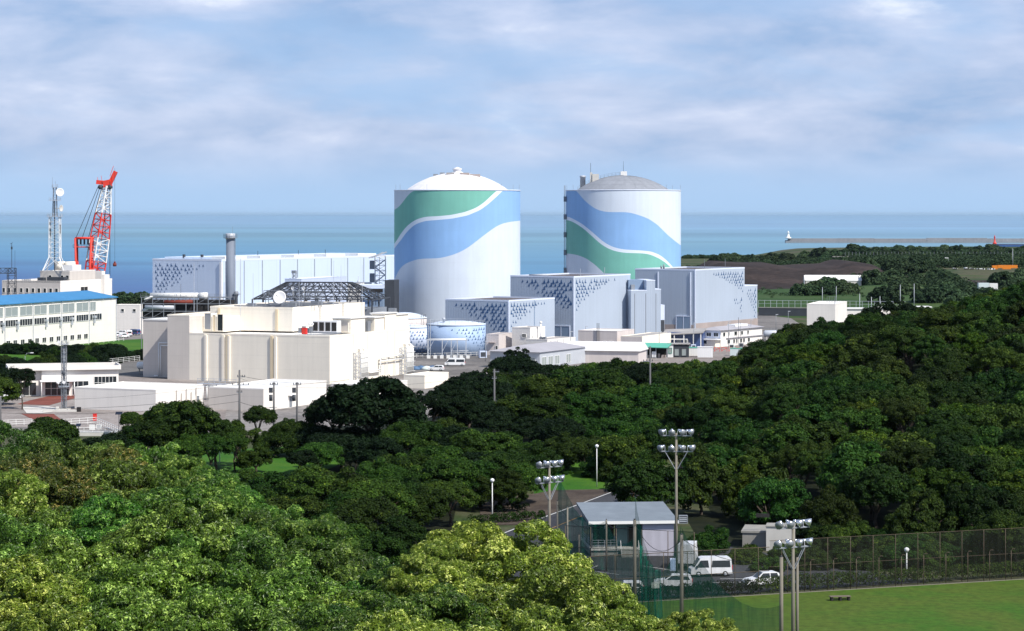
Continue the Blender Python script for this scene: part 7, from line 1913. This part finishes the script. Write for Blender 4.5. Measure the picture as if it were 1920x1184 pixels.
# notice on the fence and hedge along it
nb = thing('notice_sign', 'small white notice hanging on the fence left of the tall floodlight pole', 'sign', (PX(1229, 266), 266, GZ)); z = PZ(1098, 266) - GZ
MB().box(-.42, .42, -.03, .0, z - .3, z + .3).build('board', 'sign_white', nb)
m_ = MB(); g = random.Random(3)
for k in range(4): m_.box(-.36, -.36 + g.uniform(.5, .7), -.035, -.031, z + .18 - k * .14, z + .21 - k * .14)
m_.build('lettering', 'sign_text', nb)
for x in (-.35, .35): MB().tube((x, .03, 0), (x, .03, z + .3), .02, 4).build('leg', 'steel_grey', nb)
def hedge(name, label, pts, w_, h, mtl='leaf_park', step=.55, per=110, seed=1, size=.26, base=None):
    g = np.random.RandomState(seed); C = []; Rr = []
    for a, b in zip(pts, pts[1:]):
        a = np.array(a); b = np.array(b); L_ = np.linalg.norm(b - a); n = int(L_ / step)
        for i in range(n):
            p = a + (b - a) * (i + .5) / n + g.normal(size=2) * .12
            for q in (0, 1):
                C.append((p[0] + g.uniform(-w_, w_) * .4, p[1] + g.uniform(-w_, w_) * .4, H1(*p) + h * (.3 if q == 0 else .66) + g.uniform(-.08, .08))); Rr.append(h * .42 * g.uniform(.85, 1.25))
    V, Q, T = leaves(np.array(C), np.array(Rr), per, size, size * .6, seed, .5, .9, .4)
    me = np_mesh(name, V, Q, [mtl], smooth=False); ca = me.color_attributes.new('tone', 'FLOAT_COLOR', 'POINT'); ca.data.foreach_set('color', np.stack([T, T, T, np.ones_like(T)], 1).astype(np.float32).ravel())
    o = bpy.data.objects.new(name, me); col.objects.link(o); return tag(o, label, 'hedge')
hedge('hedge', 'low dark hedge between the sports lawn and the parked cars', [FL(-6, 1.6)[:2], FL(16, 1.6)[:2]], 1.2, 1.5, 'leaf_black', .6, 90, 2)
hedge('hedge', 'trimmed hedge with a light green top along the far side of the fence', [FL(17, 2.2)[:2], FL(74, 3.0)[:2]], 1.6, 1.7, 'leaf_park', .6, 90, 3)
hedge('hedge', 'dark hedge across the bare earth left of the pavilion', [G(880, 985), G(1020, 975)], 1.2, 1.3, 'leaf_park', .6, 80, 4)
hedge('hedge', 'low box hedge under the park trees near the slim lamp', [G(925, 962), G(985, 958)], 1.5, 1.2, 'leaf_black', .6, 80, 5)
hedge('hedge', 'clipped dark hedge along the foot of the park lawn', [G(365, 906), G(560, 902)], 1.2, 1.3, 'leaf_black', .7, 80, 6)
# small trees behind the fence
for i, (px, py, Y, rr) in enumerate(((1395, 1035, 296, 2.6), (1330, 1025, 304, 3.2), (1440, 1062, 288, 2.0), (1520, 1045, 290, 2.4), (1612, 1035, 291, 2.8), (1700, 1010, 291, 2.6), (1740, 1020, 292, 3.0), (1810, 1015, 293, 3.0), (1875, 960, 292, 3.8), (1570, 1050, 292, 2.2), (1660, 1030, 294, 2.6), (1775, 1000, 296, 2.8), (1480, 1030, 298, 2.6), (1905, 975, 291, 3.2), (1845, 990, 294, 3.0))):
    x = PX(px, Y); t, h = tree('p', PARK[i % 4], x, Y, PZ(py, Y), rr, 'small light-stemmed tree standing just behind the sports fence', 'small trees behind the sports fence', 40 + i, name='small_tree'); with_trunk(t, h, rr * .6, i)
# bushes closing the foot of the wooded hill
g = random.Random(12)
for i in range(120):
    x = 34 + (i % 60) * 1.5 + g.uniform(-.5, .5); Y = (301 if x > 44 else 313 - (x - 34)) + g.uniform(-3, 3) + (9 if i > 59 else 0); rr = g.uniform(2.0, 3.2)
    if 27 < x < 37 and Y < 318: continue
    c = bpy.data.objects.new('hillfoot_bush', PARK[i % 4] if i % 3 else BLACK[0]); col.objects.link(c); s_ = rr / 5.0; c.scale = (s_, s_, s_ * .95); c.location = (x, Y, H1(x, Y) + rr * .45); c.rotation_euler.z = g.uniform(0, 6)
    tag(c, 'dark bush at the foot of the wooded hill behind the fence', 'bush', 'bushes at the hill foot')
# bench table on the lawn
bt = thing('park_bench', 'low wooden bench standing alone on the lawn in front of the fence', 'bench', (*G(1575, 1127), GZ + .05), R(8))
MB().box(-1.15, 1.15, -.42, .42, .42, .48).build('seat', 'bench_wood', bt)
for x in (-.95, 0, .95): MB().box(x - .1, x + .1, -.34, .34, 0, .42).build('leg', 'dark_in', bt)
MB().box(-.95, .95, -.04, .04, .15, .24).build('stretcher', 'bench_wood', bt)
# street lamps
def lamp(px, pyb, pyt, label, head='globe', grp='white park lamps'):
    x, y = G(px, pyb); t = thing('street_lamp', label, 'street lamp', (x, y, GZ), 0, grp); h = PZ(pyt, y) - GZ
    MB().tube((0, 0, 0), (0, 0, h - .3), .09, 8, 0, .06).build('post', 'steel_white', t)
    MB().lathe([(.07, h - .35), (.22, h - .25), (.30, h - .05), (.24, h + .10), (.05, h + .20)], 14).build('lamp_head', 'white_paint', t)
lamp(1119, 914, 836, 'tall white park lamp on the green lawn above the pavilion'); lamp(923, 980, 900, 'slim white lamp under the park trees in the middle')
lamp(784, 915, 843, 'white-headed park lamp half hidden among dark trees'); lamp(1700, 1090, 1030, 'white lamp behind the fence among small trees'); lamp(942, 828, 798, 'small white lamp at the wire fence by the utility pole')
lamp(412, 868, 815, 'thin white lamp post among the trees above the park lawn'); lamp(26, 735, 688, 'small lamp behind the van near the gatehouse'); 

# ------------------------------------------------------------ utility poles and wires
def upole(px, Y, pt, label, arms=((.6, 1.4, 0), (3.2, 2.6, 0)), box=False, r=.19):
    z0 = H1(PX(px, Y), Y); t = thing('utility_pole', label, 'utility pole', (PX(px, Y), Y, z0), R(6), 'concrete utility poles'); H = PZ(pt, Y) - z0
    MB().tube((0, 0, -.3), (0, 0, H), r * 1.25, 10, 0, r * .8).build('pole', 'pole_grey', t)
    tops = []
    for dz, w_, o_ in arms:
        z = H - dz; m = MB().box(-w_ / 2 + o_, w_ / 2 + o_, -.06, .06, z, z + .12).build('crossarm', 'steel_grey', t)
        for k in range(4):
            x = -w_ / 2 + o_ + .1 + k * (w_ - .2) / 3; MB().cyl(x, 0, z + .12, z + .42, .07, 8).build('insulator', 'steel_dark', t)
        tops.append(z + .4)
    if box:
        MB().cyl(-.55, 0, H - 3.4, H - 2.3, .32, 12).build('transformer', 'steel_dark', t); MB().box(-.9, -.2, -.35, .35, H - 1.9, H - 1.0).build('switchgear', 'steel_dark', t)
        MB().box(-.8, .6, -.05, .05, H - 4.6, H - 4.5).box(-.7, .6, -.05, .05, H - 6.2, H - 6.1).build('bracket', 'steel_grey', t)
    return Vector((PX(px, Y), Y, z0 + H))
u1 = upole(449, 430, 694, 'tallest utility pole with a wide crossarm before the low white buildings', ((1.3, 1.4, .3), (2.7, 3.0, .2), (4.0, 1.0, 0)))
u2 = upole(513.5, 445, 717, 'utility pole with a transformer, middle of the three before the low white buildings', ((.5, 1.5, 0),), True)
u3 = upole(557, 445, 717, 'utility pole with a transformer, nearest the huge black tree', ((.5, 1.5, 0),), True)
u4 = upole(927, 452, 692, 'utility pole against the dark grove in the middle of the park', ((.6, 1.2, .3), (1.8, .9, 0), (6.2, 1.6, .2)))
u5 = upole(1219, 470, 650, 'utility pole with a cross bar rising from the grove below the mint canopy', ((2.9, 1.9, -.4),))
u6 = upole(1, 438, 745, 'utility pole at the very left edge of the picture', ((.8, 1.2, 0),))
wires = [(u6, u1, .5, 2.2, 'slack wire from the left edge to the tallest pole'), (u6, u1, 2.8, 5.5, 'thick lower cable from the left edge to the tallest pole'), (u6, u1, 2.0, 4.2, 'middle cable from the left edge to the tallest pole'), (u1, u2, 1.4, .5, 'upper wire between tallest and middle pole'), (u1, u2, 5.6, 4.6, 'cable between tallest and middle pole'), (u1, u2, 7.4, 6.2, 'lowest cable between tallest and middle pole'),
         (u2, u3, .6, .6, 'upper wire between the two transformer poles'), (u2, u3, 4.8, 4.8, 'lower cable between the two transformer poles'), (u3, u4, 1.0, 1.0, 'long wire from the transformer pole across the grove'), (u3, u4, 5.5, 7.2, 'lower cable from the transformer pole across the grove'), (u4, u5, .8, 3.2, 'wire from the grove pole to the mint canopy pole')]
for a, b, da, db, lab in wires:
    A_, B_ = a - Vector((0, 0, da)), b - Vector((0, 0, db)); L_ = (A_ - B_).length; s_ = min(2.2, L_ * .022)
    P = [A_.lerp(B_, k / 14) - Vector((0, 0, s_ * 4 * (k / 14) * (1 - k / 14))) for k in range(15)]
    tag(MB().path(P, .035 if 'cable' in lab else .022, 4).build('overhead_wire', 'cable_black'), lab, 'wire')
hi = Vector((PX(655, 470), 470, PZ(712, 470)))
A_, B_ = u1 - Vector((0, 0, 1.0)), hi; P = [A_.lerp(B_, k / 12) - Vector((0, 0, 1.0 * 4 * (k / 12) * (1 - k / 12))) for k in range(13)]
tag(MB().path(P, .035, 4).build('overhead_wire', 'cable_black'), 'high cable with dark sleeves running right from the tallest pole', 'wire')
# camera post, fence in the grove
cp = thing('camera_post', 'white post carrying two surveillance cameras before the dark grove', 'camera post', (*G(1088, 815), GZ)); h = PZ(770, cp.location.y) - GZ
MB().tube((0, 0, 0), (0, 0, h), .12, 8).build('post', 'steel_white', cp); MB().box(-.8, -.1, -.3, .1, h - .1, h + .25).build('camera', 'white_paint', cp); MB().box(.1, .8, -.3, .1, h - .1, h + .25).build('camera', 'white_paint', cp); MB().box(-.5, .5, -.3, .3, h - 1.2, h - .9).build('bracket', 'white_paint', cp)
gf = thing('wire_fence', 'short stretch of wire fence with angled post tops in the middle of the grove', 'fence', (*G(925, 830), GZ))
for k in range(5): MB().path([(k * 2.3, 0, 0), (k * 2.3, 0, 2.0), (k * 2.3 + .25, -.2, 2.4)], .05, 5).build('post', 'steel_pale', gf)
MB().tube((0, 0, 2.0), (9.2, 0, 2.0), .03, 4).tube((0, 0, 1.0), (9.2, 0, 1.0), .02, 4).build('rail', 'steel_pale', gf)
MB().add([(0, .02, .05), (9.2, .02, .05), (9.2, .02, 2), (0, .02, 2)], [(0, 1, 2, 3)]).build('wire_mesh', 'net_fence', gf)
sp3 = thing('notice_sign', 'tiny white plate on the wire fence in the grove', 'sign', (*G(970, 829), GZ)); MB().box(-.2, .2, -.04, 0, .5, 1.2).build('board', 'sign_white', sp3); MB().box(-.03, .03, 0, .05, 0, 1.2).build('post', 'steel_grey', sp3)
hb_ = thing('rest_shelter', 'dark little roof of a rest shelter peeping out under the black tree', 'shelter', (*G(656, 885), GZ)); MB().lathe([(2.2, 1.9), (.1, 2.9)], 4, a0=.785).build('roof', 'roof_dark', hb_)
for x in (-1, 1):
    for y in (-1, 1): MB().tube((x, y, 0), (x, y, 1.9), .07, 5).build('post', 'bench_wood', hb_)

# ------------------------------------------------------------ forecourt: mast, railings, ramp, signs, lamps
mt = thing('camera_mast', 'grey lattice mast with floodlights and cameras on the forecourt', 'lattice mast', (*G(120, 769), GZ)); Y = mt.location.y; z_ = lambda py: PZ(py, Y) - GZ
m_ = MB(); truss(m_, (0, 0, 0), (0, 0, z_(640)), 1.0, 18, .06); m_.build('lattice', 'steel_grey', mt)
MB().tube((0, 0, 0), (0, 0, z_(648)), .26, 10).build('core_pole', 'steel_grey', mt)
MB().tube((0, 0, z_(640)), (0, 0, z_(612)), .04, 5).build('lightning_rod', 'steel_pale', mt)
for py, w_ in ((646, 1.0), (726, 1.0)): 
    m_ = MB().box(-w_, w_, -.8, .8, z_(py), z_(py) + .1); rails(m_, [(-w_, -.8, z_(py)), (w_, -.8, z_(py)), (w_, .8, z_(py))], .8, .8, .03); m_.build('platform', 'steel_pale', mt)
for x, py in ((-1.1, 717), (.1, 717), (-1.0, 642)): MB().obox((x, -.8, z_(py)), (.6, .4, .5), Matrix.Rotation(.6, 3, 'Y')).build('lamp', 'white_paint', mt)
MB().lathe([(.35, z_(702)), (.4, z_(700)), (.2, z_(697))], 12, 0, 0, -.6).build('siren', 'steel_dark', mt)
m_ = MB().box(-1.3, 1.3, -1.0, 1.0, 0, .35).box(-1.5, -.9, -1.4, -.8, .0, .8).box(1.0, 1.5, -1.2, -.8, 0, .5); m_.build('foundation', 'concrete_pale', mt)
cs = thing('concrete_slab', 'long pale concrete kerb slab at the foot of the lattice mast', 'slab', (*G(112, 773), GZ), R(3)); MB().box(-3.5, 3.6, -.5, .5, .0, .45).build('slab', 'concrete_pale', cs); MB().box(3.6, 4.4, -.4, .8, 0, 1.0).build('block', 'dark_in', cs)
rp = thing('red_box', 'red post box shaped cabinet on the forecourt by the ramp', 'cabinet', (*G(178, 790), GZ + .1)); MB().box(-.36, .36, -.3, .3, 0, 1.3).box(-.4, .4, -.34, .34, 1.3, 1.4).build('body', 'signal_red', rp); MB().box(-.26, .26, -.33, -.3, .3, 1.1).build('door', 'crane_red', rp)
def railing(name, label, pts, h=1.2, gap=1.6, lv=(.33, .66, 1.0), m='steel_white', r_=.05):
    m_ = MB(); rails(m_, pts, h, gap, r_, lv); return tag(m_.build(name, m), label, 'railing')
railing('railing', 'white railing along the near edge of the forecourt, left of the clipped tree', [(*G(0, 800), GZ), (*G(60, 797), GZ)])
railing('railing', 'white ramp railing zigzagging down behind the clipped tree', [(*G(118, 800), GZ), (*G(180, 796), GZ), (*G(224, 812), GZ - .4)], 1.4)
railing('railing', 'lower white railing beside the ramp wall at the forecourt edge', [(*G(125, 818), GZ), (*G(190, 816), GZ), (*G(226, 822), GZ)], 1.5)
rwl = thing('ramp_wall', 'pale concrete ramp wall below the white railings', 'wall', (*G(132, 818), GZ)); MB().box(0, 9.2, 0, .4, 0, .7).build('wall', 'concrete_pale', rwl); MB().box(-.05, 9.25, -.05, .45, .7, .8).build('coping', 'white_paint', rwl)
sg = thing('notice_board', 'white notice board on posts beside the ramp', 'sign', (*G(180, 812), GZ)); MB().box(-1.3, -.2, -.05, 0, .6, 1.6).box(.0, 1.1, -.05, 0, .8, 1.6).build('board', 'sign_white', sg)
for x in (-1.2, -.3, .1, 1.0): MB().tube((x, .05, 0), (x, .05, 1.6), .03, 4).build('leg', 'steel_grey', sg)
m_ = MB()
for k in range(3): m_.box(.15, .9, -.06, -.055, .95 + k * .2, 1.02 + k * .2)
m_.build('lettering', 'sign_text', sg)
for px, pb, pt, lab in ((223, 820, 775, 'solar panel on a dark post at the right end of the ramp'), (147, 822, 797, 'smaller solar panel on a short post in front of the ramp')):
    x, y = G(px, pb); t = thing('solar_lamp', lab, 'solar lamp', (x, y, GZ)); h = PZ(pt, y) - GZ
    MB().tube((0, 0, 0), (0, 0, h), .07, 6).build('post', 'steel_dark', t); MB().obox((0, 0, h), (1.3 if px > 200 else .9, .9, .06), Matrix.Rotation(.5, 3, 'X')).build('panel', 'solar', t)
# fence with angled tops before the gatehouse and a yellow-green sign
ff = thing('wire_fence', 'wire fence with angled post tops in front of the gatehouse windows', 'fence', (*G(10, 742), GZ), R(2))
for k in range(9): MB().path([(k * 2.1, 0, 0), (k * 2.1, 0, 2.4), (k * 2.1 - .25, -.2, 2.8)], .05, 5).build('post', 'steel_pale', ff)
MB().tube((0, 0, 2.4), (17, 0, 2.4), .035, 4).tube((0, 0, 1.2), (17, 0, 1.2), .025, 4).build('rail', 'steel_pale', ff)
ys = thing('notice_sign', 'small yellow-green sign on the wire fence near the gatehouse', 'sign', (*G(67, 743), GZ)); MB().tube((0, 0, 0), (0, 0, 2.6), .05, 5).build('post', 'steel_grey', ys); MB().box(-.22, .22, -.08, -.04, 1.6, 2.6).build('board', 'sign_yellow', ys)
ff2 = thing('wire_fence', 'little wire fence between clipped shrubs at the right end of the ramp', 'fence', (*G(232, 832), GZ))
for k in range(3): MB().path([(k * 1.3, 0, 0), (k * 1.3, 0, 2.4), (k * 1.3 + .2, -.2, 2.8)], .05, 5).build('post', 'steel_pale', ff2)
MB().tube((0, 0, 2.4), (2.6, 0, 2.4), .03, 4).build('rail', 'steel_pale', ff2)
# hedges, pines and lamps of the bank behind the gatehouse
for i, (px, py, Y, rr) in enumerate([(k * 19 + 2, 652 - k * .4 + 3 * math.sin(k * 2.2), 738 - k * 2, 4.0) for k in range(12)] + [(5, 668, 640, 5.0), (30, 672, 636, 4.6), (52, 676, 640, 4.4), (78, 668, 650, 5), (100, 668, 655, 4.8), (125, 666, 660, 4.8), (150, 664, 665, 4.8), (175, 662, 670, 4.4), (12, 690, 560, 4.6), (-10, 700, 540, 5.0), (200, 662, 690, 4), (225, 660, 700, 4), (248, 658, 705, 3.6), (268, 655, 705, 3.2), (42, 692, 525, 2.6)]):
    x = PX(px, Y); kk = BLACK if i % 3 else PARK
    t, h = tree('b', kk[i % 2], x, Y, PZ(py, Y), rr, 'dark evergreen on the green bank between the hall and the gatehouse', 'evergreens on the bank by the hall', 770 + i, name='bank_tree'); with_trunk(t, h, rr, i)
sl2 = thing('street_lamp', 'curved-arm street lamp rising from the dark bank left of the mast', 'street lamp', (*G(47, 700), GZ)); h = PZ(662, sl2.location.y) - GZ
MB().path([(0, 0, 0), (0, 0, h - .8), (.5, 0, h - .1), (1.5, 0, h)], .07, 6).build('post', 'steel_grey', sl2); MB().box(1.4, 2.2, -.15, .15, h - .08, h + .12).build('lamp_head', 'white_paint', sl2)
railing('railing', 'white railing running from behind the gatehouse to the cream building', [(*G(138, 690), GZ), (*G(262, 680), GZ + .5)], 1.4, 2.2)
gt = thing('gas_tank', 'short white horizontal tank beside the cream building wing', 'gas tank', (PX(268, 640), 640, GZ), R(8)); MB().lathe([(.1, -1.7), (.7, -1.5), (.95, -1.1), (.95, 1.1), (.7, 1.5), (.1, 1.7)], 20).build('vessel', 'steel_white', gt)
kids(gt)[0].rotation_euler.y = R(90); kids(gt)[0].location = (0, 0, 2.4)
for x in (-.9, .9): MB().box(x - .15, x + .15, -.6, .6, 0, 1.7).build('saddle', 'concrete', gt)
sheet('wing_yard', [G(205, 705), G(330, 712), G(330, 690), G(280, 676), G(140, 694)], 'asphalt', 0.09)

# ------------------------------------------------------------ sea air
hz = MB().box(-60010, 60010, -3010, 150010, -8.5, 90).build('haze', 'frame_dark'); hz['kind'] = 'stuff'
hm = bpy.data.materials.new('haze'); hm.use_nodes = True; ht_ = hm.node_tree; ht_.nodes.clear()
ho = N(ht_, 'ShaderNodeOutputMaterial'); pv_ = N(ht_, 'ShaderNodeVolumePrincipled')
pv_.inputs['Color'].default_value = (0.60, 0.82, 1.0, 1); pv_.inputs['Density'].default_value = 0.000008; pv_.inputs['Anisotropy'].default_value = 0.1
ht_.links.new(pv_.outputs[0], ho.inputs['Volume'])
hz.data.materials[0] = hm
